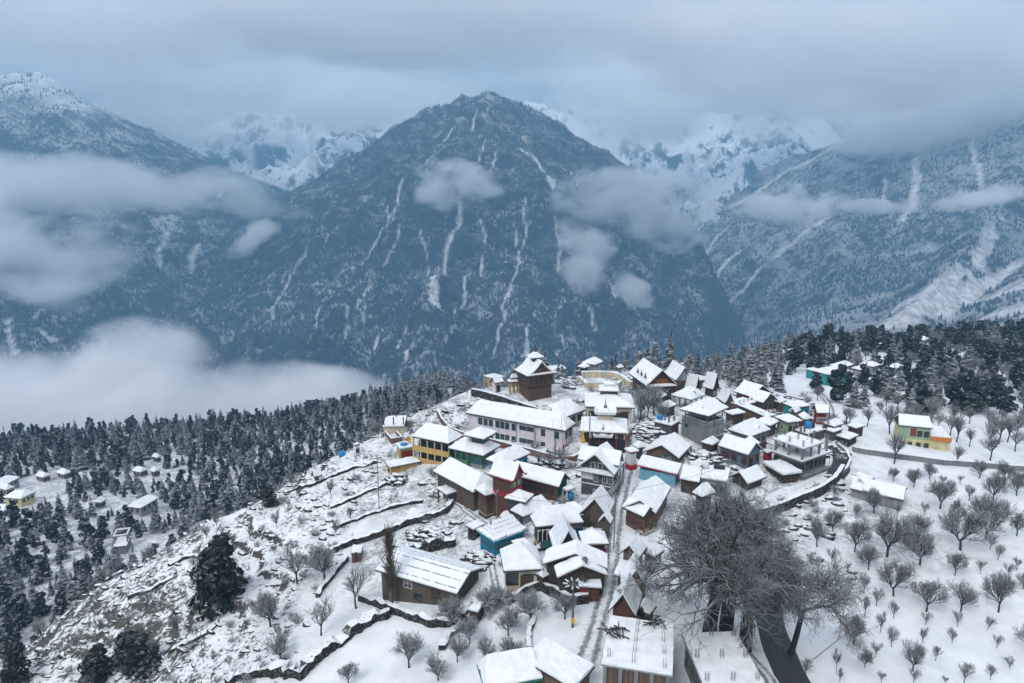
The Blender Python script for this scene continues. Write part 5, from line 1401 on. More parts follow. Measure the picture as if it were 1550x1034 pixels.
f = house('flat_house', 'long flat roofed brick house behind the concrete block', (1093, 611), (1123, 616), (1147, 609.5), 'brick', 2.4, roof='flat', slope=0, ins=.2)
for x in (.15, .4, .65, .9): rebar(f, f['Lu'] * x, f['Lw'] * .3, f['e'] + .3, .9)
f = house('shed', 'flat white roof over an open dark shed beside the slanting tin roof', (1093, 625), (1108, 629.5), (1129, 626), 'dwood', 2.2, roof='flat', ins=.3)
f = house('shed', 'long slanting tin roof with snow striped corrugations', (1116, 617), (1160, 633), (1173, 630), 'wood', 2.3, roof='flat', slope=.05, snow='tin2', ins=.3)
f = house('house', 'snow roofed low house between the slanting tin roof and the green house', (1139, 640), (1166, 646.5), (1180, 640), 'brown', 2.5, k=.7, rh=1.0)
WR(f, 'R', 2, 1.6, .8, .9, 'dframe')
f = house('house', 'pale green house with a low white roof left of the brick flat roof', (1171.5, 632), (1192, 641.5), (1211, 637), 'palegreen', 3.4, k=.9, rh=1.0, axis='x')
WR(f, 'R', 2, 1.9, .9, 1.1, 'dframe'); WR(f, 'L', 1, 1.9, .9, 1.1, 'frame')
f = house('house', 'teal walled house with a flat white roof behind the pale green house', (1176, 613), (1202, 619), (1228, 615.5), 'teal', 2.8, roof='flat', slope=.03, ins=.25)
WR(f, 'R', 3, 1.8, .9, 1.0, 'dframe')
f = house('red_house', 'small red boarded house with a gabled roof near the back slope', (1228, 619), (1236, 626.5), (1254, 625), 'redwall', 2.5, axis='x', k=0, rh=1.3)
WR(f, 'R', 3, 1.9, .8, 1.0, 'frame')
f = house('flat_house', 'brick house with a blue water tank and stub columns on its flat roof', (1197, 652.5), (1222.5, 659), (1250, 651.5), 'brick', base=(1222, 672), roof='flat', slope=0, ins=.15, st=.3)
for x, y in ((.05, .9), (.3, .95), (.6, .5), (.93, .1), (.93, .8), (.05, .3)): column(f, f['Lu'] * x, f['Lw'] * y, f['e'] + .2, f['e'] + 1.7, .14, 'brick')
band(f, -1, f['e'] - .05, 'dkgrey', 'block_wall', .03, 'R')
tank(tuple(world_of(f, f['Lu'] * .50, f['Lw'] * .62, f['e'] + .44)), 'bright blue water tank on the brick flat roof', 'tank', .75, 1.35)
tank(tuple(world_of(f, f['Lu'] * .66, f['Lw'] * .55, f['e'] + .44)), 'black water tank next to the bright blue one on the brick flat roof', 'tankk', .55, 1.2)
# unfinished concrete frame at the road bend
f = house('unfinished_building', 'unfinished three storey concrete building with an open top floor at the road bend', (1166, 684.5), (1215, 701), (1257, 686), 'concrete', base=(1210, 730), roof='none', ins=.5)
e, Lx, Ly = f['e'], f['Lu'], f['Lw']
flat_roof(f['root'], Lx, Ly, e, 'concrete', .2, name='floor_slab')
for i in range(6): window(f['root'], 'R', Lx * (.10 + .155 * i), e - 2.1, 1.0, 1.6, 0, 0, .5, 'dframe', 'grid')
for i in range(5): window(f['root'], 'L', Ly * (.12 + .18 * i), e - 2.2, 1.4, 1.7, 0, 0, .5, 'wood' if i == 3 else 'dframe', 'grid')
m = MB(); m.box(-.1, Lx + .1, -.5, .49, e - 2.75, e - 2.6); m.build('balcony', M['concrete'], f['root'])
for t in (.10, .5): 
    m = MB(); m.box(Lx * t - .9, Lx * t + .9, .44, .497, e - 5.3, e - 3.0); m.build('shop_shutter', M['yellowd'], f['root'])
for t in (.3, .7, .88): window(f['root'], 'R', Lx * t, e - 4.9, 1.2, 1.7, 0, 0, .5, 'dframe', 'grid')
for x in (.06, .36, .66, .94):
    for y in (.08, .5, .92): column(f, Lx * x, Ly * y, e + .17, e + (2.45 if x < .9 else 3.6), .16)
m = slab_from([[(0, 0, 0), (Lx * .70, 0, 0), (Lx * .70, Ly, 0), (0, Ly, 0)]], .16, 'top_slab', M['concrete'], f['root'], (0, 0, e + 2.46)); slab_from([[(.05, .05, 0), (Lx * .70 - .05, .05, 0), (Lx * .70 - .05, Ly - .05, 0), (.05, Ly - .05, 0)]], .26, 'snow_cover', M['snow'], m, (0, 0, .161), jit=.08, cuts=6)
for x, y in ((.06, .08), (.36, .08), (.66, .08), (.06, .5), (.36, .5), (.06, .92), (.36, .92), (.66, .92)): rebar(f, Lx * x, Ly * y, e + 2.9, 1.2, .12)
m = MB(); m.tube((Lx * .5, Ly * .35, e + 2.8), (Lx * .56, Ly * .28, e + 5.2), .08); m.build('leaning_plank', M['frame'], f['root'])
f = house('hut', 'stone and timber hut with a ragged flat snow roof before the concrete frame', (1153.5, 702.5), (1184.5, 721), (1206, 712), 'stone', base=(1184.5, 736), roof='flat', slope=0, ins=.5, st=.4)
for z in (.5, 1.1): band(f, f['e'] - z - .15, f['e'] - z, 'wood', 'timber_lacing', .05)
f = house('hut', 'wooden hillside hut with one long snow slope above the road', (1102.5, 724), (1132, 735), (1160, 724), 'dwood', base=(1129, 747), axis='x', k=0, rh=1.6, ins=.5)
band(f, -1.5, f['e'] - 1.9, 'wstone', 'stone_base', .12)
f = house('hut', 'low snow roofed kiosk with red posts between the blue grey house and the concrete frame', (1156, 683.5), (1162, 687.5), (1171, 685), 'red', 1.7, roof='flat', ins=.2)
for lab, a, b, c, wl, hh in (('small lean-to roof behind the brick tank house', (1207, 630), (1216, 637), (1227, 633), 'wood', 2.2), ('low flat roof between the teal and pale green houses', (1197, 622), (1204, 627), (1213, 623), 'grey', 2.2),
                         ('grey flat roof right of the brick tank house', (1248, 641), (1262, 648), (1277, 643), 'dkgrey', 2.2), ('little lean-to against the blue grey house', (1126, 668), (1138, 675), (1147, 671), 'wood', 3.4),
                         ('small dark roof under the broad hipped house', (1066, 668), (1078, 676), (1090, 670), 'dwood', 2.0), ('snowy woodshed left of the brown barn', (957, 676), (966, 681), (973, 677), 'dwood', 2.0),
                         ('low store beside the pavilion posts', (1000, 613), (1012, 619), (1024, 614), 'dwood', 2.0), ('narrow shed roof behind the pale blue hall', (1046, 704), (1056, 710), (1068, 705), 'wood', 2.0),
                         ('flat store roof behind the notched gable house', (1170, 607), (1180, 612), (1190, 608), 'brick', 2.2), ('slate roofed store between hotel and pavilion', (990, 599), (1001, 604), (1010, 599), 'dwood', 2.4),
                         ('low roof squeezed behind the yellow painted house', (846, 775), (858, 780), (872, 774), 'dwood', 2.6), ('small store roof left of the tiered teal trimmed house', (757, 784), (765, 789), (775, 784), 'wood', 2.0),
                         ('lean-to roof between white walled house and wide low house', (806, 872), (822, 878), (840, 868), 'dwood', 2.0), ('small roof above the curved sheet roof by the street', (880, 812), (892, 817), (903, 811), 'wood', 2.2),
                         ('square roof between the flat building and the steep dish house', (958, 925), (984, 934), (994, 920), 'dwood', 2.2), ('low snowy roof under the left edge of the great tree', (972, 838), (990, 846), (1006, 836), 'wood', 2.4)):
    f = house('shed', lab, a, b, c, wl, hh, rh=.9, k=.5 if hh != 2.2 else .2, ins=.3)
    WR(f, 'R', 1, 1.6, .8, .9, 'dframe'); DR(f, 'L', .5, .8, 1.6, 'dwood')
# --- back right of the village
f = house('hotel', 'large dark hotel with a wide front gable and three snow dormers at the crest', (951, 566), (978.5, 586), (1024, 583), 'brown', 4.6, axis='y', k=0, rh=3.6, ins=.9, gmat='rwood')
for t in (.35, .5, .65): window(f['root'], 'R', f['Lu'] * t, f['e'] + .4, .9, 1.0, 0, 0, .9, 'orangef', 'grid')
skirt(f, f['e'] + .15, .9, .3, faces='R'); WR(f, 'R', 5, 2.0, 1.2, 1.2, 'dframe'); WR(f, 'R', 5, 4.2, 1.2, 1.2, 'dframe'); WR(f, 'L', 5, 2.0, 1.1, 1.2, 'dframe')
for t in (.22, .42, .62): dormer(f, f['Lu'] * .12, f['Lw'] * t + .0, .95, f['Lw'] * .21, f['Lu'] * .36, 1.9, 'L', 'rwood')
f = house('house', 'red timber house with a curved roof and a chimney behind the dark hotel', (1004, 566), (1022, 577.5), (1051, 577), 'rwood', 3.6, axis='y', k=0, rh=3.2, p=1.3, rows=5, gmat='grey')
WR(f, 'R', 3, 2.2, 1.0, 1.2, 'dframe'); chimney(f, f['Lu'] * .55, f['Lw'] * .3, 2.9, 'red', .6, .9)
f = house('chalet', 'left chalet of the pair with concave slate roofs showing snow stripes', (1035, 589), (1052, 593.5), (1069, 593), 'dwood', 2.0, axis='y', k=0, rh=3.6, p=1.5, rows=6, snow='tin', group='pair of concave roofed chalets')
WR(f, 'R', 1, 1.5, 1.0, 1.0, 'frame')
f = house('chalet', 'right chalet of the pair with concave slate roofs showing snow stripes', (1063, 586.5), (1079, 591), (1098, 590.5), 'dwood', 2.0, axis='y', k=0, rh=3.6, p=1.5, rows=6, snow='tin', group='pair of concave roofed chalets')
WR(f, 'R', 1, 1.5, 1.0, 1.0, 'frame')
f = house('pavilion', 'open sided hall on posts with green eaves below the two chalets', (1011, 601), (1047, 607), (1068, 599), 'grey', 3.0, rh=1.9, k=.8, posts=True, fascia='greenf', axis='x', cat='hall', ins=.6)
m = MB(); m.box(.2, f['Lu'] - .2, .2, f['Lw'] - .2, -1, .25); m.build('floor', M['concrete'], f['root'])
dormer(f, f['Lu'] * .5, f['Lw'] * .2, .8, 1.4, 1.5, .9, 'L', 'dkgreen')
f = house('house', 'small stripy gabled roof peeping out right of the concrete block roof', (1084, 603), (1097, 612), (1112, 611), 'wood', 2.2, axis='y', k=0, rh=2.4, p=1.4, rows=5, snow='tin')
f = house('flat_house', 'dark flat roofed house cluttered with a blue tank behind the brown barn', (989, 639.5), (1017, 646), (1033, 640), 'dkgrey', 2.4, roof='flat', slope=0, ins=.2)
WR(f, 'R', 2, 1.7, .9, 1.0, 'rframe')
for x, y in ((.3, .3), (.7, .2), (.5, .6)): column(f, f['Lu'] * x, f['Lw'] * y, f['e'] + .2, f['e'] + 1.5, .15)
tank(tuple(world_of(f, f['Lu'] * .45, f['Lw'] * .85, f['e'] + .44)), 'blue water tank on the cluttered dark flat roof', 'tank', .6, 1.0)
f = house('house', 'white roofed back house right of the red chimney house', (1046, 574), (1056, 578), (1064, 575), 'wood', 2.0, rh=1.0, k=.5)
f = house('shed', 'flat snowy shed roofs stepping down to the road bend', (1264, 657), (1286, 667), (1300, 660), 'wstone', 1.8, roof='flat', ins=.3)
f = house('hut', 'dark hut with a square snow roof standing alone by the back lane', (1279, 646), (1296, 650), (1310, 646), 'dwood', 1.9, roof='flat', ins=.3)
f = house('hut', 'dark stub of a flat house right of the brick tank roof', (1250, 651), (1262, 656), (1276, 651), 'dkgrey', 2.0, roof='flat', ins=.2)
f = house('orchard_shed', 'long grey shed with a single snow roof at the top of the orchard', (1286, 741), (1368, 759), (1377, 742), 'grey', 2.0, axis='y', k=0, rh=1.2, cat='shed', ins=.3)
m = MB()
for i in range(9): m.box(.25, .297, f['Lw'] * (.08 + .105 * i), f['Lw'] * (.08 + .105 * i) + .06, -.5, f['e'] - .02)
m.build('wall_post', M['steel'], f['root'])
f = house('lean_to', 'small lean-to roof behind the long orchard shed', (1292, 721), (1316, 729), (1323, 725), 'grey', 1.9, roof='flat', cat='shed', ins=.2)
f = house('cream_hotel', 'cream and pale green hotel with a snow roof and an orange edged annex', (1360, 645), (1412, 650), (1424, 640), 'paleyellow', base=(1412, 682), axis='y', k=.1, rh=1.6, ins=.3)
e, Lx, Ly = f['e'], f['Lu'], f['Lw']
band(f, e - 2.6, e - .05, 'palegreen', 'top_storey', .05); band(f, e - 4.95, e - 4.8, 'grey', 'string_course', .1)
for t in (.35, .15): window(f['root'], 'L', Ly * t, e - 2.0, 1.0, 1.3, 0, 0, .24, 'dframe', 'grid')
for t in (.12, .35, .6, .85): window(f['root'], 'L', Ly * t, e - 4.3, .9, 1.0, 0, 0, .3, 'dframe', 'grid')
m = MB(); m.box(.2, .246, Ly * .45, Ly * .62, e - 2.0, e - .3); m.build('loggia', M['redwall'], f['root'])
m = MB(); m.box(Lx * .1, Lx * .9 + 3, -3.6, .29, -1, e - 2.6); m.build('annex_wall', M['paleyellow'], f['root'])
m = MB(); m.box(Lx * .1 - .2, Lx * .9 + 3.2, -3.8, .29, e - 2.597, e - 1.7); q = m.build('annex_parapet', M['orangef'], f['root']); m = MB(); m.box(Lx * .1, Lx * .9 + 3, -3.6, .1, e - 1.697, e - 1.55); m.build('snow_cover', M['snow'], q)
f = house('teal_house', 'teal building with stacked snow roofs among the dark pines on the right', (1238, 560), (1253, 568.5), (1287, 562.5), 'teal', 3.4, axis='x', k=.4, rh=1.4, ins=.3)
WR(f, 'R', 4, 2.0, 1.0, 1.1, 'dframe')
f = house('teal_annex', 'small bright turquoise annex left of the teal building', (1222, 559.5), (1230, 562.5), (1240, 560), 'teal', 2.6, roof='flat', slope=.05, ins=.2)
f = house('house', 'grey house with a pale roof behind the teal building', (1254, 554), (1275, 558), (1292, 553), 'grey', 2.6, rh=1.2, k=.5)
for lab, a, b, c in (('snow roofed house among trees right of the teal building', (1301, 552), (1322, 556.5), (1333, 553)),
                     ('low house under bare trees farther right of the teal building', (1343, 555), (1356, 559), (1368, 556)),
                     ('small house between the pines beside the teal building', (1292, 557), (1306, 562), (1318, 559)),
                     ('flat white building on the skyline of the right hill', (1379, 503), (1393, 505.5), (1403, 503)),
                     ('little white roof just below the skyline building', (1371, 514), (1382, 517), (1391, 515)),
                     ('small white roof right of the skyline building among pines', (1392, 512), (1401, 516), (1406, 513))):
    f = house('house', lab, a, b, c, 'grey', 2.4, rh=1.0, k=.5)
    WR(f, 'R', 2, 1.7, .9, 1.0, 'dframe')
# --- the barn and huts on the left fields
f = house('barn', 'big dark barn with a thinly snowed slate roof beside the poplar', (568, 865), (692, 902), (748, 866), 'brown', base=(692, 926), axis='y', k=0, rh=1.3, snow='tin', ins=.6, gmat='dwood')
band(f, -1.5, f['e'] - .05, 'dwood', 'gable_boards', .03, 'R')
for t, z in ((.62, 1.5), (.28, 1.9), (.50, 3.0)): window(f['root'], 'L', f['Lw'] * t, f['e'] - z, 1.4, 1.1, 0, 0, .6, 'frame' if t != .5 else 'dframe', 'grid')
DR(f, 'L', .28, 1.2, 1.9, 'dwood')
f = house('shed', 'small snow topped shed at the near corner of the dark barn', (687, 926), (703, 932), (712, 924), 'dwood', 1.4, roof='flat', ins=.15)
f = house('shed', 'pale tin topped shed right of the near barn corner', (711, 922), (724, 929.5), (735, 913), 'dwood', 1.6, roof='flat', ins=.15, slope=.05)
f = house('outhouse', 'tiny brick outhouse alone on the terrace left of the poplar', (531, 839.5), (547, 839), (550, 827), 'brick', base=(547, 852), roof='flat', ins=.1, cat='outhouse')
m = MB(); m.box(.06, .098, f['Lw'] * .35, f['Lw'] * .65, .1, 1.9); m.build('door', M['dwood'], f['root'])
f = house('hut', 'lone little hut with a gabled roof on the upper left hillside', (468, 722), (475, 724.5), (488, 721), 'wood', 1.6, axis='x', k=0, rh=1.2)
f = house('hut', 'white cabin with a dark window on the ridge path left of the brick shell', (534, 674), (538, 675.5), (545, 673), 'white', 2.2, roof='flat', ins=.1)
WR(f, 'R', 1, 1.6, .9, .9, 'dframe', 'bare')
g = ground_at(518, 690); tank(tuple(g), 'blue tank lying on the snowy ridge beside the white cabin', 'tank', .7, 1.0)
# --- down on the left shelf
for i, (nm, lab, a, b, c, wl, hh) in enumerate((
    ('house', 'large pale roofed house at the left edge above the forest', (-12, 731), (6, 736), (31, 723), 'grey', 2.4),
    ('house', 'pale yellow house with a flat snow roof at the left edge', (-4, 739), (9, 743), (20, 737), 'paleyellow', 3.0),
    ('house', 'cream lodge with a broad snow roof in the left valley clearing', (5, 754), (31, 756.5), (51, 744), 'paleyellow', 3.4),
    ('house', 'snow roofed farmhouse in the middle of the left clearing', (52, 721), (65, 724), (77, 719), 'grey', 2.4),
    ('house', 'snow roofed farmhouse at the right end of the left clearing', (84, 716), (96, 719.5), (109, 714), 'grey', 2.4),
    ('house', 'house cut off by the left edge below the cream lodge', (-8, 772), (5, 775), (15, 768), 'grey', 2.4),
    ('house', 'large snow roofed house standing among the forest conifers', (196, 765), (213, 770.5), (241, 754), 'grey', 3.5),
    ('house', 'small white roof amid dark conifers left of the large forest house', (143, 760), (153, 762), (162, 756), 'grey', 2.6),
    ('house', 'snow roofed house near the forest edge on the left', (199, 713), (212, 716), (223, 710), 'grey', 2.4),
    ('house', 'little house at the right of the forest edge pair', (226, 713), (233, 715.5), (241, 711), 'grey', 2.6),
    ('house', 'tiny distant roof in the upper left forest', (229, 692), (238, 694), (246, 691.5), 'grey', 2.6))):
    f = house(nm, lab, a, b, c, wl, hh, rh=1.6, k=.5); WR(f, 'R', 3, 1.9, 1.2, 1.3, 'dframe'); WR(f, 'L', 2, 1.9, 1.2, 1.3, 'dframe')
f = house('unfinished_house', 'roofless concrete frame of a house among trees under the left hillside', (174, 823), (192, 827), (199, 812), 'concrete', 2.6, roof='flat', ins=.2)
for x in (.35, .65, .95):
    for y in (.05, .95): column(f, f['Lu'] * x, f['Lw'] * y, f['e'] + .2, f['e'] + 3.0, .2)
m = MB(); m.box(f['Lu'] * .3, f['Lu'], 0, .3, f['e'] + 3.0, f['e'] + 3.4); m.box(f['Lu'] * .3, f['Lu'], f['Lw'] - .3, f['Lw'], f['e'] + 3.0, f['e'] + 3.4); m.box(f['Lu'] * .3, f['Lu'] * .3 + .3, .3, f['Lw'] - .3, f['e'] + 3.0, f['e'] + 3.4); m.box(f['Lu'] - .3, f['Lu'], .3, f['Lw'] - .3, f['e'] + 3.0, f['e'] + 3.4); m.build('ring_beam', M['snow'], f['root'])
# ------------------------------------------------------------------ roads, paths, walls, poles
def m_trodden(name, dark, amount):
    t = NT(name); p = t.pos(); a = t.attr('across')
    lane = t.math('ABSOLUTE', t.math('SUBTRACT', t.math('ABSOLUTE', a), 0.42))
    l = t.rng(lane, 0.34, 0.06)
    n = t.noise(1.6, 5, 0.7, p); n2 = t.noise(6.0, 4, 0.7, p)
    f = t.math('ADD', t.math('MULTIPLY', l, 0.22), t.math('ADD', t.math('MULTIPLY', n, 0.7), t.math('MULTIPLY', n2, 0.5)))
    m = t.rng(f, 0.80 - amount, 1.15 - amount)
    c = t.mix(m, (0.72, 0.745, 0.77), dark)
    return t.bsdf(c, t.math('SUBTRACT', 0.9, t.math('MULTIPLY', m, 0.3)), 0.3, n2, 0.4, 0.08)
M_PATH = m_trodden('trodden_snow', (0.16, 0.165, 0.17), 0.25)
M_ROADS = m_trodden('snowy_road', (0.07, 0.075, 0.08), 0.06)
M_ASPH = m_trodden('wet_asphalt', (0.035, 0.037, 0.04), 0.9)
def strip(name, px, width, mat, lift=0.10, kind='structure'):
    P = [ground_at(*q) for q in px]
    # smooth polyline
    pts2 = [P[0]]
    for i in range(len(P) - 1):
        a, b, c, d = P[max(0, i - 1)], P[i], P[i + 1], P[min(len(P) - 1, i + 2)]
        n = max(2, int((c - b).length / 0.7))
        for k in range(1, n + 1):
            t = k / n
            pts2.append(0.5 * ((2 * b) + (c - a) * t + (2 * a - 5 * b + 4 * c - d) * t * t + (3 * b - a - 3 * c + d) * t ** 3))
    V = []; U = []; m = 7
    for i, q in enumerate(pts2):
        d = (pts2[min(i + 1, len(pts2) - 1)] - pts2[max(i - 1, 0)]); d.z = 0; d.normalize(); s = Vector((d.y, -d.x, 0))
        w = width * (1 + 0.15 * float(pnoise(i * .15, width)))
        for k in range(m):
            u = -1 + 2 * k / (m - 1); V.append(q + s * (u * w / 2)); U.append(u)
    V = np.array(V)
    V[:, 2] = hfull(V[:, 0], V[:, 1]) + lift - 0.12 * (np.abs(np.array(U)) > .99)
    F = grid_faces(m, len(pts2))
    return tag(link(name, mesh_np(name, V, F, mat, True, {'across': np.array(U)})), kind=kind)
STREET = [(868, 1060), (886, 1005), (903, 950), (917, 900), (925, 860), (929, 815), (934, 780), (942, 745), (950, 712), (957, 680), (960, 655)]
strip('street', STREET, 3.2, M_PATH)
strip('road', [(1085, 800), (1120, 783), (1165, 766), (1215, 745), (1252, 724), (1269, 702), (1264, 684), (1250, 672)], 5.0, M_ROADS)
strip('road', [(1262, 722), (1272, 704), (1268, 686), (1254, 676)], 3.6, M_ASPH, .14)
strip('road', [(1148, 850), (1157, 900), (1165, 940), (1180, 985), (1206, 1040), (1230, 1075)], 3.7, M_ASPH, .12)
strip('path', [(700, 770), (740, 800), (735, 815), (745, 860), (752, 900)], 1.6, M_PATH)
strip('path', [(640, 820), (680, 800), (705, 775), (690, 760)], 1.8, M_PATH, .09)
strip('path', [(965, 640), (962, 615), (955, 600)], 2.0, M_PATH)
strip('path', [(1225, 585), (1245, 600), (1258, 625), (1262, 650), (1262, 672)], 3.0, M_PATH)
strip('path', [(1180, 1075), (1165, 1030), (1130, 990)], 2.0, M_PATH)

def wall_line(name, label, px, h, th=.5, mat='stone', rag=0.25, cap=None, cat='wall', group=None, h2=None, seed=0):
    if cap is None: cap = mat != 'stone'
    P = [ground_at(*q) for q in px]
    L = [P[0]]
    for a, b in zip(P[:-1], P[1:]):
        n = max(1, int((b - a).length / .6))
        L += [a.lerp(b, k / n) for k in range(1, n + 1)]
    g = np.array([H(p.x, p.y) for p in L])
    org = L[len(L) // 2].copy(); org.z = float(g.min())
    o = empty(name, org, 0, label, cat, group)
    def ribbon(z0f, z1f, t):
        V = []
        for i, p in enumerate(L):
            d = L[min(i + 1, len(L) - 1)] - L[max(i - 1, 0)]; d.z = 0; d.normalize(); s = Vector((d.y, -d.x, 0))
            off = rag * .5 * float(pnoise(i * .31, seed + 7.7))
            for sg, zz in ((-1, z0f(i)), (-1, z1f(i)), (1, z1f(i)), (1, z0f(i))):
                q = p + s * (sg * t / 2 * (1 + rag * rng.uniform(-.5, .5)) + off); V.append((q.x - org.x, q.y - org.y, zz - org.z + (rag * rng.uniform(-.35, .35) * h if zz > g[i] else 0)))
        F = []
        for i in range(len(L) - 1):
            for k in range(4): F.append((4 * i + k, 4 * i + (k + 1) % 4, 4 * i + 4 + (k + 1) % 4, 4 * i + 4 + k))
        F += [(3, 2, 1, 0), tuple(4 * (len(L) - 1) + k for k in range(4))]
        return V, F
    hh = [(h if h2 is None else h + (h2 - h) * i / (len(L) - 1)) * (1 + rag * float(fbm(np.array([i * .23]), np.array([seed + .5]), 3, 5)[0])) for i in range(len(L))]
    m = MB(); m.add(*ribbon(lambda i: g[i] - 1.2, lambda i: g[i] + hh[i], th)); m.build('wall', M[mat], o)
    if cap:
        m = MB(); m.add(*ribbon(lambda i: g[i] + hh[i] + .004, lambda i: g[i] + hh[i] + .05 + .07 * rng.random(), th * 1.08)); m.build('snow_cover', M['snow'], o)
    return o
wall_line('retaining_wall', 'dark stone retaining wall holding up the timber tower terrace', [(714, 599), (740, 605), (770, 614), (806, 626), (822, 630)], 1.7, .6, 'wstone', .06)
wall_line('brick_wall', 'long low red brick wall along the foot of the lilac school', [(677, 652), (705, 664), (760, 678), (800, 688), (845, 701), (868, 700), (884, 690)], 1.3, .4, 'brick', .05)
wall_line('garden_wall', 'white pierced garden wall by the grey guest house corner', [(846, 701), (862, 706), (877, 710)], 1.0, .3, 'white', .03)
wall_line('arena_wall', 'curved pale wall round the sunken arena at the crest', [(876, 577), (884, 583), (886, 587), (935, 588), (940, 583)], 1.3, .5, 'cream', .05)
wall_line('arena_wall', 'outer curved wall behind the sunken arena, ending beside the dark hotel', [(880, 572), (900, 571), (925, 572), (940, 576), (955, 588)], 1.6, .8, 'cream', .05)
wall_line('ridge_wall', 'low wall along the ridge crest left of the terrace', [(612, 632), (630, 621), (655, 613)], 1.0, .6, 'wstone', .1)
wall_line('fence_wall', 'brick and iron wall stepping down from the terrace beside the veranda building', [(662, 628), (668, 640), (676, 650), (690, 655)], 1.3, .3, 'brick', .05)
wall_line('retaining_wall', 'stone retaining wall below the road, above the great bare tree', [(1128, 792), (1165, 780), (1205, 764), (1240, 750), (1262, 735), (1275, 716)], 1.7, .7, 'stone', .12)
wall_line('parapet', 'low parapet along the outer edge of the road bend', [(1262, 733), (1282, 712), (1287, 700), (1280, 686), (1268, 676)], .8, .35, 'concrete', .05)
wall_line('road_wall', 'long straight roadside wall crossing above the orchard', [(1290, 683), (1330, 690), (1380, 697), (1430, 704), (1490, 708), (1560, 714)], 1.1, .5, 'concrete', .05)
wall_line('field_wall', 'curving dry stone field wall above the poplar', [(500, 838), (535, 824), (575, 811), (610, 797), (650, 785), (676, 776), (683, 764)], 1.0, .8, 'stone', .5)
wall_line('field_wall', 'dry stone wall running downhill left of the tiny brick outhouse', [(480, 905), (505, 870), (525, 848)], .8, .7, 'stone', .5)
wall_line('field_wall', 'stone wall under the dark barn towards the garden', [(545, 908), (580, 920), (620, 935), (655, 948), (690, 945), (720, 940)], 1.0, .8, 'stone', .5)
wall_line('rock_ledge', 'dark rock ledge snaking along the lower terrace edge', [(345, 1034), (400, 1018), (455, 1022), (490, 990), (530, 962), (560, 940), (590, 932)], 1.1, 1.5, 'stone', 1.0)
wall_line('rock_ledge', 'short dark rock ledge behind the barn roof', [(590, 836), (620, 840), (650, 833), (690, 824)], 1.6, 1.0, 'stone', .7)
wall_line('garden_wall', 'round stone garden wall below the white walled house', [(775, 912), (800, 898), (820, 893), (845, 905), (862, 915), (890, 912)], 1.3, .6, 'stone', .3)
wall_line('field_wall', 'stone terrace wall running through the middle of the garden trees', [(800, 985), (802, 960), (806, 935)], .6, .6, 'stone', .5)
wall_line('field_wall', 'bushy stone boundary wall between lower garden and terrace', [(668, 985), (680, 965), (700, 950)], .8, .9, 'stone', .5)
for i, (lab, q) in enumerate((('terrace wall high on the left hillside near the lone hut', [(430, 745), (470, 735), (520, 715), (570, 700)]),
                              ('terrace wall across the middle of the left hillside', [(500, 770), (540, 752), (580, 735), (600, 728)]),
                              ('terrace wall above the tiny brick outhouse', [(505, 800), (545, 784), (590, 770), (640, 758)]),
                              ('stone ledge on the rough slope above the big dark evergreen', [(255, 855), (300, 842), (340, 826)]),
                              ('stone ledge on the rough slope left of the big dark evergreen', [(195, 905), (235, 890), (262, 875)]),
                              ('stone ledge low on the rough left slope', [(260, 985), (300, 965), (330, 945)]),
                              ('stone ledge at the top rim of the left slope', [(160, 880), (185, 868), (196, 860)]))):
    wall_line('stone_terrace', lab, q, .45, .9, 'stone', .8, seed=i)

def pole(label, px, h, r=.09, mat='steel', arms=True, name='utility_pole', cat='pole', group=None, p=None):
    g = p if p is not None else ground_at(*px)
    o = empty(name, g, rng.uniform(0, 3), label, cat, group)
    m = MB(); m.tube((0, 0, -.5), (0, 0, h), r, r * .7, 8); m.build('shaft', M[mat], o)
    if arms:
        m = MB(); m.box(-.75, .75, -.05, .05, h - .55, h - .45); m.build('crossarm', M['steel'], o)
        for x in (-.65, 0, .65):
            m = MB(); m.lathe([(.05, 0), (.08, .08), (.04, .18)], 8, (x, 0, h - .448)); m.build('insulator', M['tankw'], o)
    return o
pole('utility pole beside the main street by the red low house', (929, 832), 9.0)
pole('utility pole on the ridge left of the cream flat house', (578, 662), 9.5)
pole('utility pole on the hillside in front of the yellow block', (574, 770), 10.0)
pole('utility pole on the skyline behind the left terrace corner', (707, 596), 7.0)
pole('utility pole at the road bend beside the concrete frame', (1246, 700), 9.0)
pole('utility pole above the brick tank roof', (1252, 660), 8.0)
pole('utility pole at the top of the timber monastery lane', (752, 815), 8.0)
pole('pole among the dark pines beside the teal building', (1277, 577), 9.0)
pole('slim pole at the road edge below the concrete frame', (1252, 735), 6.0, .06, arms=False)
pole('slim bare pole on the left slope', (308, 1003), 5.0, .06, arms=False)
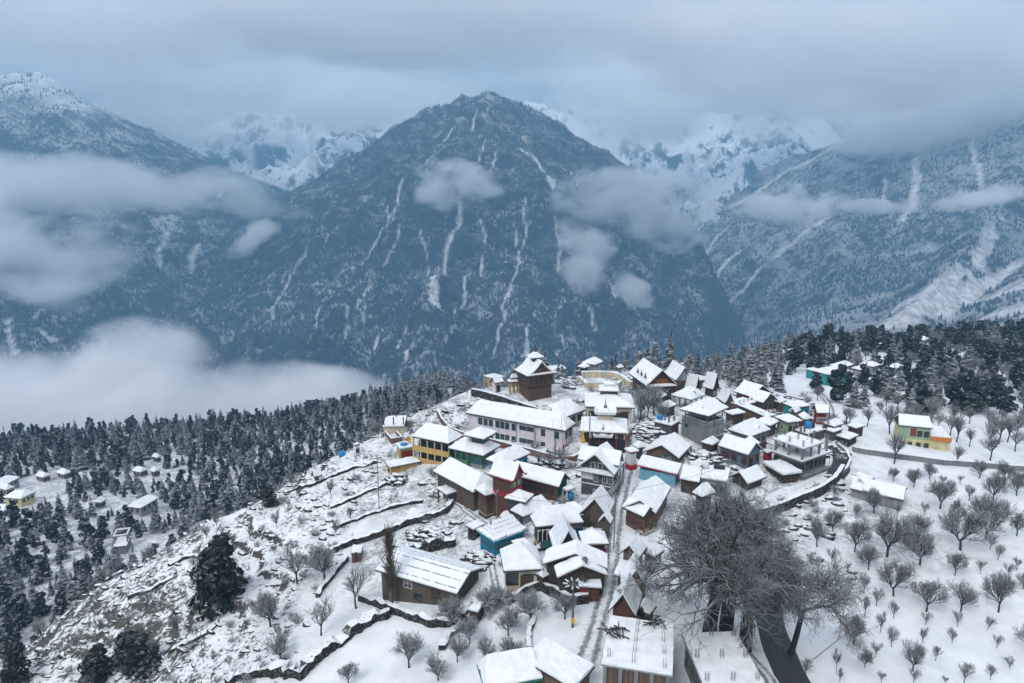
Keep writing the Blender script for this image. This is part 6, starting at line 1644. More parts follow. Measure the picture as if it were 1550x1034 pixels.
for i, (q, h, lab) in enumerate((((853, 690), 8.5, 'leaning prayer flag pole at the lilac school corner'), ((842, 690), 7.0, 'second flag pole with red cloth at the lilac school corner'), ((891, 690), 9.0, 'flag pole between stupa and monastery'),
                                 ((949, 682), 8.0, 'flag pole at the right corner of the lower monastery hall'), ((894, 640), 5.0, 'flag pole at the left of the upper monastery hall'), ((943, 638), 5.5, 'flag pole at the right of the upper monastery hall'), ((1097, 612), 6.5, 'tall pale flag pole behind the concrete block roof'))):
    g = ground_at(*q); o = empty('flag_pole', g, rng.uniform(0, 3), lab, 'flag pole')
    dx = (.9, -.8, 0, 0, 0, 0, 0)[i]
    m = MB(); m.tube((0, 0, -.4), (-dx, 0, h), .06, .035, 6); m.build('shaft', M['frame'] if i == 6 else M['rust'], o)
    m = MB()
    if i in (0, 1):
        m.add([(-.05, .01, .6), (.5, .15, .5), (.35, .1, 2.1), (-dx * .3, .01, 2.4), (-.05, -.01, .6), (.5, .13, .5), (.35, .08, 2.1), (-dx * .3, -.01, 2.4)], [(0, 1, 2, 3), (7, 6, 5, 4), (0, 4, 5, 1), (1, 5, 6, 2), (2, 6, 7, 3), (3, 7, 4, 0)]); m.build('flag', M['cloth'], o)
    else:
        m.box(.07, .30, -.015, .015, h * .4, h * .95); m.build('flag', M['white'], o)
# tall lamp mast with a star of snow covered lamp arms
top = at_d(868, 886, 80.0)
o = empty('lamp_mast', (top.x, top.y, H(top.x, top.y)), 0, 'tall grey lamp mast topped by a star of snow covered arms beside the street', 'lamp mast')
hm = top.z - H(top.x, top.y)
m = MB(); m.tube((0, 0, -.5), (0, 0, hm), .17, .10, 10); m.build('shaft', M['steel'], o)
for k in range(9):
    a = k * 2 * math.pi / 9 + .3; d = Vector((math.cos(a), math.sin(a), 0))
    m = MB(); m.tube(d * .08 + Vector((0, 0, hm)), d * 1.0 + Vector((0, 0, hm + .15)), .045, .03, 6); arm = m.build('lamp_arm', M['steel'], o)
    m = MB(); m.tube(d * .7 + Vector((0, 0, hm + .19)), d * 1.25 + Vector((0, 0, hm + .26)), .11, .07, 6); m.build('lamp_head', M['tankw'], arm)
m = MB(); m.lathe([(.16, hm - .3), (.22, hm), (.22, hm + .15), (.08, hm + .4)], 10); m.build('hub', M['steel'], o)
m = MB(); m.box(-.2, .2, -.42, -.18, .8, 1.4); m.build('switch_box', M['yellowd'], o)
g = ground_at(1190, 925); o = empty('leaning_pole', g, 0, 'thin pole leaning over the snow right of the asphalt lane', 'pole'); m = MB(); m.tube((-1, 0, 0), (4.2, 1.5, 3.2), .05, .04, 6); m.build('shaft', M['steel'], o)
o.location = ground_at(1242, 1000)

def wire(label, p, q, sag=.9):
    p = Vector(p); q = Vector(q); m = MB(); n = 14; o = empty('wire', p, 0, label, 'wire'); L = [((q - p) * (i / n)) - Vector((0, 0, sag * 4 * (i / n) * (1 - i / n))) for i in range(n + 1)]
    for a, b in zip(L[:-1], L[1:]): m.tube(a, b, .022, n=4, cap=False)
    m.build('strand', M['dark'], o)
def tip(px, h): g = ground_at(*px); return g + Vector((0, 0, h - .3))
wire('sagging wire from the ridge pole down to the hillside pole', tip((578, 662), 9.5), tip((574, 770), 10))
wire('sagging wire from the hillside pole across to the monastery lane pole', tip((574, 770), 10), tip((752, 815), 8), 1.6)
wire('sagging wire from the monastery lane pole to the street pole', tip((752, 815), 8), tip((929, 832), 9), 1.4)
wire('sagging wire from the street pole up to the road bend pole', tip((929, 832), 9), tip((1246, 700), 9), 2.0)
wire('sagging wire from the road bend pole to the pole by the brick tank roof', tip((1246, 700), 9), tip((1252, 660), 8), .6)
wire('sagging wire from the brick tank roof pole towards the pines', tip((1252, 660), 8), tip((1277, 577), 9), 1.2)
# ------------------------------------------------------------------ trees and shrubs
def m_bark(name, col, snow=0.75, lo=0.25, hi=0.75):
    t = NT(name); p = t.pos()
    n = t.noise(3.0, 4, 0.6, p)
    s = t.rng(t.math('ADD', t.nz(), t.math('MULTIPLY', t.math('SUBTRACT', n, 0.5), 0.8)), lo, hi)
    c = t.mix(n, tuple(x * .7 for x in col), tuple(x * 1.4 for x in col))
    return t.bsdf(t.mix(t.math('MULTIPLY', s, snow), c, (0.70, 0.73, 0.76)), 0.9, 0.15)
MT = dict(bark=m_bark('bare_bark', (0.05, 0.046, 0.044), .55), frost=m_bark('frosted_twigs', (0.125, 0.13, 0.137), .75, .0, .7), dark=m_bark('old_dark_bark', (0.040, 0.038, 0.038), .5, .3, .8),
          old=m_bark('old_tree_twigs', (0.046, 0.050, 0.055), .45, .25, .9), poplar=m_bark('poplar_twigs', (0.12, 0.095, 0.07), .25, .4, .9))
def m_leaf(name, col, snow, lo, hi):
    t = NT(name); p = t.pos(); n = t.noise(0.7, 5, 0.65, p); n2 = t.noise(0.08, 3, 0.5, p)
    s = t.rng(t.math('ADD', t.nz(), t.math('MULTIPLY', t.math('SUBTRACT', n, 0.5), 1.6)), lo, hi)
    c = t.mix(n2, tuple(x * .65 for x in col), tuple(x * 1.3 for x in col))
    return t.bsdf(t.mix(t.math('MULTIPLY', s, snow), c, (0.68, 0.72, 0.76)), 0.85, 0.15)
MT['conifer'] = m_leaf('conifer_needles', (0.020, 0.034, 0.037), .50, .58, 1.15)
MT['pine'] = m_leaf('dark_pine_needles', (0.020, 0.034, 0.031), .30, .6, 1.15)
MT['ever'] = m_leaf('evergreen_leaves', (0.020, 0.028, 0.024), .25, .65, 1.2)

class Tubes:
    def __init__(s): s.seg = []
    def add(s, p, q, r0, r1): s.seg.append((*p, *q, r0, r1))
    def mesh(s, n=3):
        A = np.array(s.seg); P = A[:, :3]; Q = A[:, 3:6]; d = Q - P
        d /= np.maximum(np.linalg.norm(d, axis=1, keepdims=True), 1e-6)
        up = np.where(np.abs(d[:, 2:3]) > .9, np.array([[1., 0, 0]]), np.array([[0, 0, 1.]]))
        a = np.cross(d, up); a /= np.linalg.norm(a, axis=1, keepdims=True); b = np.cross(d, a)
        t = np.arange(n) * 2 * np.pi / n
        ring = a[:, None] * np.cos(t)[None, :, None] + b[:, None] * np.sin(t)[None, :, None]
        V = np.concatenate([P[:, None] + ring * A[:, 6, None, None], Q[:, None] + ring * A[:, 7, None, None]], 1)
        i = np.arange(n); F = np.stack([i, (i + 1) % n, n + (i + 1) % n, n + i], -1)
        base = (np.arange(len(A)) * 2 * n)[:, None, None]
        return V.reshape(-1, 3), (base + F[None]).reshape(-1, 4)
def grow(T, Tw, r, p, d, L, rad, lvl, maxl, kids, ang, shr, up, jit, nseg=3, twig=.022, side=True, fuzz=False, dp=0.0):
    """a limb of a few bends, with side shoots and a fork at its end"""
    q = Vector(p); dd = Vector(d)
    tgt = T if lvl < maxl - 1 else Tw
    tip = rad * .62 if lvl < maxl else twig * .5
    pts_ = []
    for i in range(nseg):
        dd = (dd + Vector((r.gauss(0, jit), r.gauss(0, jit), r.gauss(0, jit) + (up if lvl < 4 else up + dp) * (lvl > 0)))).normalized()
        q2 = q + dd * (L / nseg)
        a = rad + (tip - rad) * i / nseg; b = rad + (tip - rad) * (i + 1) / nseg
        tgt.add(q, q2, max(a, twig), max(b, twig * .6)); pts_.append((q2.copy(), dd.copy(), b)); q = q2
    if lvl >= maxl: return
    for i, (pp, dv, rr) in enumerate(pts_):
        last = i == len(pts_) - 1
        n = kids if last else (kids - 1 if (side and lvl > 0) else 0)
        if fuzz and lvl == maxl - 1: n += 2
        for k in range(n):
            if dp and lvl >= 3 and r.random() < .10: continue
            ax = dv.orthogonal().normalized(); ax.rotate(Matrix.Rotation(r.uniform(0, 6.283), 3, dv))
            nd = dv.copy(); nd.rotate(Matrix.Rotation(R(ang) * r.uniform(.55, 1.3), 3, ax))
            grow(T, Tw, r, pp, nd, L * shr * r.uniform(.75, 1.15), rr * (.70 if dp else .74), lvl + 1, maxl, kids, ang, shr, up, jit, max(2, nseg - 1) if lvl + 1 < maxl else 2, twig, side, fuzz, dp)
def bare_mesh(name, seed, trunk, rad, limbs, limb_len, maxl, kids, ang, shr, up, jit, spread=45, twig=.02, mats=('bark', 'frost'), lean=.05, fuzz=False, dp=0.0):
    r = random.Random(seed); T = Tubes(); Tw = Tubes()
    q = Vector((0, 0, -.3)); d = Vector((r.gauss(0, lean), r.gauss(0, lean), 1)).normalized(); n = 4
    for i in range(n):
        d = (d + Vector((r.gauss(0, lean), r.gauss(0, lean), 0))).normalized(); q2 = q + d * ((trunk + .3) / n)
        T.add(q, q2, rad * (1.15 - .35 * i / n), rad * (1.15 - .35 * (i + 1) / n)); q = q2
    for k in range(limbs):
        a = 6.283 * k / limbs + r.uniform(-.4, .4); s = R(spread) * r.uniform(.5, 1.25)
        nd = Vector((math.sin(s) * math.cos(a), math.sin(s) * math.sin(a), math.cos(s)))
        grow(T, Tw, r, q - d * r.uniform(0, trunk * .25), nd, limb_len * r.uniform(.8, 1.15), rad * .62, 1, maxl, kids, ang, shr, up, jit, 3, twig, True, fuzz, dp)
    return [mesh_np('trunk', *T.mesh(5), MT[mats[0]]), mesh_np('crown', *Tw.mesh(3), MT[mats[1]])]
class Tree:
    """parts of one kind of tree; put() links a copy of the thing and of each part"""
    def __init__(s, meshes, hgt): s.m = meshes; s.h = hgt
    def put(s, name, loc, h, label, cat, group=None, rz=None, wide=1.0):
        k = h / s.h
        o = empty(name, loc, rng.uniform(0, 6.28) if rz is None else rz, label, cat, group)
        o.scale = (k * wide, k * wide, k)
        for me in s.m: link(me.name.split('.')[0], me, o)
        return o
def hgt_of(ms): return max(max(v.co.z for v in m.vertices) for m in ms)
def mk(ms): return Tree(ms, hgt_of(ms))
ORCH = [mk(bare_mesh('t', 100 + i, .8, .10, 5, 1.1, 5, 3, 33, .70, .13, .17, 44, .0095)) for i in range(5)]
WILD = [mk(bare_mesh('t', 200 + i, 1.8, .13, 4, 1.7, 4, 3, 30, .70, .14, .14, 34, .020)) for i in range(4)]
SAPL = [mk(bare_mesh('t', 300 + i, .7, .045, 4, .8, 4, 3, 26, .70, .18, .12, 30, .010)) for i in range(4)]
BUSH = [mk(bare_mesh('t', 400 + i, .15, .06, 9, .75, 3, 3, 34, .75, .12, .18, 60, .016)) for i in range(3)]
FBUSH = [mk(bare_mesh('t', 450 + i, .2, .08, 9, .9, 4, 3, 36, .72, .10, .2, 60, .022, ('frost', 'frost'))) for i in range(2)]

# conifers: tiers of drooping fans
def conifer_arrays(seed, tiers=15, nb=8, wid=.23):
    r = random.Random(seed); V = []; F = []
    for i in range(tiers):
        t = i / (tiers - 1); z = .10 + .88 * t; L = wid * (1 - t) ** .8 * r.uniform(.75, 1.2) + .012
        off = r.uniform(0, 6.28)
        for k in range(nb if t < .7 else 5):
            a = off + 6.283 * k / nb + r.uniform(-.3, .3); l = L * r.uniform(.6, 1.2); w = l * .42 + .012; dr = l * r.uniform(.15, .5)
            c, s = math.cos(a), math.sin(a); b = len(V); zz = z + r.uniform(-.02, .02)
            for rr, ww, dz in ((.0, .012, .02), (.5, w, -dr * .35), (.5, -w, -dr * .35), (1.0, .0, -dr), (.8, w * .75, -dr * .85), (.8, -w * .75, -dr * .85)):
                V.append((rr * l * c - ww * s, rr * l * s + ww * c, zz + dz + r.uniform(-.008, .008)))
            F += [(b, b + 2, b + 1), (b + 1, b + 2, b + 3), (b + 1, b + 3, b + 4), (b + 2, b + 5, b + 3)]
    return np.array(V), np.array(F)
def trunk_arrays(h=.9, r=.016):
    T = Tubes(); T.add((0, 0, -.06), (0, 0, h * .5), r * 1.2, r * .7); T.add((0, 0, h * .5), (0, 0, h), r * .7, r * .1)
    return T.mesh(5)
def pine_arrays(seed, n=900, wid=.36, leaf=.045, lumps=11, base=.18):
    """leafy clumps spread through an uneven crown"""
    rs = np.random.RandomState(seed)
    C_ = []
    for i in range(lumps):
        t = (i + .5) / lumps; a = rs.uniform(0, 6.28); rr = wid * (1 - .75 * t) * rs.uniform(.25, .8)
        C_.append((rr * math.cos(a), rr * math.sin(a), base + (1 - base - .08) * t, wid * (.62 - .36 * t) * rs.uniform(.8, 1.2)))
    C_ = np.array(C_); pick = rs.randint(0, lumps, n)
    d = rs.normal(size=(n, 3)); d /= np.linalg.norm(d, axis=1, keepdims=True)
    rad = rs.uniform(.45, 1.0, n) ** .5
    P = C_[pick, :3] + d * (C_[pick, 3] * rad)[:, None] * np.array([1, 1, .62])
    nrm = d + rs.normal(size=(n, 3)) * .6 + np.array([0, 0, .35]); nrm /= np.linalg.norm(nrm, axis=1, keepdims=True)
    u = np.cross(nrm, rs.normal(size=(n, 3))); u /= np.linalg.norm(u, axis=1, keepdims=True); w = np.cross(nrm, u)
    s = leaf * rs.uniform(.6, 1.4, (n, 1))
    V = np.stack([P - u * s - w * s * .5, P + u * s * .9 - w * s * .7, P + u * s * .5 + w * s, P - u * s * .7 + w * s * .6], 1)
    q = np.arange(n * 4).reshape(n, 4); F = np.concatenate([q[:, [0, 1, 2]], q[:, [0, 2, 3]]])
    return V.reshape(-1, 3), F
def crown_tree(arr, mat, tr=.018, th=.85):
    return mk([mesh_np('trunk', *trunk_arrays(th, tr), MT['dark']), mesh_np('crown', *arr, MT[mat])])
CON_A = [conifer_arrays(i, 15 + i % 3, 8, .20 + .02 * (i % 4)) for i in range(6)]
PINE_A = [pine_arrays(20 + i, 800, .30 + .04 * (i % 3), .05) for i in range(5)]
CON = [crown_tree(a, 'conifer') for a in CON_A]
MIX_A = CON_A + [pine_arrays(70 + i, 420, .20 + .05 * (i % 3), .06, 9, .12) for i in range(5)]
MIX = CON + [crown_tree(a, 'conifer') for a in MIX_A[6:]]
PINE = [crown_tree(a, 'pine') for a in PINE_A]
EVER = [crown_tree(pine_arrays(50 + i, 2600, .40, .028, 16, .04), 'ever', .02) for i in range(2)]

# --- the orchard on the right, tree by tree (zoomed photo coordinates: foot x, foot y, height)
k = .3617
big = [(710,180,75),(920,178,80),(978,272,120),(1075,250,110),(755,305,125),(645,215,85),(478,325,110),(305,400,100),(240,465,130),(395,485,150),(455,560,110),(530,505,190),(645,445,130),(672,540,160),(840,478,200),(820,350,90),(945,435,190),(1075,420,110),(815,585,110),(560,670,165),(695,735,150),(840,735,130),(1000,738,180),(390,870,140),(440,970,80),(640,985,125),(1100,640,80),(1110,900,130),(420,240,70),(560,190,60),(1025,200,100)]
small = [(297,540,80),(315,575,50),(370,575,50),(437,655,90),(487,712,80),(440,750,80),(560,763,75),(505,822,90),(550,885,80),(685,868,75),(690,790,60),(830,803,70),(805,868,65),(925,577,65),(995,520,65),(1035,590,65),(1075,563,60),(950,812,65),(988,888,65),(735,940,70),(320,973,80),(485,925,65),(510,1034,55),(855,1034,90),(965,1020,70),(1050,978,55),(875,270,70),(840,205,45),(800,240,60),(765,210,50),(685,330,60),(400,345,60),(965,475,70),(1025,335,70),(575,335,50),(190,1005,80),(335,1030,60),(640,1034,70),(775,1040,40)]
def by_pixels(lst, kinds, name, label, cat, group, wide=1.0):
    for i, (x, y, hp) in enumerate(lst):
        g = ground_at(x, y); d = g.y * CS - (g.z - CAM_H) * SN
        h = hp * d / FPX / .92
        rng.choice(kinds).put(name, g, h, label, cat, group, wide=wide * rng.uniform(.85, 1.15))
by_pixels([(1150 + a * k, 660 + b * k, c * k) for a, b, c in big], ORCH, 'fruit_tree', 'bare spreading fruit tree standing in the snowy orchard', 'tree', 'grown fruit trees of the orchard', .85)
by_pixels([(1150 + a * k, 660 + b * k, c * k) for a, b, c in small], SAPL, 'fruit_sapling', 'slim young bare fruit tree standing in the snowy orchard', 'tree', 'young fruit trees of the orchard')
# --- garden and hillside bare trees
for x, y, hp, lab in ((539, 921, 64, 'broad bare tree left of the dark barn under the outhouse'), (619, 1011, 56, 'round bare tree on the white terrace below the rock ledge'), (684, 951, 48, 'bare tree against the near wall of the dark barn'),
                      (711, 975, 42, 'low bare tree below the barn corner'), (770, 962, 43, 'slim bare tree alone in the upper garden snow'), (802, 941, 48, 'spreading bare tree before the white walled house'),
                      (855, 937, 46, 'bare tree next to the lamp mast'), (692, 1002, 42, 'bare tree left of the garden bottom'), (734, 998, 36, 'bare tree at the middle of the garden bottom'), (776, 1001, 40, 'bare tree at the right of the garden bottom'),
                      (664, 1030, 40, 'bare tree at the bottom edge left of the green house'), (527, 1036, 36, 'bare tree cut by the bottom edge under the rock ledge'), (410, 949, 58, 'bare tree right of the big dark evergreen'), (486, 962, 61, 'tall bare tree above the rock ledge'),
                      (450, 884, 65, 'pair stemmed bare tree high on the terraces'), (492, 877, 56, 'bare tree left of the tiny brick outhouse'), (425, 1000, 40, 'low bare tree beside the left rock ledge')):
    by_pixels([(x, y, hp)], ORCH if hp < 60 else WILD, 'bare_tree', lab, 'tree', None)
g = ground_at(737, 924); FBUSH[0].put('frosted_tree', g, 4.2, 'white frosted bushy tree beside the right end of the barn', 'tree')
g = ground_at(760, 915); FBUSH[1].put('frosted_tree', g, 2.6, 'smaller frosted bush at the foot of the white walled house', 'shrub')
# slender poplar
r_ = random.Random(77); T = Tubes(); Tw = Tubes()
T.add((0, 0, -.4), (0, 0, 5), .28, .16); T.add((0, 0, 5), (.1, 0, 12.5), .16, .02)
for i in range(300):
    z = r_.uniform(1.6, 10.5); a = r_.uniform(0, 6.28); L = r_.uniform(1.5, 4.2) * (1 - z / 22); s = r_.uniform(.14, .40)
    p = Vector((0, 0, z)); d = Vector((math.cos(a) * s, math.sin(a) * s, 1)).normalized()
    for j in range(3):
        q = p + d * (L / 3); Tw.add(p, q, .035 * (1 - j / 4), .03 * (1 - (j + 1) / 4)); d = (d + Vector((r_.gauss(0, .06), r_.gauss(0, .06), .04))).normalized()
        for c in range(2):
            e_ = (d + Vector((r_.gauss(0, .25), r_.gauss(0, .25), .1))).normalized(); Tw.add(q, q + e_ * r_.uniform(.4, .9), .018, .008)
        p = q
g = ground_at(593, 918); pp = mk([mesh_np('trunk', *T.mesh(6), MT['poplar']), mesh_np('crown', *Tw.mesh(3), MT['poplar'])])
d_ = g.y * CS - (g.z - CAM_H) * SN; pp.put('poplar', g, 120 * d_ / FPX / .86, 'tall slender bare poplar standing in front of the dark barn', 'tree', wide=1.25)
# --- evergreen trees near by
for (x, y, hp, wd, lab) in ((336, 915, 103, 1.0, 'big dark bushy evergreen standing alone on the left slope'), (410, 766, 32, 1.1, 'small round dark evergreen near the top of the left slope'),
                            (205, 1022, 66, 1.3, 'dark evergreen bush clump low on the left slope'), (150, 1030, 55, 1.2, 'grey green bush left of the dark clump on the left slope'), (25, 1038, 62, 1.0, 'dark evergreen at the bottom left corner')):
    g = ground_at(x, y); d = g.y * CS - (g.z - CAM_H) * SN
    rng.choice(EVER).put('evergreen_tree', g, hp * d / FPX / .88, lab, 'tree', wide=wd)

# --- the great bare tree: old trunks with weeping twigs
def great(name, label, foot, top_px, seed, limbs, spread, rad, wide, lean, kd=3):
    g = ground_at(*foot); d = g.y * CS - (g.z - CAM_H) * SN
    h = (foot[1] - top_px) * d / FPX / .86
    ms = bare_mesh('t', seed, h * .40, rad, limbs, h * .25, 6, kd, 40, .68, .012, .23, spread, .0095, ('dark', 'old'), lean, False, -.05)
    t = Tree(ms, hgt_of(ms)); return t.put(name, g, h, label, 'tree', rz=0.0, wide=wide)
great('old_tree', 'leftmost big stem of the great bare tree, leaning over the small gabled houses', (1074, 962), 745, 5, 4, 46, .66, 1.14, .05)
great('old_tree', 'tallest middle stem of the great bare tree behind the flat concrete building', (1100, 958), 730, 9, 5, 44, .84, 1.06, .04)
great('old_tree', 'right stem of the great bare tree with long limbs reaching over the asphalt lane', (1128, 982), 766, 14, 4, 44, .60, 1.2, .08)
great('old_tree', 'slim outer stem of the great bare tree on the right bank of the lane', (1196, 990), 832, 23, 3, 44, .28, 1.05, .06)

# --- woods: individuals for the nearest, the rest as one wood
def to_px(P):
    P = np.asarray(P); x, y, z = P[:, 0], P[:, 1], P[:, 2] - CAM_H
    f = y * CS - z * SN; u = y * SN + z * CS
    return 775 + FPX * x / f, 517 - FPX * u / f, f
HOUSES = [(o.location.x, o.location.y) for o in C.objects if o.type == 'EMPTY' and o.parent is None and o.get('category') in ('house', 'shed', 'hut', 'hotel', 'barn', 'temple', 'school', 'monastery', 'hall', 'shrine', 'pavilion', 'water tank', 'outhouse')]
HOUSES = np.array(HOUSES)
def scatter(n, box, mind, test, seed):
    rs = np.random.RandomState(seed)
    x = rs.uniform(box[0], box[1], n); y = rs.uniform(box[2], box[3], n)
    z = hfull(x, y); ok = test(x, y, z, rs)
    x, y, z = x[ok], y[ok], z[ok]
    cell = {}; keep = []
    for i in range(len(x)):
        c = (int(x[i] // mind), int(y[i] // mind)); bad = False
        for a in (-1, 0, 1):
            for b in (-1, 0, 1):
                for j in cell.get((c[0] + a, c[1] + b), ()):
                    if (x[i] - x[j]) ** 2 + (y[i] - y[j]) ** 2 < mind * mind: bad = True
        if not bad: cell.setdefault(c, []).append(i); keep.append(i)
    return np.stack([x, y, z], -1)[keep]
def seen(P, h):
    """is the top of the tree in view?"""
    T = P + np.array([0, 0, 1.0]) * (h * .9)[:, None]
    u, v, f = to_px(T); ok = (u > -40) & (u < 1590) & (v > 300) & (v < 1080)
    hid = np.zeros(len(P), bool)
    for s in np.linspace(.15, .97, 30):
        q = T * s + np.array([0, 0, CAM_H]) * (1 - s); hid |= hfull(q[:, 0], q[:, 1]) > q[:, 2]
    return ok & ~hid
def near_house(x, y, r=9):
    d = np.full(x.shape, 1e9)
    for a, b in HOUSES: d = np.minimum(d, np.hypot(x - a - 2, y - b - 3))
    return d < r
CLEAR = [(60, 742, 75, 28), (95, 765, 60, 14), (225, 730, 28, 22), (150, 752, 22, 14), (215, 765, 36, 16), (120, 850, 22, 50), (185, 825, 30, 26), (30, 775, 40, 22), (250, 705, 25, 12)]
def left_test(x, y, z, rs):
    u, v, f = to_px(np.stack([x, y, z], -1))
    d = np.ones(x.shape)
    for a, b, c, e in CLEAR: d = np.minimum(d, np.where(((u - a) / c) ** 2 + ((v - b) / e) ** 2 < .5, .22, 1))
    dens = np.clip(.95 + .6 * fbm(x / 60, y / 60, 3, 33), .25, 1) * d * (v > np.interp(u, [-60, 0, 150, 300, 420, 560, 640, 720], [672, 668, 652, 642, 634, 610, 598, 585]))
    slope_hill = (z > -46) & (x > -110) & (y < 230)
    return (rs.uniform(0, 1, x.shape) < dens) & ~near_house(x, y, 12) & (z < -25) & ~slope_hill
PL = scatter(42000, (-620, 120, 120, 640), 3.3, left_test, 5)
hl = np.random.RandomState(8).uniform(0, 1, len(PL)) ** 1.5 * 7.5 + 4; vis = seen(PL, hl); PL, hl = PL[vis], hl[vis]
def right_test(x, y, z, rs):
    u, v, f = to_px(np.stack([x, y, z], -1))
    line = np.interp(u, [960, 1050, 1130, 1200, 1262, 1290, 1430, 1560], [566, 572, 596, 612, 640, 672, 690, 700])
    dens = np.clip(.75 + .9 * fbm(x / 45, y / 45, 3, 44), .12, 1)
    dens = np.where((u > 1180) & (u < 1262) & (v > 572), .12, dens)
    dens = np.where((v > 600) & (u > 1262), dens * .42, dens)
    dens = np.where((u > 1265) & (u < 1410) & (v > 515) & (v < 560), dens * .5, dens)
    return (v < line) & (u > 930) & (rs.uniform(0, 1, x.shape) < dens) & ~near_house(x, y, 11)
PR = scatter(15000, (20, 560, 170, 600), 4.3, right_test, 6)
hr = np.random.RandomState(9).uniform(5, 11, len(PR)); vis = seen(PR, hr); PR, hr = PR[vis], hr[vis]
# the fringe of snowy trees just behind the crest
def crest_test(x, y, z, rs):
    u, v, f = to_px(np.stack([x, y, z], -1))
    return (u > 560) & (u < 1010) & (rs.uniform(0, 1, x.shape) < .8) & ~near_house(x, y, 11) & (z < -3) & (y > 165)
PCR = scatter(5000, (-110, 90, 165, 420), 5.0, crest_test, 12)
hc = np.random.RandomState(10).uniform(8, 14, len(PCR)); vis = seen(PCR, hc); PCR, hc = PCR[vis], hc[vis]
print('woods', len(PL), len(PR), len(PCR))
def size_px(P, h): return h / to_px(P)[2]
def merged(arrs, P, h, seed, wide=1.0):
    rs = np.random.RandomState(seed); V = []; F = []; b = 0
    for i in range(len(P)):
        v, f = arrs[rs.randint(len(arrs))]; a = rs.uniform(0, 6.28); c, s = math.cos(a), math.sin(a)
        w = h[i] * rs.uniform(.85, 1.2) * wide
        q = np.stack([(v[:, 0] * c - v[:, 1] * s) * w + P[i, 0], (v[:, 0] * s + v[:, 1] * c) * w + P[i, 1], v[:, 2] * h[i] + P[i, 2]], -1)
        V.append(q); F.append(f + b); b += len(v)
    return np.concatenate(V), np.concatenate(F)
def plant(P, h, kind, arrs, kinds, limit, label, group, name, stuff_label, mat, seed):
    o = np.argsort(-size_px(P, h)); P, h = P[o], h[o]
    for i in range(min(limit, len(P))):
        rng.choice(kinds).put(name, P[i], h[i], label, 'tree', group, wide=rng.uniform(.85, 1.25))
    if len(P) > limit:
        V, F = merged(arrs, P[limit:], h[limit:], seed)
        tag(link(kind, mesh_np(kind, V, F, MT[mat])), stuff_label, 'forest', kind='stuff')
plant(PL, hl, 'forest', MIX_A, MIX, 230, 'snow dusted conifer in the forest below the left hillside', 'conifers of the left forest', 'conifer_tree', 'dense conifer forest on the shelf left of the hill', 'conifer', 1)
plant(PCR, hc, 'forest', CON_A, CON, 60, 'snowy conifer rising just behind the village crest', 'conifers behind the crest', 'conifer_tree', 'snowy wood falling away behind the village crest', 'conifer', 2)
sel = np.random.RandomState(3).uniform(0, 1, len(PR)); upx, vpx, _ = to_px(PR)
con = (sel < .30) | ((upx < 1200) & (sel < .8)); br = ~con & ((sel > .84) | ((vpx > 600) & (sel > .55)))
pn = ~con & ~br
plant(PR[con], hr[con] * 1.1, 'forest', CON_A, CON, 110, 'pointed conifer in the dark wood right of the village', 'conifers of the right wood', 'conifer_tree', 'conifer wood on the right slope', 'conifer', 3)
plant(PR[pn], hr[pn], 'forest', PINE_A, PINE, 220, 'dark round crowned pine in the wood right of the village', 'round pines of the right wood', 'pine_tree', 'dark pine wood on the right hill', 'pine', 4)
q = np.where(br)[0][:110]
for i in q: rng.choice(WILD).put('bare_tree', PR[i], hr[i] * .75, 'leafless tree among the dark pines right of the village', 'tree', 'leafless trees of the right wood')
def lane_test(x, y, z, rs):
    u, v, f = to_px(np.stack([x, y, z], -1))
    return (u > 1275) & (u < 1570) & (v > 640) & (v < 705) & (rs.uniform(0, 1, x.shape) < .8) & ~near_house(x, y, 9)
PB = scatter(2500, (40, 260, 90, 230), 4.2, lane_test, 15)
for p in PB[:90]: rng.choice(WILD).put('bare_tree', p, rng.uniform(4, 8), 'leafless tree in the grey grove along the roadside wall', 'tree', 'leafless trees behind the roadside wall')
# --- shrubs, saplings, rocks and grass on the left hillside and the waste ground
def hill_test(x, y, z, rs):
    return (rough_mask(x, y) > .5) & (z > -28) & (rs.uniform(0, 1, x.shape) < np.clip(.45 + .9 * fbm(x / 14, y / 14, 3, 71), .05, 1)) & ~near_house(x, y, 6)
PS = scatter(2600, (-105, 0, 52, 175), 2.2, hill_test, 21); vs = seen(PS, np.full(len(PS), 1.0)); PS = PS[vs]
for i, p in enumerate(PS[:280]):
    if i % 3: rng.choice(BUSH).put('bare_shrub', p, rng.uniform(.7, 1.7), 'low leafless shrub on the snowy left hillside', 'shrub', 'leafless shrubs of the left hillside', wide=1.2)
    else: rng.choice(SAPL).put('bare_sapling', p, rng.uniform(1.8, 3.8), 'thin leafless sapling on the snowy left hillside', 'tree', 'leafless saplings of the left hillside')
def town_test(x, y, z, rs):
    u, v, f = to_px(np.stack([x, y, z], -1))
    return (u > 640) & (u < 1290) & (v < 880) & (rs.uniform(0, 1, x.shape) < np.clip(.3 + 1.2 * fbm(x / 12, y / 12, 2, 81), 0, .9)) & ~near_house(x, y, 4.0) & (z > -6)
PV = scatter(6000, (-25, 80, 85, 185), 1.8, town_test, 22)
sp = [ground_at(*q_) for q_ in STREET]
def on_street(p): return any((Vector(p).xy - a.xy).length < 5 for a in sp)
n_ = 0
for p in PV:
    if on_street(p) or n_ > 150: continue
    n_ += 1; rng.choice(BUSH).put('bare_shrub', p, rng.uniform(.8, 2.2), 'leafless shrub growing between the village houses', 'shrub', 'leafless shrubs between the houses', wide=1.1)
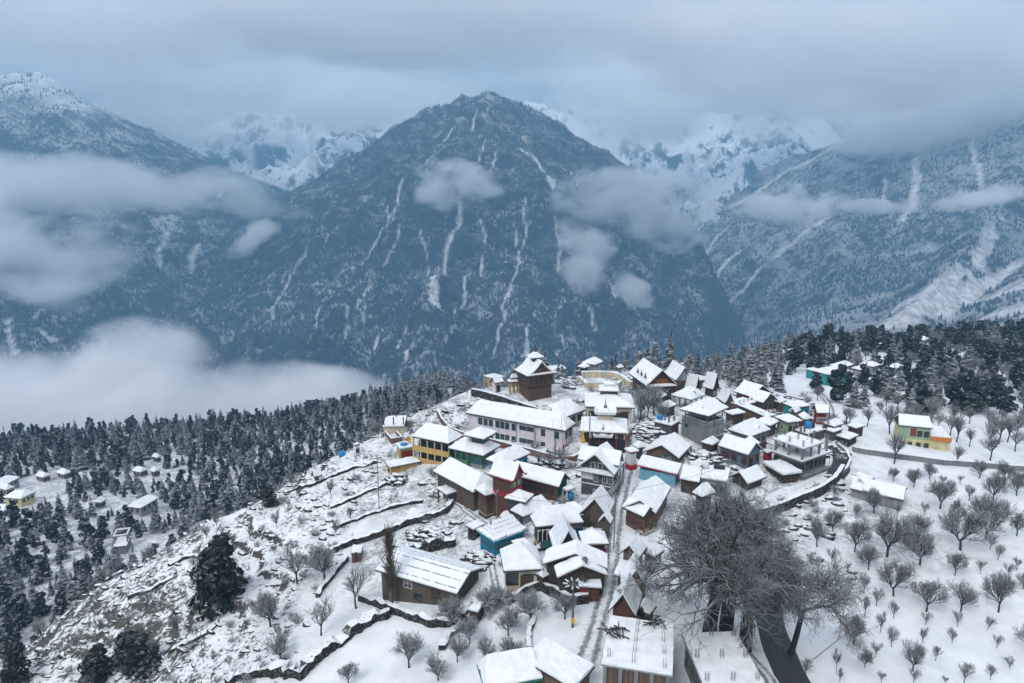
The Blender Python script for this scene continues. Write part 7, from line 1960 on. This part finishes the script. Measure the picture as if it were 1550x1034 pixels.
for i, (x, y, hp) in enumerate(((968, 640, 50), (980, 632, 48), (990, 628, 44), (975, 620, 40), (1000, 640, 36), (850, 710, 30), (832, 712, 32), (815, 708, 26), (905, 556, 16), (918, 558, 18), (930, 560, 17), (945, 563, 16))):
    by_pixels([(x, y, hp)], WILD, 'bare_tree', ['grey leafless tree in the thicket between monastery and hotel', 'leafless tree in front of the brick wall below the school', 'leafless tree on the crest beside the small hut'][0 if i < 5 else 1 if i < 8 else 2], 'tree', ['thicket by the hotel', 'trees below the school wall', 'leafless trees on the crest'][0 if i < 5 else 1 if i < 8 else 2])
def merge_boxes(P, size, flat, seed, name, mat, label):
    bm = bmesh.new(); bmesh.ops.create_icosphere(bm, subdivisions=1, radius=1.0); v0 = np.array([v.co[:] for v in bm.verts]); f0 = np.array([[v.index for v in f.verts] for f in bm.faces]); bm.free()
    rs = np.random.RandomState(seed); V = []; F = []; b = 0
    for p in P:
        s = size * min(2.2, np.exp(rs.normal(0, .6))); a = rs.uniform(-.9, .2); c, sn = math.cos(a), math.sin(a); tl = rs.uniform(-.9, .9)
        q = v0 * (1 + rs.uniform(-.25, .25, (len(v0), 1))) * np.array([s * 1.6, s * .8, s * flat])
        q = np.stack([q[:, 0], q[:, 1] * math.cos(tl) - q[:, 2] * math.sin(tl), q[:, 1] * math.sin(tl) + q[:, 2] * math.cos(tl)], -1)
        q = np.stack([q[:, 0] * c - q[:, 1] * sn, q[:, 0] * sn + q[:, 1] * c, q[:, 2] + .05], -1) + p
        V.append(q); F.append(f0 + b); b += len(v0)
    return tag(link(name, mesh_np(name, np.concatenate(V), np.concatenate(F), mat)), label, 'rocks', kind='stuff')
def rock_test(x, y, z, rs): return (rough_mask(x, y) > .4) & (z > -30) & (rs.uniform(0, 1, x.shape) < np.clip(.5 + 1.0 * fbm(x / 9, y / 9, 3, 61), .05, 1)) & ~near_house(x, y, 5)
PK = scatter(9000, (-110, 0, 50, 180), .9, rock_test, 31)
merge_boxes(PK, .30, .5, 4, 'rocks', M['stone'], 'countless small snow capped rocks strewn over the left hillside')
PK2 = scatter(12000, (-25, 80, 85, 180), 1.0, lambda x, y, z, rs: town_test(x, y, z, rs) & (fbm(x / 10, y / 10, 3, 95) > -.15), 32)
PK2 = [p for p in PK2 if not on_street(p)]
for cx, cy, rx, ry, n in ((1068, 696, 22, 12, 160), (985, 655, 26, 16, 190), (1162, 625, 15, 6, 70), (1105, 770, 16, 10, 60), (1150, 650, 20, 8, 50), (835, 705, 28, 8, 70), (600, 728, 16, 8, 70), (725, 850, 18, 14, 110), (650, 812, 30, 10, 120)):
    for _ in range(n):
        a_ = rng.uniform(0, 6.28); q_ = rng.uniform(0, 1) ** .5; g = ground_at(cx + rx * q_ * math.cos(a_), cy + ry * q_ * math.sin(a_)); g.z += .9 * (1 - q_); PK2.append(tuple(g))
PK2 = np.array(PK2)
merge_boxes(PK2, .38, .6, 5, 'rubble', M['stone'], 'snow covered rubble and stacked stones on the waste ground between houses')
def tufts(P, name, label, seed, hgt=.45):
    rs = np.random.RandomState(seed); n = len(P); nb = 7
    a = rs.uniform(0, 6.28, (n, nb)); l = hgt * rs.uniform(.6, 1.4, (n, nb)); s = rs.uniform(.2, .7, (n, nb)); w = .035
    b = np.repeat(P[:, None], nb, 1) + np.stack([rs.normal(0, .14, (n, nb)), rs.normal(0, .14, (n, nb)), np.full((n, nb), -.03)], -1)
    d = np.stack([np.cos(a) * s, np.sin(a) * s, np.ones_like(a)], -1) * l[..., None]; e = np.stack([-np.sin(a), np.cos(a), 0 * a], -1) * w
    V = np.stack([b - e, b + e, b + d], 2).reshape(-1, 3); F = np.arange(len(V)).reshape(-1, 3)
    t = NT('straw'); t.bsdf(t.mix(t.noise(.3, 4, .6, t.pos()), (0.14, 0.115, 0.08), (0.28, 0.24, 0.18)), .9, .1)
    return tag(link(name, mesh_np(name, V, F, t.m)), label, 'grass', kind='stuff')
def straw_test(x, y, z, rs): return (rough_mask(x, y) > .4) & (z > -30) & (rs.uniform(0, 1, x.shape) < np.clip(.15 + 1.3 * fbm(x / 16, y / 16, 3, 101), .02, 1))
PG = scatter(16000, (-110, 0, 50, 185), .45, straw_test, 33)
tufts(PG, 'dry_grass', 'straw coloured dry grass poking through the snow of the left hillside', 3)
print('hill', len(PS), len(PV), len(PK), len(PK2), len(PG), len(PB))
